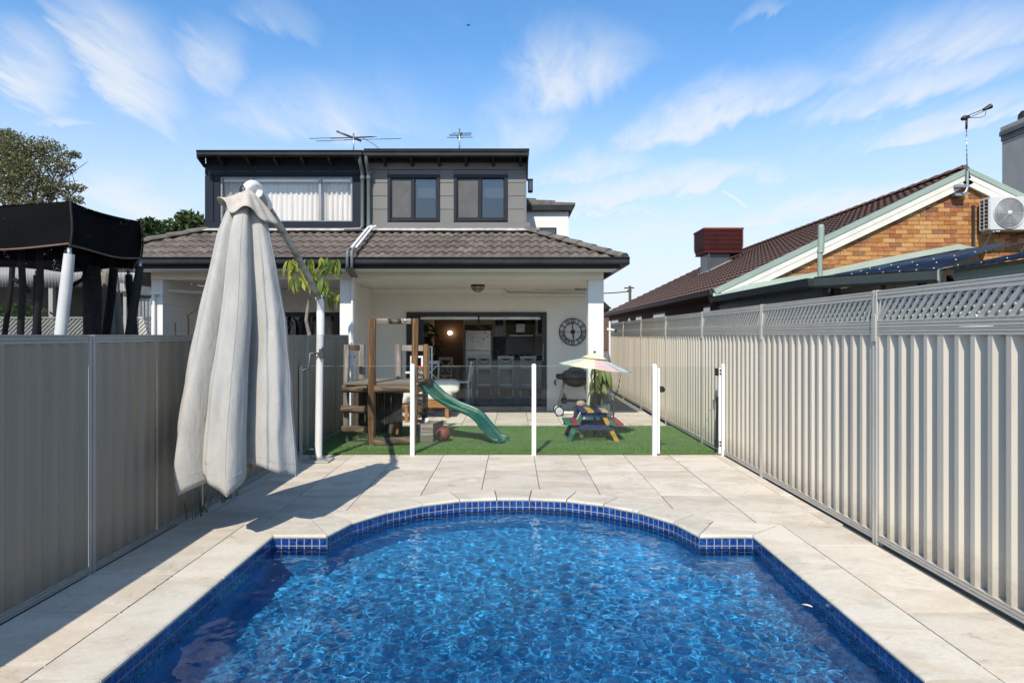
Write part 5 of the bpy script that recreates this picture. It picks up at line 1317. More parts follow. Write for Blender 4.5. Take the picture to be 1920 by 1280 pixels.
# ------------------------------------------------------------------ timber play tower with its slide
M['log'] = timber("pine_log_upright", (.27, .135, .050), (.105, .055, .026), (1, 1, .13), 16)
M['log_x'] = timber("pine_log_lying", (.20, .135, .080), (.085, .058, .036), (.13, 1, 1), 16)
M['grey_wood'] = timber("silvered_timber", (.34, .30, .26), (.20, .17, .145), (1, 1, .12), 18)
M['grey_x'] = timber("silvered_timber_lying", (.31, .27, .23), (.17, .14, .115), (.12, 1, 1), 18)
M['brown_wood'] = timber("dark_fence_timber", (.11, .07, .042), (.055, .036, .024), (1, 1, .12), 14)
FT = thing("play_tower", "weathered pine log play tower with platform and side ladder", "climbing frame", (X(715, 9.8), 9.8, .012))
def log(p, q, r, m, nm, n=14, seed=0):
    p, q = Vector(p), Vector(q); rr = random.Random(seed + int(p.x * 1000) % 97); k = 6
    pts = [p.lerp(q, i / k) + Vector((rr.uniform(-1, 1), rr.uniform(-1, 1), rr.uniform(-1, 1) * .3)) * r * .07 for i in range(k + 1)]
    return MB().tube(pts, [r * rr.uniform(.95, 1.05) for _ in pts], n).build(nm, m, FT, fix=False)
yA, yB_ = 9.45, 10.4
log((X(697, yA), yA, 0), (X(698, yA), yA, Z(597, yA)), .058, M['log'], "tall_post")
log((X(775, yA + .05), yA + .05, 0), (X(778, yA), yA + .05, Z(597, yA)), .050, M['log'], "tall_post")
log((X(649, 9.7), 9.7, 0), (X(650, 9.7), 9.7, Z(646, 9.7)), .045, M['grey_wood'], "post")
log((X(679, yB_), yB_, 0), (X(678, yB_), yB_, Z(646, yB_)), .056, M['grey_wood'], "post")
log((X(748, yB_), yB_, 0), (X(747, yB_), yB_, Z(645, yB_)), .060, M['grey_wood'], "post")
log((X(796, yB_), yB_, 0), (X(799, yB_), yB_, Z(645, yB_)), .046, M['log'], "post")
MB().box(X(706, yA), X(771, yA), yA - .02, yA + .03, Z(607.5, yA), Z(597, yA)).build("top_rail", M['grey_x'], FT, bevel=.004)
MB().box(X(653, 10.0), X(674, 10.0), 9.98, 10.03, Z(657, 10), Z(647, 10)).build("side_rail", M['brown_wood'], FT, bevel=.004)
MB().box(X(752, yB_), X(796, yB_), yB_ - .02, yB_ + .03, Z(658, yB_), Z(647, yB_)).build("back_rail", M['grey_x'], FT, bevel=.004)
MB().lathe([(0, -.30), (.046, -.30), (.046, .06), (0, .06)], (X(747, yA), yA + .03, Z(601.5, yA)), 16, axis='y').build("cross_log", M['log_x'], FT)
gc = MB().tube([(X(733, yA), yA - .05, Z(601, yA)), (X(741, yA), yA - .05, Z(601, yA))], [.034, .030], 14)
for dz in (-.018, .018): gc.ball((X(731, yA), yA - .07, Z(601, yA) + dz), .02, 8)
gc.build("green_bracket", mat("green_plastic", (.008, .10, .055), .35), FT)
MB().lathe([(0, -.01), (.018, -.01), (.022, 0)], (X(760, yA), yA - .022, Z(601, yA)), 12, axis='y').build("bolt", M['steel'], FT)
zp = .86
log((X(640, 9.55) + .03, 9.55, Z(728, 9.55)), (X(690, 9.50), 9.50, Z(729, 9.5)), .058, M['log_x'], "edge_log")
log((X(703, yA), yA - .01, Z(729, yA)), (X(772, yA), yA + .02, Z(729, yA)), .060, M['log_x'], "edge_log")
px0, px1 = X(649, 9.7), X(777, yA) + .05
for i in range(7):
    y0 = 9.46 + i * .142
    MB().box(px0 + .04 + .02 * (i % 2), px1, y0, y0 + .135, zp + .012, zp + .045).build("deck_board", M['grey_x'], FT, bevel=.004)
log((px0 + .05, 10.42, zp - .03), (px1, 10.42, zp - .03), .05, M['log_x'], "edge_log")
for i in range(6):                                                  # dark boards closing the back below the deck
    xa_ = X(684, 10.3) + i * .105
    if xa_ < X(740, 10.3): MB().box(xa_, xa_ + .10, 10.28, 10.305, .06, zp - .02).build("back_board", M['brown_wood'], FT, bevel=.003)
for i in range(3):
    MB().box(X(664, 10.2) + i * .08, X(664, 10.2) + i * .08 + .075, 10.16, 10.18, .08, zp - .02).build("back_board", M['brown_wood'], FT, bevel=.003)
for py, l, r_ in ((766, 641, 692), (804, 640, 694)):
    log((X(l, 9.6), 9.6, Z(py, 9.6)), (X(r_, 9.6), 9.56, Z(py + 1.5, 9.6)), .055, M['log_x'], "rung")
log((X(699, 9.3), 9.36, .055), (X(772, 9.3), 9.42, .075), .062, M['log_x'], "ground_log")
for py in (741, 757, 774, 790, 806):
    MB().bar((X(779, yA + .06), yA + .08, Z(py, yA) + .0), (X(796, yB_), yB_ - .04, Z(py - 2, yB_) - .02), .045, .05, (0, 0, 1)).build("climbing_rung", M['brown_wood'], FT)
MB().bar((X(733, 10), 9.9, .10), (X(752, 10), 9.98, .80), .07, .05, (0, 1, 0)).build("brace", M['brown_wood'], FT)
MB().bar((X(752, 10), 10.0, .78), (X(741, 10), 10.0, .08), .09, .04, (0, 1, 0)).build("brace", M['log'], FT)
# slide
def plastic(name, col, rough=.32):
    m, t, p, pos = bsdf(name); n1 = t.noise(pos, 7, 5, .7); n2 = t.noise(pos, 60, 3, .7)
    c = t.mix(t.m('MULTIPLY', t.ramp(n1, .48, .75), .35), col, tuple(min(1, x * 1.7 + .05) for x in col))
    t.l.new(c, p.inputs["Base Color"]); t.l.new(t.m('MULTIPLY_ADD', n2, .3, rough - .1), p.inputs["Roughness"]); return m
M['slide'] = plastic("green_slide_plastic", (.004, .085, .052))
SD = thing("slide", "wavy dark green plastic slide leading down from the play tower to the turf", "slide", (X(870, 9.6), 9.6, .012))
prof_px = [(784.6, 722), (795, 731), (813, 748), (829, 758), (843.5, 766), (860, 772), (877, 779), (890, 790), (901, 804), (912, 818), (922, 828), (932, 832.5), (941, 834)]
near = []
for i, (px, py) in enumerate(prof_px):
    t = (px - 784.6) / (941 - 784.6); y = 9.72 - .26 * t; near.append(Vector((X(px, y), y, Z(py, y))))
wv = Vector((.14, .44, 0)); 
cs = [(0, .0), (0, .028), (.03, .055), (.06, .045), (.10, -.015), (.5, -.03), (.90, -.015), (.94, .045), (.97, .055), (1, .028), (1, .0)]
def slide_pt(u, v):
    k = v * (len(near) - 1); i = min(int(k), len(near) - 2); f = k - i
    p = near[i].lerp(near[i + 1], f); j = u * (len(cs) - 1); a = min(int(j), len(cs) - 2); g = j - a
    cu, cz_ = cs[a][0] * (1 - g) + cs[a + 1][0] * g, cs[a][1] * (1 - g) + cs[a + 1][1] * g
    fl = min(1, (1 - v) / .10); ff = .25 + .75 * fl
    if v > .90: cu = .5 + (cu - .5) * (.30 + .70 * math.sqrt(max(0, 1 - ((v - .90) / .10) ** 2)))
    return p + wv * cu + Vector((0, 0, cz_ * ff + .005 + (.014 if v > .9 else 0)))
MB().grid(slide_pt, 40, 72).build("chute", M['slide'], SD, solid=.012, fix=False)
for u in (0.02, .98):
    MB().tube([Vector(slide_pt(u, k / 60)) + Vector((0, 0, .03 * min(1, (1 - k / 60) / .1))) for k in range(58)], [.014] * 54 + [.012, .010, .007, .004], 8).build("side_lip", M['slide'], SD, fix=False)
# sandpit box, balls
BX = thing("timber_crate", "grey weathered timber crate with a toy ball on top beside the slide", "crate", (X(790, 9.75), 9.75, .012))
yb0 = 9.62
for i in range(3):
    z0 = .015 + i * .092
    MB().box(X(783, yb0), X(812, yb0), yb0, yb0 + .022, z0, z0 + .088).build("plank", M['grey_x'], BX, bevel=.003)
    MB().bar((X(812, yb0) - .01, yb0 + .022, z0 + .044), (X(812, yb0) + .10, yb0 + .42, z0 + .044), .022, .088, (0, 0, 1)).build("plank", M['grey_x'], BX, bevel=.003)
MB().add([(X(783, yb0), yb0 + .022, .27), (X(812, yb0), yb0 + .022, .27), (X(812, yb0) + .10, yb0 + .42, .27), (X(783, yb0) + .10, yb0 + .42, .27)], [(0, 1, 2, 3)]).build("lid", M['grey_x'], BX, solid=.014)
BL = tag(MB().ball((X(801, 9.85), 9.8, .31), .045, 14).build("toy_football", M['white_metal'], at=(X(801, 9.85), 9.8, .31)), "little black and white football on the timber crate", "ball")
b = MB()
for k in range(6):
    a = k * 1.05; b.lathe([(0, .0455), (.016, .0425)], (X(801, 9.85), 9.8, .31), 5) if k == 0 else b.ball((X(801, 9.85) + .031 * math.cos(a), 9.8 + .031 * math.sin(a), .31 + .012 * (-1) ** k), .0155, 8)
b.build("patch", M['black'], BL)
def basket():
    p = Vector((X(831, 9.72), 9.72, .012 + .108)); o = MB().ball(p, .108, 24).build("basketball", mat("red_brown_rubber", (.20, .045, .028), .6, bump=.4, bscale=160), at=p)
    tag(o, "faded red basketball lying on the turf next to the timber crate", "ball")
    for k in range(3):
        m_ = Euler((.5 * k, 1.05 * k, .4)).to_matrix()
        MB().tube([p + m_ @ Vector((.1085 * math.cos(t), .1085 * math.sin(t), 0)) for t in [2 * math.pi * q / 32 for q in range(33)]], .0028, 5, caps=False).build("seam", M['black'], o)
basket()

# ------------------------------------------------------------------ children's picnic table and parasol
def paint(nm, c): return mat(nm, c, .5, var=.14, scale=12, dirt=.2, dirt_col=(.2, .18, .16), bump=.2, bscale=90)
PC = dict(navy=paint("navy_paint", (.014, .028, .095)), yellow=paint("yellow_paint", (.50, .30, .05)), red=paint("red_paint", (.30, .03, .035)), green=paint("green_paint", (.022, .15, .085)), tan=paint("faded_yellow_paint", (.42, .33, .15)))
ty0, ty1 = 9.62, 10.36; tx = X(1112, 9.65); zt0 = .012
PT = thing("picnic_table", "small children's picnic table painted navy, yellow, red and green", "picnic table", (tx, 10, zt0))
zb2, zt3 = .29, .475
TL, TR_ = X(1088, 9.62), X(1141, 9.62)
ws = (TR_ - TL) / 4
for i, c in enumerate(("navy", "yellow", "navy", "tan")):
    MB().box(TL + i * ws + .004, TL + (i + 1) * ws - .004, ty0, ty1, zt3 - .028, zt3).build("table_slat", PC[c], PT, bevel=.004)["label"] = c + " painted slat"
bl0, br1 = X(1060, 9.62), X(1170, 9.62)
for i, c in enumerate(("green", "red")):
    MB().box(bl0 + i * .108 + .003, bl0 + (i + 1) * .108 - .003, ty0, ty1, zb2 - .028, zb2).build("bench_slat", PC[c], PT, bevel=.004)["label"] = c + " painted bench slat"
    MB().box(br1 - (2 - i) * .108 + .003, br1 - (1 - i) * .108 - .003, ty0, ty1, zb2 - .028, zb2).build("bench_slat", PC[c], PT, bevel=.004)["label"] = c + " painted bench slat"
for yy in (ty0 + .07, ty1 - .10):
    fr = yy < 10
    MB().box(bl0 + .16 if fr else bl0 + .02, br1 - .16 if fr else br1 - .02, yy - .03, yy - .006, zb2 - .105, zb2 - .03).build("cross_beam", PC['navy'], PT, bevel=.003)
    MB().box(TL + .02, TR_ - .02, yy - .03, yy - .006, zt3 - .09, zt3 - .03).build("top_batten", PC['navy'], PT, bevel=.003)
    for sx, c in ((-1, "green"), (1, "yellow")):
        MB().bar((tx + sx * (.14), yy, zt3 - .03), (tx + sx * .37, yy, .0), .062, .024, (0, 1, 0)).build("leg", PC[c if fr else ("navy" if sx < 0 else "yellow")], PT, bevel=.003)
MB().box(tx - .25, tx - .05, ty1 - .14, ty1 - .12, .16, .23).build("brace", PC['red'], PT)
PUx, PUy = X(1115, 10.0), 10.0
PS = thing("small_parasol", "faded pastel children's parasol open above the picnic table", "parasol", (PUx, PUy, 0))
MB().tube([(PUx, PUy, .05), (PUx, PUy, Z(664, PUy))], .013, 10).build("pole", M['brown_wood'], PS, fix=False)
zr, za = Z(689, PUy), Z(668, PUy); RR = 68 * PUy / F
pcs = [mat("faded_yellow_cloth", (.74, .66, .44), .9), mat("faded_pink_cloth", (.62, .43, .41), .9), mat("faded_blue_cloth", (.52, .58, .63), .9), mat("faded_green_cloth", (.5, .58, .46), .9)]
tilt = Matrix.Translation((PUx, PUy, 0)) @ Matrix.Rotation(math.radians(5.5), 4, 'Y') @ Matrix.Translation((-PUx, -PUy, 0))
order = [2, 1, 0, 3, 2, 1, 0, 3]
def pcol(k):  # panels: seen from the pool, yellow on the near side, pink in the middle, blue towards the fence
    return pcs[{6: 1, 7: 2, 5: 0, 4: 3, 0: 3, 3: 0, 2: 1, 1: 2}[k]]
zbase = zr
def canopy_piece(k, r0, r1, lift, nm):
    a0, a1 = 2 * math.pi * k / 8 - .10, 2 * math.pi * (k + 1) / 8 - .10
    def fn(u, v):
        rr = r0 + (r1 - r0) * v; a = a0 + (a1 - a0) * u; sag = 1 - .07 * math.sin(math.pi * u) * v
        q = Vector((PUx + rr * sag * math.cos(a), PUy + rr * sag * math.sin(a), za - (za - zr) * (rr / RR) ** 1.15 - .012 * math.sin(math.pi * u) * v + lift))
        return Vector((q.x, q.y, q.z - (q.x - PUx) * .13))
    MB().grid(fn, 6, 6).build(nm, pcol(k), PS, solid=.002, fix=False)
for k in range(8):
    canopy_piece(k, .012, RR, 0, "canopy_panel")
M['vent'] = pcs[0]
def vent(u, v):
    a = u * 2 * math.pi; rr = .005 + .185 * v + .01 * math.cos(8 * a) * v
    return (PUx + rr * math.cos(a), PUy + rr * math.sin(a), za + .055 - .085 * v ** 1.2 - .10 * rr * math.cos(a))
MB().grid(vent, 32, 4, True, True).build("top_vent", M['vent'], PS, solid=.002, fix=False)
MB().lathe([(0, .03), (.018, .028), (.02, 0)], (PUx, PUy, za + .055), 10).build("finial", M['black'], PS)
for k in range(8):
    a = 2 * math.pi * k / 8 - .10; p0 = Vector((PUx + .03 * math.cos(a), PUy + .03 * math.sin(a), za - .02)); p1 = Vector((PUx + RR * .97 * math.cos(a), PUy + RR * .97 * math.sin(a), zr - .004 - RR * .97 * math.cos(a) * .13))
    MB().tube([p0, p0.lerp(p1, .5) + Vector((0, 0, .012)), p1], .004, 5).build("rib", M['steel'], PS)
# security camera on the far fence post
yc_ = 15.9
SCM = thing("security_camera", "white tubular security camera at the far end of the lattice fence", "camera", (X(1145, yc_), yc_, Z(619, yc_)))
MB().tube([(X(1138, yc_), yc_, Z(617, yc_)), (X(1152, yc_), yc_, Z(619.5, yc_))], .035, 12).build("body", M['white_metal'], SCM)
MB().tube([(X(1152, yc_), yc_, Z(619.5, yc_)), (X(1156, yc_), yc_, Z(620.2, yc_))], .033, 12).build("lens_hood", M['black'], SCM)
MB().box(X(1143, yc_) - .02, X(1143, yc_) + .02, yc_ - .02, yc_ + .02, -.1, Z(602, yc_)).build("stand", M['white_metal'], SCM)
# a leaf adrift, weeds and litter on the deck
v, f = leaf_shape(.075, .028, .1, 4); yl_ = H_ = None
lw = (F * (1.6 - WATER_Z)) / (1141 - HY)
o = MB().add([Vector((X(1523, lw), lw, WATER_Z + .012)) + Matrix.Rotation(.6, 3, 'Z') @ Vector(q) for q in v], f).build("floating_leaf", mat("pale_dry_leaf", (.75, .70, .60), .6))
tag(o, "single pale leaf floating on the pool near the right edge", "leaf")
M['weed'] = leafy("dry_weed", (.07, .09, .03), (.18, .16, .07), .2)
r = random.Random(3)
for i, (yy, lab) in enumerate(((5.75, "sparse weed tuft at the foot of the left fence, nearer the pool"), (6.35, "sparse weed tuft at the foot of the left fence behind the parasol hem"))):
    b = MB(); 
    for k in range(14):
        x0_ = FX_L + .05 + r.uniform(0, .06); y0_ = yy + r.uniform(-.15, .15); h_ = r.uniform(.05, .22); dx_, dy_ = r.uniform(-.05, .06), r.uniform(-.06, .06)
        b.add([(x0_ - .004, y0_, -.01), (x0_ + .004, y0_, -.01), (x0_ + dx_ * .5 + .003, y0_ + dy_ * .4, h_ * .7), (x0_ + dx_, y0_ + dy_, h_)], [(0, 1, 2), (0, 2, 3)])
    tag(b.build("weed_tuft", M['weed'], kind="stuff", fix=False), lab, "weeds")
dl = MB()
for i in range(16):
    x0_, y0_ = r.uniform(-2.6, 2.4), r.uniform(5.8, 8.6); s_ = r.uniform(.002, .006)
    if i % 5 == 0: x0_, y0_ = -2.262 + r.uniform(-.01, .01), r.uniform(3, 5.4)
    if (abs(x0_) < 1.75 and y0_ < 6.85): continue
    dl.ball((x0_, y0_, .003), s_, 6, (1.6, 1, .4))
tag(dl.build("debris", M['brown'], fix=False), kind="stuff")
# ------------------------------------------------------------------ brick house beyond the right fence
M['mortar'] = mat("tan_mortar", (.42, .33, .22), .9, bump=.3)
def brick_mat():
    m, t, p, pos = bsdf("mottled_orange_brick")
    oi = t.new("ShaderNodeObjectInfo")
    cr = t.new("ShaderNodeValToRGB"); t.l.new(oi.outputs["Random"], cr.inputs[0])
    cols_ = [(0, (.40, .22, .075)), (.18, (.50, .30, .12)), (.36, (.36, .15, .055)), (.52, (.46, .25, .09)), (.68, (.28, .115, .055)), (.78, (.52, .34, .15)), (.9, (.25, .14, .08)), (.96, (.20, .095, .06))]
    e = cr.color_ramp.elements; cr.color_ramp.interpolation = 'CONSTANT'
    e[0].position, e[0].color = 0, (*cols_[0][1], 1); e[1].position, e[1].color = cols_[1][0], (*cols_[1][1], 1)
    for q, c in cols_[2:]: x = e.new(q); x.color = (*c, 1)
    n = t.noise(pos, 26, 5, .7); n2 = t.noise(pos, 5, 3, .6)
    c = t.mix(1.0, cr.outputs[0], t.mix(t.ramp(n, .3, .7), (.82, .68, .54), (1.18, .98, .82)), 'MULTIPLY')
    c = t.mix(t.m('MULTIPLY', t.ramp(n2, .5, .7), .25), c, (.5, .36, .2))
    t.l.new(c, p.inputs["Base Color"]); p.inputs["Roughness"].default_value = .85
    b = t.new("ShaderNodeBump"); b.inputs["Strength"].default_value = .4; b.inputs["Distance"].default_value = .006
    t.l.new(n, b.inputs["Height"]); t.l.new(b.outputs[0], p.inputs["Normal"]); return m
M['brick'] = brick_mat()
M['green'] = mat("pale_green_capping", (.30, .37, .31), .45, var=.06)
M['cream'] = mat("cream_barge_board", (.72, .69, .60), .55, var=.05, scale=4, dirt=.12)
M['rtile'] = mat("red_brown_roof_tile", (.155, .083, .056), .75, var=.3, scale=8, tint=(.095, .058, .043), tint_amt=.7)
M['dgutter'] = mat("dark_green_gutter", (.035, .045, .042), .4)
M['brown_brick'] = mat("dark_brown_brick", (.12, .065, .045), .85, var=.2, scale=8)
YN = 12.8
ax, az = X(1808, YN), Z(323, YN); ex, ez = X(1337, YN), Z(548, YN)
SLN = (az - ez) / (ax - ex); rx = 2 * ax - ex
BH_ = thing("brick_house", "orange brick house with brown tiled gable roof beyond the lattice fence", "house", (ax, 20, 0))
wl = ex + .34
MB().add([(wl, YN, -.1), (rx - .3, YN, -.1), (rx - .3, YN, ez), (ax, YN, az - .05), (wl, YN, ez + .1)], [(0, 1, 2, 3, 4)]).build("gable_wall", M['mortar'], BH_, solid=.02)
BR = MB().box(-.115, .115, -.012, .008, -.038, .038).mesh("brick", M['brick'])
top = lambda x: (az - .30) - abs(x - ax) * SLN
low = lambda x: 1.6 + .19 * x if x < 8.8 else 3.33 - .25 * (x - 8.8)
nb = 0; k = 0; z = 2.34; rest = MB()
while z < az:
    x = wl + .12 + (.12 if k % 2 else 0)
    while x < rx - .4:
        if z + .043 < top(x) + .10 and z > low(x) - .12:
            if nb < 299 and x < 10.2 and z < top(x) + .06:
                o = place(BR, "brick", BH_, (x + random.uniform(-.002, .002), YN - .012 + random.uniform(-.002, .002), z)); nb += 1
            else: rest.add([(v[0] + x, v[1] + YN - .012, v[2] + z) for v in [(-.115, -.012, -.038), (.115, -.012, -.038), (-.115, -.012, .038), (.115, -.012, .038), (-.115, .008, -.038), (.115, .008, -.038), (-.115, .008, .038), (.115, .008, .038)]], [(0, 1, 3, 2), (0, 4, 5, 1), (2, 3, 7, 6), (0, 2, 6, 4), (1, 5, 7, 3)])
        x += .24
    z += .086; k += 1
if rest.v: rest.build("brick", M['brick'], BH_, kind="stuff")
# side wall in the shade of the eave
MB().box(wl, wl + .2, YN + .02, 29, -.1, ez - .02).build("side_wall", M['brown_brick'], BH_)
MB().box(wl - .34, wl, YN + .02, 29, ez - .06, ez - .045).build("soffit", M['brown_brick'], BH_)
for y0, y1 in ((14.0, 14.6), (18.2, 19.8), (21.5, 22.6), (23.6, 24.1), (26.3, 28.2)):
    W = MB().box(wl - .012, wl - .002, y0, y1, 1.0, 2.26).build("window", M['navy_frame'], BH_)
    MB().box(wl - .018, wl - .013, y0 + .06, y1 - .06, 1.06, 2.2).build("pane", M['win_glass'], W)
MB().prism_axis([(ex + .02, ez - .055), (ex - .06, ez - .05), (ex - .08, ez + .03), (ex - .09, ez + .045), (ex + .02, ez + .045)], YN - .02, 29.3, 'y').build("gutter", M['dgutter'], BH_)
MB().tube([(ex - .02, YN + .10, ez - .05), (ex - .02, YN + .10, ez - .18), (wl - .05, YN + .12, ez - .3), (wl - .05, YN + .12, 0)], .045, 10).build("downpipe", M['dgutter'], BH_, fix=False)
# tiled slopes: courses of rolled tiles as stepped sheets, the ridge runs away from the pool
def slope(sign, name):
    L = math.hypot(ax - ex, az - ez); rows_ = 18; ncol = 68; b = MB(); y0, y1 = YN - .05, 29.3
    ux, uz = (ax - ex) / L, (az - ez) / L; nx_, nz_ = -uz, ux
    nu = ncol * 4
    def wav(i): return (.0, .018, .020, .003)[i % 4]
    for r in range(rows_):
        vs = []
        for (s0, lift) in ((r / rows_, .035), (r / rows_, .0), ((r + 1.04) / rows_, .0)):
            for i in range(nu + 1):
                h = lift + wav(i)
                if lift == 0 and s0 == r / rows_: h = -.01
                d = s0 * L; x = ex + ux * d + nx_ * h; z_ = ez + .03 + uz * d + nz_ * h
                if sign < 0: x = 2 * ax - x
                vs.append((x, y0 + (y1 - y0) * i / nu, z_))
        w = nu + 1
        order = (0, 2)
        b.add(vs, [(i, i + 1, 2 * w + i + 1, 2 * w + i) for i in range(nu)] + [(w + i, w + i + 1, i + 1, i) for i in range(nu)])
    o = b.build(name, M['rtile'], BH_, kind="stuff", fix=False); return o
slope(1, "roof_tile"); 
MB().add([(ax, YN - .05, az + .03), (rx, YN - .05, ez + .03), (rx, 29.3, ez + .03), (ax, 29.3, az + .03)], [(0, 1, 2, 3)]).build("far_roof_slope", M['rtile'], BH_, solid=.03)
caps(BH_, (ax, YN + .0, az + .055), (ax, 29.3, az + .055), 42, r=.10, name="ridge_tile", m=M["rtile"])
def rake(x0, z0, x1, z1, dy, h0, h1, m, nm):
    d = Vector((x1 - x0, 0, z1 - z0)).normalized(); nrm = Vector((-d.z, 0, d.x)); nrm = nrm if nrm.z > 0 else -nrm
    pts = [Vector((x0, 0, z0)) + nrm * h0, Vector((x1, 0, z1)) + nrm * h0, Vector((x1, 0, z1)) + nrm * h1, Vector((x0, 0, z0)) + nrm * h1]
    return MB().prism_axis([(p.x, p.z) for p in pts], YN + dy[0], YN + dy[1], 'y').build(nm, m, BH_)
for sx in (1, -1):
    x0 = ex if sx > 0 else rx
    rake(x0 + sx * .10, ez + .02 - .05 + .10 * SLN, ax, az - .03, (-.11, -.045), -.235, -.125, M['cream'], "barge_board")
    rake(x0 + sx * .10, ez + .02 - .05 + .10 * SLN, ax, az - .03, (-.118, -.045), -.122, -.02, M['cream'], "barge_board")
    rake(x0, ez, ax, az, (-.135, .0), -.045, .055, M['green'], "verge_capping")
    rake(x0 + sx * .2, ez + .2 * SLN, ax, az, (-.05, -.03), -.25, -.20, M['brown_wood'], "verge_batten")
MB().box(ex - .02, ex + .30, YN - .10, YN - .04, ez - .18, ez - .02).build("eave_box", M['cream'], BH_)
# lean-to roof with dark blue sheets and pale green flashing
LT = thing("patio_roof", "low lean-to patio roof of dark blue sheets with green gutters against the brick gable", "patio roof", (4, 10, 0))
A_, B__ = (3.94, 8.42), (4.86, 7.40); zg = 2.30
tp = [(1345, 550), (1394, 533), (1533, 510), (1640, 487), (1707, 474.5), (1798, 458), (1824, 463), (1850, 469)]
bt = [(1337, 557), (1394, 546), (1529, 521), (1640, 499), (1707, 485), (1796, 468), (1822, 469), (1850, 474)]
fl_ = MB(); n_ = len(tp)
fl_.add([(X(p, 12.72), 12.72, Z(q, 12.72)) for p, q in tp] + [(X(p, 12.52), 12.52, Z(q, 12.52)) for p, q in bt], [(i, i + 1, n_ + i + 1, n_ + i) for i in range(n_ - 1)])
fl_.build("flashing_sheet", M['green'], LT, solid=.008)
sl = lambda x: 2.335 + .184 * (x - 3.94)
M['navy_sheet'] = mat("dark_blue_corrugated_sheet", (.006, .011, .026), .45, var=.15, scale=2)
g_ = Vector((.759, .65)); 
def hipz(x, y): return zg + .045 + .2 * max(0, (x - A_[0]) * g_.x + (y - A_[1]) * g_.y)
def corr(fn, n, nm):
    return MB().grid(fn, n, 1).build(nm, M['navy_sheet'], LT, solid=.004, fix=False)
def navy1(u, v):
    p = Vector(A_).lerp(Vector(B__), u); p = p - Vector((.05, .05)) + g_ * (max(.06, (.19 * p.x - .745) / .056) * v); return (p.x, p.y, hipz(p.x, p.y) - .005 + .007 * math.sin(u * 2 * math.pi * 7))
corr(navy1, 90, "roof_sheet")
MB().add([(3.94, 8.6, sl(3.94) - .02), (3.94, 12.55, sl(3.94) - .02), (9.6, 12.55, sl(9.6) - .02), (9.6, 11.8, sl(9.6) - .02), (6.6, 9.4, sl(6.6) - .04)], [(0, 1, 2, 3, 4)]).build("roof_sheet", M['navy_sheet'], LT, solid=.006)
def navy2(u, v):
    y = 7.42 - u * 3.6; x = 4.80 + 3.2 * v; return (x, y, zg + .04 + .205 * (x - 4.86) + .008 * math.sin(u * 2 * math.pi * 24))
corr(navy2, 220, "roof_sheet")
sc_ = MB()
for (i, j) in [(a, c) for a in range(2, 8) for c in range(3)]:
    u, v = (i + .5) / 8, .05 + .27 * j
    q = navy1(u, v); sc_.add([(q[0] - .014, q[1], q[2] + .008), (q[0] + .014, q[1], q[2] + .008), (q[0], q[1] - .010, q[2] + .008), (q[0], q[1], q[2] + .022)], [(0, 2, 3), (2, 1, 3), (1, 0, 3)])
for i in range(10):
    for j in range(3):
        q = navy2((i + .5) / 10, .05 + .25 * j); sc_.add([(q[0], q[1] - .014, q[2] + .008), (q[0], q[1] + .014, q[2] + .008), (q[0] - .010, q[1], q[2] + .008), (q[0], q[1], q[2] + .022)], [(0, 2, 3), (2, 1, 3), (1, 0, 3)])
sc_.build("roof_screw", M['wheel'], LT, kind="stuff", fix=False)
MB().prism_axis([(3.97, zg - .06), (3.88, zg - .06), (3.86, zg + .03), (3.85, zg + .045), (3.97, zg + .045)], 8.52, YN - .06, 'y').build("gutter", M['dgutter'], LT)
d_ = (Vector(B__) - Vector(A_)).normalized(); nn = Vector((-d_.y, d_.x)); nn = nn if nn.dot(Vector((-1, -1))) > 0 else -nn
def gut(a, b_, m, nm, w=.09, h0=-.10, h1=.045):
    a, b_ = Vector(a), Vector(b_); pr = [(0, h0), (w * .8, h0), (w, h0 + .03), (w, h1 - .015), (w + .012, h1), (0, h1)]
    vs = [(a.x + nn.x * t, a.y + nn.y * t, zg + h) for t, h in pr] + [(b_.x + nn.x * t, b_.y + nn.y * t, zg + h) for t, h in pr]
    n_ = len(pr); return MB().add(vs, [tuple(range(n_)), tuple(range(2 * n_ - 1, n_ - 1, -1))] + [(i, (i + 1) % n_, n_ + (i + 1) % n_, n_ + i) for i in range(n_)]).build(nm, m, LT)
gut(A_, B__, M['dgutter'], "gutter"); dd = d_ * .02
gut(Vector(B__) + dd * .1, Vector(B__) + dd, M['green'], "gutter_end", .10, -.115, .05)
MB().box(B__[0] + .0, B__[0] + .06, B__[1] - .08, B__[1] - .02, zg - .20, zg - .10).build("outlet", M['green'], LT)
MB().prism_axis(rail_profile(5.0, .05, zg - .09, zg + .035, -1), 3.0, 7.30, 'y').build("edge_beam", M['green'], LT)
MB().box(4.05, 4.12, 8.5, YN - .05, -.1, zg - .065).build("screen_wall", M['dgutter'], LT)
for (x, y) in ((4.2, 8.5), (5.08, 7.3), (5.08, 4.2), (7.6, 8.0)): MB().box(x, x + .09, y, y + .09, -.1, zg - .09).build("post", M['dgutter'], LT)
MB().box(8.3, 8.4, 3, YN - .1, -.1, 2.5).box(4.3, 8.29, 9.75, 9.8, -.1, 2.20).build("inner_wall", M['dgutter'], LT)  # the crosswise dark panel is added to stand in for shade under the roof
for i in range(5): MB().bar((4.5 + i * .5, 7.9, 2.18), (4.5 + i * .5 + 1.4, 10.3, 2.50), .05, .09).build("rafter", M['brown_wood'], LT)
MB().box(4.35, 8.2, 9.6, 9.66, 1.85, 2.0).build("beam", M['brown_wood'], LT)
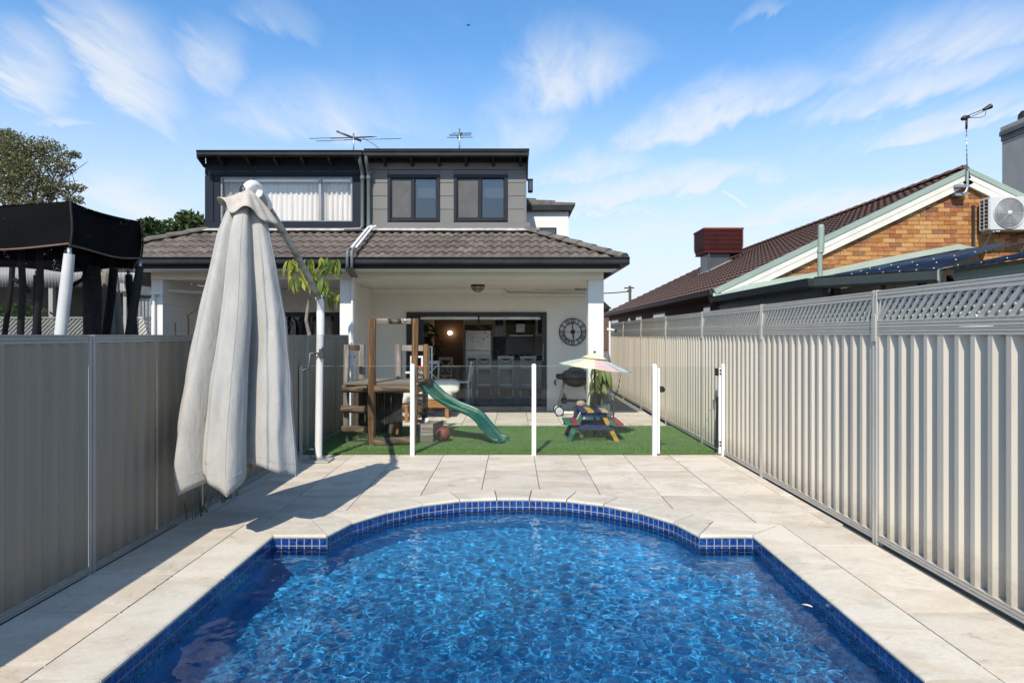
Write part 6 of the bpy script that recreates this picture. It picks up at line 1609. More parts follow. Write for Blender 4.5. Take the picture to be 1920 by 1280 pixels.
# things under that roof glimpsed through the lattice
tag(MB().lathe([(0, 0), (.13, 0), (.15, .25), (.10, .33), (.04, .36), (0, .36)], (4.7, 6.6, 1.45), 14).tube([(4.7, 6.6, -.1), (4.7, 6.6, 1.46)], .03, 8).build("outdoor_light", M['cream']), "pale lantern on a pole behind the lattice", "lantern")
VP = thing("vent_pipe", "green vent pipe standing at the corner of the lean-to roof", "pipe", (X(1542, 8.5), 8.5, 2.4))
vx, vy = X(1541, 8.35), 8.40
MB().tube([(vx, vy, zg - .05), (vx, vy, Z(473, vy)), (vx + .012, vy, Z(466, vy)), (vx + .014, vy, Z(425, vy))], [.032, .032, .040, .040], 12).lathe([(.044, 0), (.044, .04)], (vx + .006, vy, Z(474, vy)), 12).build("pipe", M['green'], VP, fix=False)
MB().lathe([(0, .03), (.03, .025), (.036, 0)], (vx + .014, vy, Z(425, vy)), 10).build("cap", M['green'], VP)
# evaporative cooler on the slope
YCo = 21.0
EC = thing("evaporative_cooler", "dark red louvred evaporative cooler standing on the brown tiled roof", "cooler", (X(1356, YCo), YCo, 4))
cx0, cx1, cz0, cz1 = X(1319, YCo), X(1396, YCo), Z(474, YCo), Z(426, YCo)
M['maroon'] = mat("maroon_plastic", (.085, .014, .013), .5, var=.2); M['maroon_top'] = mat("faded_maroon_top", (.24, .06, .045), .6)
dp = 1.25
MB().box(cx0 + .08, cx1 - .08, YCo + .08, YCo + dp - .08, cz0 + .03, cz1 - .05).build("core", M['maroon'], EC)
nl = 17
for i in range(nl):
    z0 = cz0 + .05 + (cz1 - cz0 - .12) * i / nl; ins = .05 * max(0, 1 - i / 5) ** 2
    MB().box(cx0 + .02 + ins, cx1 - .02 - ins, YCo + .02 + ins, YCo + dp - .02 - ins, z0, z0 + .03).build("louvre", M['maroon'], EC, bevel=.012)
MB().box(cx0, cx1, YCo, YCo + dp, cz1 - .07, cz1).build("top", M['maroon_top'], EC, bevel=.05, seg=3)
MB().box(cx0 + .05, cx1 - .05, YCo + .05, YCo + dp - .05, cz0, cz0 + .05).build("base", M['maroon'], EC, bevel=.03)
for (px, yy) in ((1331, YCo + .1), (1390, YCo + .1), (1345, YCo + 1.1), (1385, YCo + 1.1)):
    x = X(px, YCo); zr_ = ez + (x - ex) * SLN; MB().box(x - .02, x + .02, yy - .02, yy + .02, zr_ - .1, cz0).build("leg", M['dark_steel'], EC)
x0_, x1_ = X(1330, YCo), X(1372, YCo)
MB().box(x0_, x1_, YCo + .2, YCo + dp - .25, ez + (x0_ - ex) * SLN - .2, cz0 + .01).build("duct", M['dark_steel'], EC)
MB().add([(x0_ - .05, YCo + .1, ez + (x0_ - .05 - ex) * SLN + .09), (x1_ + .04, YCo + .1, ez + (x1_ + .04 - ex) * SLN + .09), (x1_ + .04, YCo + dp, ez + (x1_ + .04 - ex) * SLN + .09), (x0_ - .05, YCo + dp, ez + (x0_ - .05 - ex) * SLN + .09)], [(0, 1, 2, 3)]).build("tray", M['lead'], EC, solid=.02)
# air conditioner on the gable
ya0, ya1 = 12.40, 12.68; qx0, qx1 = X(1857, ya0), X(1857, ya0) + .92; qz0, qz1 = Z(431, ya0), Z(368.5, ya0)
AC = thing("air_conditioner", "pale air conditioner unit with a round fan grille mounted on the brick gable", "air conditioner", (qx0, ya1, qz0))
M['acw'] = mat("pale_grey_enamel", (.58, .58, .56), .4, var=.03)
MB().box(qx0, qx1, ya0, ya1, qz0, qz1).build("casing", M['acw'], AC, bevel=.012, seg=2)
MB().box(qx0 - .012, qx0 - .002, ya0 + .03, ya1 - .02, qz0 + .05, qz1 - .06).build("side_coil", M['black'], AC)
for i in range(9):
    z0 = qz0 + .03 + i * (qz1 - qz0 - .07) / 8; MB().box(qx0 - .02, qx0 - .001, ya0 + .015, ya1 - .01, z0, z0 + .014).build("side_bar", M['acw'], AC)
for yy in (ya0 + .02, (ya0 + ya1) / 2, ya1 - .03): MB().box(qx0 - .022, qx0 - .001, yy, yy + .014, qz0 + .02, qz1 - .03).build("side_bar", M['acw'], AC)
fc = Vector((X(1892, ya0), ya0, Z(399.5, ya0))); fr = .288
MB().lathe([(0, -.004), (fr, -.004), (fr, 0)], fc, 40, axis='y').build("fan_opening", mat("fan_dark", (.20, .20, .195), .5), AC)
b = MB()
for r_ in [fr * (.16 + .84 * k / 9) for k in range(10)]: b.tube([fc + Vector((r_ * math.cos(t), -.02 - .012 * (1 - r_ / fr), r_ * math.sin(t))) for t in [2 * math.pi * q / 40 for q in range(41)]], .0055, 5, caps=False)
b.tube([fc + Vector((fr * math.cos(t), -.012, fr * math.sin(t))) for t in [2 * math.pi * q / 48 for q in range(49)]], .012, 6, caps=False)
for k in range(8): b.tube([fc + Vector((.04 * math.cos(k * .785), -.03, .04 * math.sin(k * .785))), fc + Vector((fr * math.cos(k * .785), -.015, fr * math.sin(k * .785)))], .004, 4)
b.build("fan_grille", M['wheel'], AC, fix=False)
MB().lathe([(0, -.040), (.045, -.036), (.05, -.02)], fc, 20, axis='y').build("fan_hub", M['acw'], AC)
for xx in (qx0 + .06, qx1 - .1):
    MB().box(xx, xx + .04, ya0 + .02, YN - .03, qz0 - .045, qz0 - .004).bar((xx + .02, YN - .06, qz0 - .36), (xx + .02, ya0 + .08, qz0 - .05), .03, .03).build("bracket", M['steel'], AC)
MB().box(qx0 - .10, qx0 - .06, YN - .08, YN - .03, qz0 - .35, qz1 - .10).build("conduit", M['dgutter'], AC)
MB().box(qx0 + .12, qx0 + .20, ya0 + .02, ya0 + .08, qz0 - .03, qz0 - .003).build("drain", M['acw'], AC)
# aerial mast at the gable peak
yt = YN - .18
AE = thing("tv_aerial", "tall thin aerial mast with a side arm, bracketed to the brick gable peak", "aerial", (X(1813, yt), yt, Z(395, yt)))
mp = lambda px, py: Vector((X(px, yt), yt, Z(py, yt)))
MB().tube([mp(1804, 364), mp(1811, 360), mp(1814, 350), mp(1814, 322)], .024, 8).build("stub_pole", M['steel'], AE, fix=False)
MB().tube([mp(1813.5, 325), mp(1812, 240)], .010, 6).build("mast", M['steel'], AE)
MB().tube([mp(1812, 242), mp(1812.3, 222)], .020, 8).build("mast_head", M['black'], AE)
MB().tube([mp(1803, 224), mp(1808, 221.5), mp(1817, 219)], [.03, .05, .03], 10).build("amplifier", M['black'], AE)
MB().tube([mp(1817, 216), mp(1850, 203)], .008, 5).tube([mp(1818, 221), mp(1852, 205)], .006, 5).tube([mp(1818, 221), mp(1838, 220.5), mp(1847, 217), mp(1849, 208)], .006, 5).build("arm", M['black'], AE, fix=False)
b = MB().tube([mp(1845, 206), mp(1858, 199)], [.025, .05], 8); 
for k in range(4): b.tube([mp(1844 + 3.5 * k, 209 - 1.9 * k), mp(1843 + 3.2 * k, 203 - 2 * k)], .010, 5)
b.build("antenna_head", M['black'], AE, fix=False)
for py in (348, 364): MB().box(X(1792, yt), X(1813, yt), yt + .0, YN - .03, Z(py + 3, yt), Z(py - 2, yt)).build("bracket", M['steel'], AE)
b = MB()
for k in range(9): b.ball(mp(1812.8 - .1 * k, 318 - 9 * k), .014, 6)
b.build("cable_clip", M['black'], AE, kind="stuff")
# chimney / rendered tower at the far right
kx0 = X(1879, 16.0); ky0, ky1 = 13.6, 16.0; kz = Z(266, 16.0)
CH = thing("chimney", "broad grey rendered chimney with a moulded cap beyond the brick gable", "chimney", (kx0 + .5, 14.8, 3))
M['grey_render'] = mat("mid_grey_render", (.36, .36, .335), .85, var=.06, dirt=.2)
def block(o_, z0, z1, b=None): return (b or MB()).box(kx0 - o_, kx0 + 1.1 + o_, ky0 - o_, ky1 + o_, z0, z1)
block(0, 1, kz).build("shaft", M['grey_render'], CH)
block(.05, kz + .13, kz + .25, block(.025, kz, kz + .128)).build("moulding", mat("dark_render", (.13, .13, .125), .8), CH, bevel=.015)
block(.03, kz + .252, kz + .36).build("cap", mat("pale_cap", (.38, .37, .33), .8), CH, bevel=.01)
for yy in (15.65, 14.7): MB().lathe([(.14, 0), (.16, .08), (.15, .2), (.09, .28), (0, .30)], (kx0 + .3, yy, kz + .36), 14).build("cowl", M['black'], CH)

# ------------------------------------------------------------------ left: trampoline with shade hood, neighbour's closed parasol, sheds
def shade_cloth():
    m = bpy.data.materials.new("black_mesh_cloth"); m.use_nodes = True; t = NT(m.node_tree); p = t.n["Principled BSDF"]
    g = t.new("ShaderNodeNewGeometry"); p.inputs["Base Color"].default_value = (.004, .004, .0045, 1); p.inputs["Roughness"].default_value = .9; p.inputs["Specular IOR Level"].default_value = .12
    v = t.new("ShaderNodeTexVoronoi"); t.l.new(g.outputs["Position"], v.inputs["Vector"]); v.inputs["Scale"].default_value = 52
    big = t.noise(g.outputs["Position"], 4.5, 3, .6)
    hole = t.m('MULTIPLY', t.m('LESS_THAN', v.outputs["Distance"], .20), t.m('GREATER_THAN', big, .53))
    tr = t.new("ShaderNodeBsdfTransparent"); mx = t.new("ShaderNodeMixShader")
    t.l.new(hole, mx.inputs[0]); t.l.new(p.outputs[0], mx.inputs[1]); t.l.new(tr.outputs[0], mx.inputs[2]); t.l.new(mx.outputs[0], t.n["Material Output"].inputs[0]); return m
M['mesh'] = shade_cloth(); M['foam'] = mat("black_foam", (.011, .012, .014), .75, var=.3); M['white_foam'] = mat("white_vinyl_sleeve", (.62, .62, .60), .5, var=.06, dirt=.15)
M['trim'] = mat("brown_trim", (.16, .10, .075), .8)
TP = thing("trampoline", "trampoline with tall padded poles and a black mesh shade hood behind the left fence", "trampoline", (-5.3, 7.5, 0))
cor = [(-4.44, 6.5), (-4.40, 7.66), (-5.15, 8.7), (-6.45, 8.8), (-7.2, 7.7), (-6.6, 6.55)]
z1_, z0_ = 2.94, 2.50
def hood(i):
    a, c = Vector(cor[i]), Vector(cor[(i + 1) % 6]); d = c - a; nrm = Vector((d.y, -d.x)).normalized()
    def fn(u, v):
        p = a + d * u; s_ = math.sin(math.pi * u)
        topz = z1_ - (.045 if i else .012) * s_; botz = z0_ - .03 * s_ + .02 * math.sin(u * 7) * (1 if i else .4)
        bul = .02 * math.sin(3 * math.pi * u + v * 2) * math.sin(math.pi * v)
        q = p + nrm * (bul - .05 * s_ * (1 - v) * (1 if i == 0 else .3)); return (q.x, q.y, topz + (botz - topz) * v)
    o = MB().grid(fn, 24, 8).build("hood_side", M['mesh'], TP, fix=False)
    MB().tube([Vector(fn(k / 24, 1)) for k in range(25)], .011, 6).build("hood_trim", M['trim'], o, fix=False)
    MB().tube([Vector(fn(0, k / 6)) + Vector((nrm.x, nrm.y, 0)) * .012 for k in range(7)], .012, 6).build("hood_seam", M['foam'], o, fix=False)
for i in range(6): hood(i)
cc = Vector((sum(p[0] for p in cor) / 6, sum(p[1] for p in cor) / 6))
b = MB()
for i in range(6):
    a, c = Vector(cor[i]), Vector(cor[(i + 1) % 6])
    def fn(u, v, a=a, c=c):
        p = (a.lerp(c, u)).lerp(cc, v); return (p.x, p.y, z1_ - .05 * math.sin(math.pi * u) * (1 - v) - .12 * math.sin(math.pi * .5 * v))
    b.grid(fn, 12, 6)
b.build("hood_top", M['mesh'], TP, fix=False)
net_m = bpy.data.materials.new("enclosure_net"); net_m.use_nodes = True; t_n = NT(net_m.node_tree); t_n.n.clear()
tr_ = t_n.new("ShaderNodeBsdfTransparent"); df_ = t_n.new("ShaderNodeBsdfDiffuse"); df_.inputs[0].default_value = (.012, .012, .013, 1); mx_n = t_n.new("ShaderNodeMixShader"); mx_n.inputs[0].default_value = .34
t_n.l.new(tr_.outputs[0], mx_n.inputs[1]); t_n.l.new(df_.outputs[0], mx_n.inputs[2]); on_ = t_n.new("ShaderNodeOutputMaterial"); t_n.l.new(mx_n.outputs[0], on_.inputs[0])
for i in range(6):
    a, c = Vector(cor[i]).lerp(cc, .07), Vector(cor[(i + 1) % 6]).lerp(cc, .07)
    MB().grid(lambda u, v, a=a, c=c: (a.x + (c.x - a.x) * u, a.y + (c.y - a.y) * u + .03 * math.sin(5 * u + 3 * v), .80 + (z0_ + .02 - .80) * v), 10, 8).build("enclosure_net", net_m, TP, fix=False)
# padded poles, splayed a little at the foot
for i, (cx_, cy_) in enumerate(cor):
    o_ = (Vector((cx_, cy_)) - cc).normalized(); m_ = M['white_foam'] if i == 0 else M['foam']
    lean = Vector((-.09, 0)) if i == 0 else (Vector((-.10, -.05)) if i == 1 else o_ * .08)
    MB().tube([(cx_, cy_, z0_ - .03), (cx_, cy_, z0_ - .14)], .022, 8).build("pole", M['steel'], TP)
    pts = [Vector((cx_, cy_, z0_ - .09)), Vector((cx_ + lean.x * .35, cy_ + lean.y * .35, 2.1)), Vector((cx_ + lean.x, cy_ + lean.y, 1.58)), Vector((cx_ + lean.x, cy_ + lean.y, .8))]
    MB().tube(pts, [.042, .048, .048, .045] if i else [.048, .055, .055, .052], 12).build("pole_sleeve", m_, TP, fix=False)
    MB().tube([(cx_ + lean.x, cy_ + lean.y, .8), (cx_ + lean.x, cy_ + lean.y, -.1)], .03, 8).build("leg", M['steel'], TP)
MB().tube([Vector((p[0], p[1], .78)) for p in cor + cor[:1]], .05, 8, caps=False).build("frame", M['steel'], TP)
MB().add([(p[0], p[1], .80) for p in cor], [tuple(range(6))]).build("mat", M['foam'], TP)
# dark far poles and a rolled net tied up inside
for (pa_, pb_) in (((24, 484, 8.9), (8, 632, 8.8)), ((40, 484, 7.2), (38, 632, 7.2)), ((75, 484, 7.0), (66, 632, 7.0))):
    a, c = P3(*pa_), P3(*pb_); MB().tube([a + Vector((0, 0, .45)), a, a.lerp(c, .35) + Vector((.02, 0, 0)), c, c + Vector((0, 0, -.8))], .034, 10).build("net_pole", M['foam'], TP, fix=False)
a = P3(26, 526, 8.8); MB().tube([P3(26, 524, 8.8), P3(45, 533, 8.8), P3(55, 548, 8.8)], .03, 8).build("brace", M['foam'], TP, fix=False)
MB().tube([P3(136, 535, 8.6), P3(156, 523, 8.6), P3(162, 505, 8.6)], .028, 8).build("brace", M['foam'], TP, fix=False)
MB().tube([P3(176, 498, 8.2), P3(174, 540, 8.2), P3(173, 600, 8.2), P3(172, 700, 8.2)], [.07, .10, .10, .09], 14).build("rolled_net", mat("grey_net", (.055, .055, .058), .9, var=.4, scale=30, bump=.6), TP, fix=False)
MB().tube([P3(158, 500, 8.2), P3(159, 560, 8.2), P3(162, 640, 8.2)], .022, 8).build("net_pole", M['foam'], TP, fix=False)
# neighbour's closed parasol
NP = thing("folded_parasol", "closed beige parasol standing behind the trampoline poles", "parasol", (X(207, 9.4), 9.4, 0))
def np_(u, v):
    th = u * 2 * math.pi; R = .09 + .17 * v; rad = R * (1 - .35 * abs(math.sin(3.5 * th)) ** 3)
    return (X(207, 9.4) - .03 * v + rad * math.cos(th), 9.4 + rad * math.sin(th), Z(502, 9.4) - 1.5 * v + .03 * math.sin(4 * th) * (1 - v))
MB().grid(np_, 64, 12, True, True).build("canopy", mat("beige_parasol", (.50, .47, .40), .9, var=.08), NP, solid=.004, fix=False)
MB().tube([(X(207, 9.4), 9.4, -.1), (X(207, 9.4), 9.4, Z(498, 9.4))], .02, 8).build("pole", M['steel'], NP)
MB().tube([P3(213, 503, 9.1), P3(208, 560, 9.1), P3(198, 632, 9.1), P3(194, 720, 9.1)], .055, 10).build("strap_sleeve", M['foam'], NP, fix=False)
# pale shed with a dark open front, low lattice fence and hedge beyond
ysd = 15.5
SH = thing("shed", "pale corrugated shed with a dark open front beyond the trampoline", "shed", (X(60, ysd), ysd, 0))
sx0_, sx1_ = X(-260, ysd), X(262, ysd)
def cor_(u, v): return (sx0_ + (sx1_ - sx0_) * u, ysd + .012 * math.sin(u * 2 * math.pi * 90), Z(538, ysd) + (Z(499, ysd) - Z(538, ysd)) * v)
MB().grid(cor_, 540, 1).build("front_fascia", M['acw'], SH, solid=.004, fix=False)
MB().box(sx0_, sx1_, ysd + .05, ysd + 4, Z(499, ysd) - .02, Z(499, ysd) + .02).build("roof", M['acw'], SH)
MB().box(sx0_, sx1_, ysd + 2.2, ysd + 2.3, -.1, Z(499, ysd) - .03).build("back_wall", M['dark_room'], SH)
for px in (-200, 93, 232): MB().box(X(px, ysd) - .05, X(px, ysd) + .05, ysd + .03, ysd + .13, -.1, Z(538, ysd)).build("post", M['plaster_grey'] if px == 93 else M['foam'], SH)
for i in range(14): MB().box(X(232, ysd) + i * .085, X(232, ysd) + i * .085 + .06, ysd + .3, ysd + .32, .2, Z(558, ysd)).build("slat", M['aluminium'], SH)
yq_ = 12.6
QX0, QX1 = X(232, yq_), X(300, yq_)
tag(MB().add([(X(225, yq_), yq_, Z(530, yq_)), (X(283, yq_), yq_, Z(538, yq_)), (X(283, yq_), yq_, Z(550, yq_)), (X(225, yq_), yq_, Z(545, yq_))], [(0, 1, 2, 3)]).box(X(225, yq_), X(283, yq_), yq_ + .03, yq_ + .9, Z(548, yq_), Z(545, yq_)).box(X(226, yq_), X(226, yq_) + .05, yq_ + .1, yq_ + .15, -.1, Z(548, yq_)).build("awning", M['white_metal'], solid=.02), "white sloping awning edge between the trampoline and the house", "awning")
LFc = thing("low_lattice_fence", "low grey lattice fence behind the trampoline", "fence", (X(130, 13), 13, 0))
yl_ = 13.0; lx0, lx1 = X(-200, yl_), X(283, yl_); lz0, lz1 = 1.35, Z(594, yl_)
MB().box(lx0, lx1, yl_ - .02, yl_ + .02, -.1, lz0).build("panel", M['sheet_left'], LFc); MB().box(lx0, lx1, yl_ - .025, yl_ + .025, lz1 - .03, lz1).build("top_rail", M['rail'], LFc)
b = MB(); x = lx0
while x < lx1 - .3:
    b.bar((x, yl_ - .008, lz0), (x + .56 * (lz1 - .03 - lz0) / .56, yl_ - .008, lz1 - .03), .035, .008, (0, 1, 0)); b.bar((x + (lz1 - .03 - lz0), yl_ + .008, lz0), (x, yl_ + .008, lz1 - .03), .035, .008, (0, 1, 0)); x += .085
b.build("lattice_slat", M['pvc'], LFc, kind="stuff", fix=False)
ORF = thing("distant_house", "house with an old red tiled roof beyond the shed", "house", (X(0, 24), 24, 0))
MB().box(X(-300, 24), X(45, 24), 24, 30, -.1, Z(580, 24)).build("wall", M['plaster_grey'], ORF)
b = MB(); n_ = 8
for r in range(n_):
    t0, t1 = r / n_, (r + 1.05) / n_; y0, y1 = 23.4 + 3.6 * t0, 23.4 + 3.6 * t1; h0, h1 = Z(582, 24) + 1.5 * t0, Z(582, 24) + 1.5 * t1
    b.add([(X(-310, 24), y0, h0 + .06), (X(90, 24) - 1.0 * t0, y0, h0 + .06), (X(90, 24) - 1.0 * t1, y1, h1), (X(-310, 24), y1, h1)], [(0, 1, 2, 3)]).add([(X(-310, 24), y0, h0 - .02), (X(90, 24) - 1.0 * t0, y0, h0 - .02), (X(90, 24) - 1.0 * t0, y0, h0 + .06), (X(-310, 24), y0, h0 + .06)], [(0, 1, 2, 3)])
b.build("roof", mat("old_red_tile", (.22, .11, .085), .85, var=.25, scale=6), ORF)

# ------------------------------------------------------------------ plants and trees
def foliage(parent, name, m, blobs, n, size, seed, droop=0.0):
    """leaf clumps scattered through several overlapping crowns"""
    g = np.random.default_rng(seed); V = []; vol = np.array([b[1] ** 2 for b in blobs]); cnt = (n * vol / vol.sum()).astype(int)
    for (c, rad, sq), k in zip(blobs, cnt):
        d = g.normal(size=(k, 3)); d /= np.linalg.norm(d, axis=1, keepdims=True); rr = rad * g.random(k) ** .45 * (.85 + .3 * g.random(k))
        lump = 1 + .18 * np.sin(d[:, 0] * 5 + seed) * np.sin(d[:, 2] * 6 + 1) * np.sin(d[:, 1] * 5)
        P = np.array(c) + d * (rr * lump)[:, None] * np.array(sq)
        a = g.normal(size=(k, 3)); a[:, 2] -= droop; a /= np.linalg.norm(a, axis=1, keepdims=True)
        b_ = np.cross(a, g.normal(size=(k, 3))); b_ /= np.linalg.norm(b_, axis=1, keepdims=True) + 1e-9
        s_ = size * (.6 + .8 * g.random(k))[:, None]
        V.append(np.stack([P - a * s_, P + b_ * s_ * .38, P + a * s_, P - b_ * s_ * .38], 1))
    V = np.concatenate(V).reshape(-1, 3); q = np.arange(len(V)).reshape(-1, 4)
    off = np.array(LOC[parent]); me = bpy.data.meshes.new(name); me.from_pydata((V - off).tolist(), [], q.tolist()); me.materials.append(m)
    o = place(me, name, parent, LOC[parent]); return o
M['bark'] = mat("pale_bark", (.24, .20, .165), .9, var=.3, scale=6, bump=.5); M['bark_dark'] = mat("dark_bark", (.07, .055, .042), .9)
def limbs(parent, base, tops, r0, m, seed):
    rr = random.Random(seed); base = Vector(base); crown = sum((Vector(t) for t in tops), Vector()) / len(tops); fork = base.lerp(crown, .55)
    MB().tube([base, base.lerp(fork, .5) + Vector((rr.uniform(-.2, .2), 0, 0)), fork], [r0, r0 * .85, r0 * .7], 10).build("trunk", m, parent, fix=False)
    for t in tops:
        t = Vector(t); md = fork.lerp(t, .5) + Vector((rr.uniform(-.3, .3), rr.uniform(-.3, .3), rr.uniform(0, .4)))
        b = MB().tube([fork, md, t], [r0 * .45, r0 * .28, r0 * .08], 7)
        for k in range(4):
            s_ = md.lerp(t, rr.random()); b.tube([s_, s_ + Vector((rr.uniform(-1, 1), rr.uniform(-1, 1), rr.uniform(0, 1))) * (t - fork).length * .22], [r0 * .10, r0 * .03], 5)
        b.build("limb", m, parent, fix=False)
yg = 27.0
GT_ = thing("gum_tree", "large olive green gum tree rising behind the black trampoline hood", "tree", (X(-10, yg), yg, 0))
gp_ = lambda px, py, dy=0: (X(px, yg), yg + dy, Z(py, yg))
bl = [(gp_(-25, 275, .4), 1.05, (1, 1, .8)), (gp_(30, 285), 1.0, (1, 1, .75)), (gp_(82, 282), .82, (1.1, 1, .62)), (gp_(112, 312), .62, (1, 1, .7)), (gp_(136, 290), .34, (1.1, 1, .5)), (gp_(60, 325, -.3), 1.0, (1, 1, .7)), (gp_(10, 340), 1.1, (1, 1, .8)), (gp_(100, 352), .75, (1.1, 1, .6)),
      (gp_(146, 352), .30, (1.2, 1, .6)), (gp_(140, 375), .35, (1.2, 1, .5)), (gp_(-80, 300), 1.5, (1, 1, .9)), (gp_(-70, 370), 1.5, (1, 1, .9)), (gp_(50, 380), 1.1, (1.1, 1, .7)), (gp_(-5, 248, .5), .55, (1, 1, .6))]
foliage(GT_, "crown", leafy("gum_leaves", (.075, .095, .035), (.25, .225, .095), .35), bl, 19000, .072, 3, .6)
limbs(GT_, (X(-10, yg), yg, -.1), [b_[0] for b_ in bl], .26, M['bark'], 4)
def small_tree(px, top, bot, y, w, lab, seed, m, n=2600, sz=.12):
    T_ = thing("tree", lab, "tree", (X(px, y), y, 0)); k = w * y / F; r = random.Random(seed)
    bl = [((X(px + dx * w, y), y + r.uniform(-.3, .3), Z(top + dy * (bot - top), y)), k * q, (1, 1, .8)) for dx, dy, q in ((0, .30, .32), (-.30, .55, .30), (.30, .50, .30), (.05, .72, .40), (-.42, .85, .25), (.42, .85, .26), (-.1, .12, .16), (.18, .16, .15), (0, 1.2, .5))]
    foliage(T_, "crown", m, bl, n, sz, seed); limbs(T_, (X(px, y), y, -.1), [b_[0] for b_ in bl[:6]], .12, M['bark_dark'], seed); return T_
small_tree(286, 413, 452, 24, 52, "small dark green tree just right of the trampoline hood, above the tiled roof", 31, leafy("dark_leaves", (.025, .055, .018), (.07, .11, .035)))
small_tree(357, 402, 446, 26, 74, "bushy mid green tree against the dark upper storey wall", 32, leafy("mid_leaves", (.035, .070, .018), (.11, .15, .045)))
HG = thing("hedge", "clipped bright green hedge beyond the low lattice fence", "hedge", (X(20, 17), 17, 0))
foliage(HG, "foliage", leafy("hedge_leaves", (.04, .10, .015), (.13, .22, .05)), [((X(px, 15.0), 15.0, Z(585, 15)), .42, (1.2, .7, .75)) for px in (-90, -50, -10, 25, 48)] + [((X(px, 15.0), 15.0, .8), .7, (1.2, .7, 1)) for px in (-70, -10, 40)], 2600, .05, 8)
MB().tube([(X(10, 15), 15, -.1), (X(10, 15), 15, 1.6)], .04, 6).build("stem", M['bark_dark'], HG)
# long leaved tree in the neighbour's porch garden
yz = 10.2
UMB = thing("umbrella_plant", "thin stemmed plant with drooping yellow green leaves beside the parasol pole", "plant", (X(577, yz), yz, 0))
q_ = lambda px, py, dy=0: Vector((X(px, yz), yz + dy, Z(py, yz)))
MB().tube([q_(580, 720), q_(580, 625), q_(574, 600), q_(578, 570), q_(583, 535)], [.035, .032, .028, .024, .016], 9).build("trunk", M['bark'], UMB, fix=False)
tops = [(q_(542, 488, .1), 7), (q_(560, 520, -.2), 9), (q_(577, 516, .1), 10), (q_(600, 484, .2), 9), (q_(628, 490, 0), 10), (q_(612, 528, -.1), 9), (q_(620, 550, .15), 6), (q_(588, 492, -.2), 7)]
yl1, yl2 = leafy("yellow_green_leaf", (.28, .33, .03), (.48, .46, .09), .45), leafy("green_leaf", (.10, .19, .03), (.24, .31, .07), .45)
v, f = leaf_shape(.25, .062, .7, 5, .25); LMS = [MB().add(v, f, True).mesh("leaf", m_, fix=False) for m_ in (yl1, yl2)]
r = random.Random(12)
for (t_, k_) in tops:
    MB().tube([q_(581, 545), (q_(581, 545) + t_) / 2 + Vector((0, 0, .08)), t_], [.012, .009, .007], 6).build("branch", yl1, UMB, fix=False)
    for i in range(int(k_ * 1.7)):
        a = i * 2.4 + r.random(); q2 = r.uniform(.02, .10); p = t_ + Vector((q2 * math.cos(a), q2 * math.sin(a), r.uniform(-.05, .04)))
        o = place(LMS[0 if (r.random() < .55 and t_.x < X(600, yz)) or r.random() < .3 else 1], "leaf", UMB, p, (r.uniform(-1.35, -.7), r.uniform(-.4, .4), a)); s_ = r.uniform(.55, 1.0); o.scale = (s_ * r.uniform(.8, 1.2), s_, s_)
BP = thing("bare_plant", "dark bare stemmed plant with one green leaf in the neighbour's porch", "plant", (X(351, 11), 11, 0))
w_ = lambda px, py: Vector((X(px, 11), 11, Z(py, 11)))
MB().tube([w_(350, 720), w_(351, 600), w_(348, 588)], [.034, .032, .026], 8).tube([w_(348, 588), w_(338, 575), w_(322, 570), w_(305, 569)], [.02, .014, .01, .004], 7).tube([w_(350, 592), w_(360, 584), w_(372, 577)], [.018, .012, .006], 7).tube([w_(327, 720), w_(328, 605)], [.025, .02], 7).build("stem", M['bark_dark'], BP, fix=False)
v, f = leaf_shape(.2, .05, .2, 4); place(MB().add(v, f, True).mesh("leaf", yl2, fix=False), "leaf", BP, w_(366, 580), (.5, 0, -1.5))
tag(MB().tube([(X(300, YP + .1), YP + .15, Z(543, YP)), (X(385, YP), YP + .9, Z(545, YP))], .03, 8).tube([(X(305, YP), YP - .02, Z(555, YP)), (X(305, YP), YP - .02, Z(538, YP))], .03, 8).tube([(X(284, YP), YP - .02, Z(550, YP)), (X(305, YP), YP - .02, Z(551, YP)), (X(308, YP), YP - .02, Z(548, YP))], .025, 8).tube([(X(290, YP), YP - .02, Z(551, YP)), (X(290, YP), YP - .02, .0)], .025, 8).build("waste_pipe", M['plaster'], fix=False), "white waste pipe fixed to the end wall of the neighbour's porch", "pipe")

# ------------------------------------------------------------------ roof aerials and the far street
def aerial(px, top, bot, y, els, lab, boom):
    A = thing("roof_aerial", lab, "aerial", (X(px, y), y, Z(bot, y)))
    MB().tube([(X(px, y), y, Z(bot + 12, y)), (X(px, y), y, Z(top, y))], .016, 6).build("mast", M['steel'], A)
    b = MB(); b.tube([(X(boom[0], y), y + .0, Z(boom[1], y)), (X(boom[2], y), y + .25, Z(boom[3], y))], .022, 6); b.build("boom", M['dark_steel'], A)
    b = MB()
    for (a, pa_, c, pc_, dy) in els: b.tube([(X(a, y), y + dy, Z(pa_, y)), (X(c, y), y + dy, Z(pc_, y))], .007, 5)
    b.build("element", M['dark_steel'], A, kind="stuff")
    return A
aerial(663, 250, 284, 13.6, [(580, 260, 700, 256, .0), (590, 262, 675, 259, .1), (640, 257, 749, 254.5, .2), (612, 252, 690, 249, .3), (650, 250, 700, 247, .35), (655, 256, 672, 258, .1)], "wide flat aerial with long thin rods on the dark flat roof, left of the other", (631, 246, 672, 258))
aerial(861.5, 241, 284, 13.4, [(838, 258, 886, 257.5, 0), (842, 252, 883, 251, .1), (840, 247, 882, 246, .2), (845, 241.5, 883, 241, .3), (854, 252, 868, 256, .1)], "small upright aerial with short rods on the dark flat roof near the right windows", (859, 259, 864, 243))
MB_ = MB(); Yd = 13.6
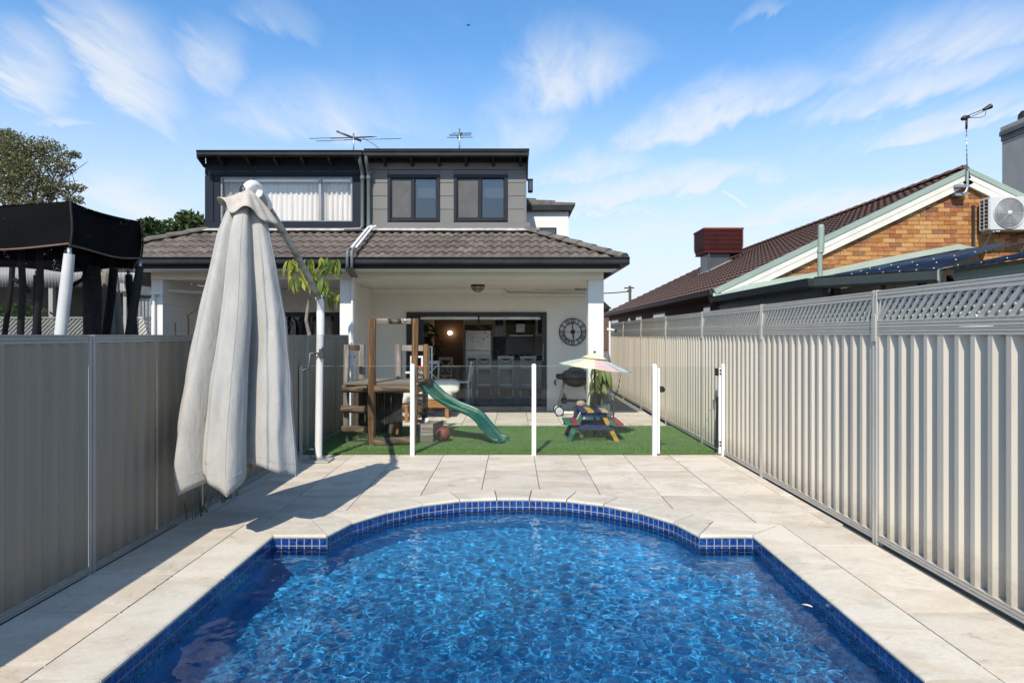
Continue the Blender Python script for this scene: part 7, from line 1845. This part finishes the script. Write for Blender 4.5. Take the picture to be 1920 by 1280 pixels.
tag(MB().tube([(X(676, Yd), Yd, Z(256, Yd)), (X(700, Yd), Yd, Z(270, Yd)), (X(720, Yd), Yd + .3, Z(283, Yd))], .006, 5).build("guy_wire", M['dark_steel'], fix=False), "thin guy wire running down from the wide flat aerial", "wire")
yu = 60.0
PW = thing("power_pole", "distant power pole with cross arms past the end of the brown roof", "power pole", (X(1182, yu), yu, 0))
MB().tube([(X(1182, yu), yu, 0), (X(1181, yu), yu, Z(536, yu))], .13, 8).build("pole", M['bark_dark'], PW)
MB().bar((X(1171, yu), yu, Z(540, yu)), (X(1190, yu), yu + .4, Z(539, yu)), .12, .12).bar((X(1176, yu), yu, Z(546, yu)), (X(1184, yu), yu, Z(545, yu)), .16, .2).build("cross_arm", M['bark_dark'], PW)
MB().tube([(X(1178, yu), yu, Z(546.5, yu)), (X(1150, yu), yu, Z(549, yu)), (X(1100, yu), yu, Z(551, yu))], .05, 5).build("cable", M['black'], PW, fix=False)
DH = thing("far_roof", "dark roofed far house just visible past the white pillar", "house", (X(1120, 70), 70, 0))
MB().box(X(1085, 70), X(1142, 70), 70, 76, 0, Z(578, 70)).build("wall", M['brown_brick'], DH)
MB().prism_axis([(X(1080, 70), Z(579, 70)), (X(1146, 70), Z(579, 70)), (X(1130, 70), Z(564, 70)), (X(1100, 70), Z(560, 70))], 69.5, 76, 'y').build("roof", M['gutter'], DH)
HL = MB(); rr = np.random.default_rng(2)
FTr = thing("far_trees", "low dark line of far trees along the horizon", "trees", (0, 160, 0))
fb = [((x, 150 + rr.uniform(-10, 20), rr.uniform(1, 2.2)), rr.uniform(3, 5.5), (1.4, 1, .7)) for x in np.arange(-190, 200, 7)]
o = foliage(FTr, "crown", leafy("far_leaves", (.03, .055, .02), (.07, .10, .04)), fb, 9000, .8, 6); FTr["kind"] = "stuff"; o["kind"] = "stuff"
# a bird high over the roof
BRD = MB(); yb_ = 40.0; bp_ = Vector((X(878, yb_), yb_, Z(47.5, yb_)))
BRD.ball(bp_, .06, 8, (1.8, 1, .7)).add([bp_, bp_ + Vector((-.16, .1, .06)), bp_ + Vector((-.05, .08, .0))], [(0, 1, 2)]).add([bp_, bp_ + Vector((.16, -.02, .10)), bp_ + Vector((.06, .08, .02))], [(0, 1, 2)])
tag(BRD.build("bird", M['black']), "tiny dark bird flying high above the house", "bird")
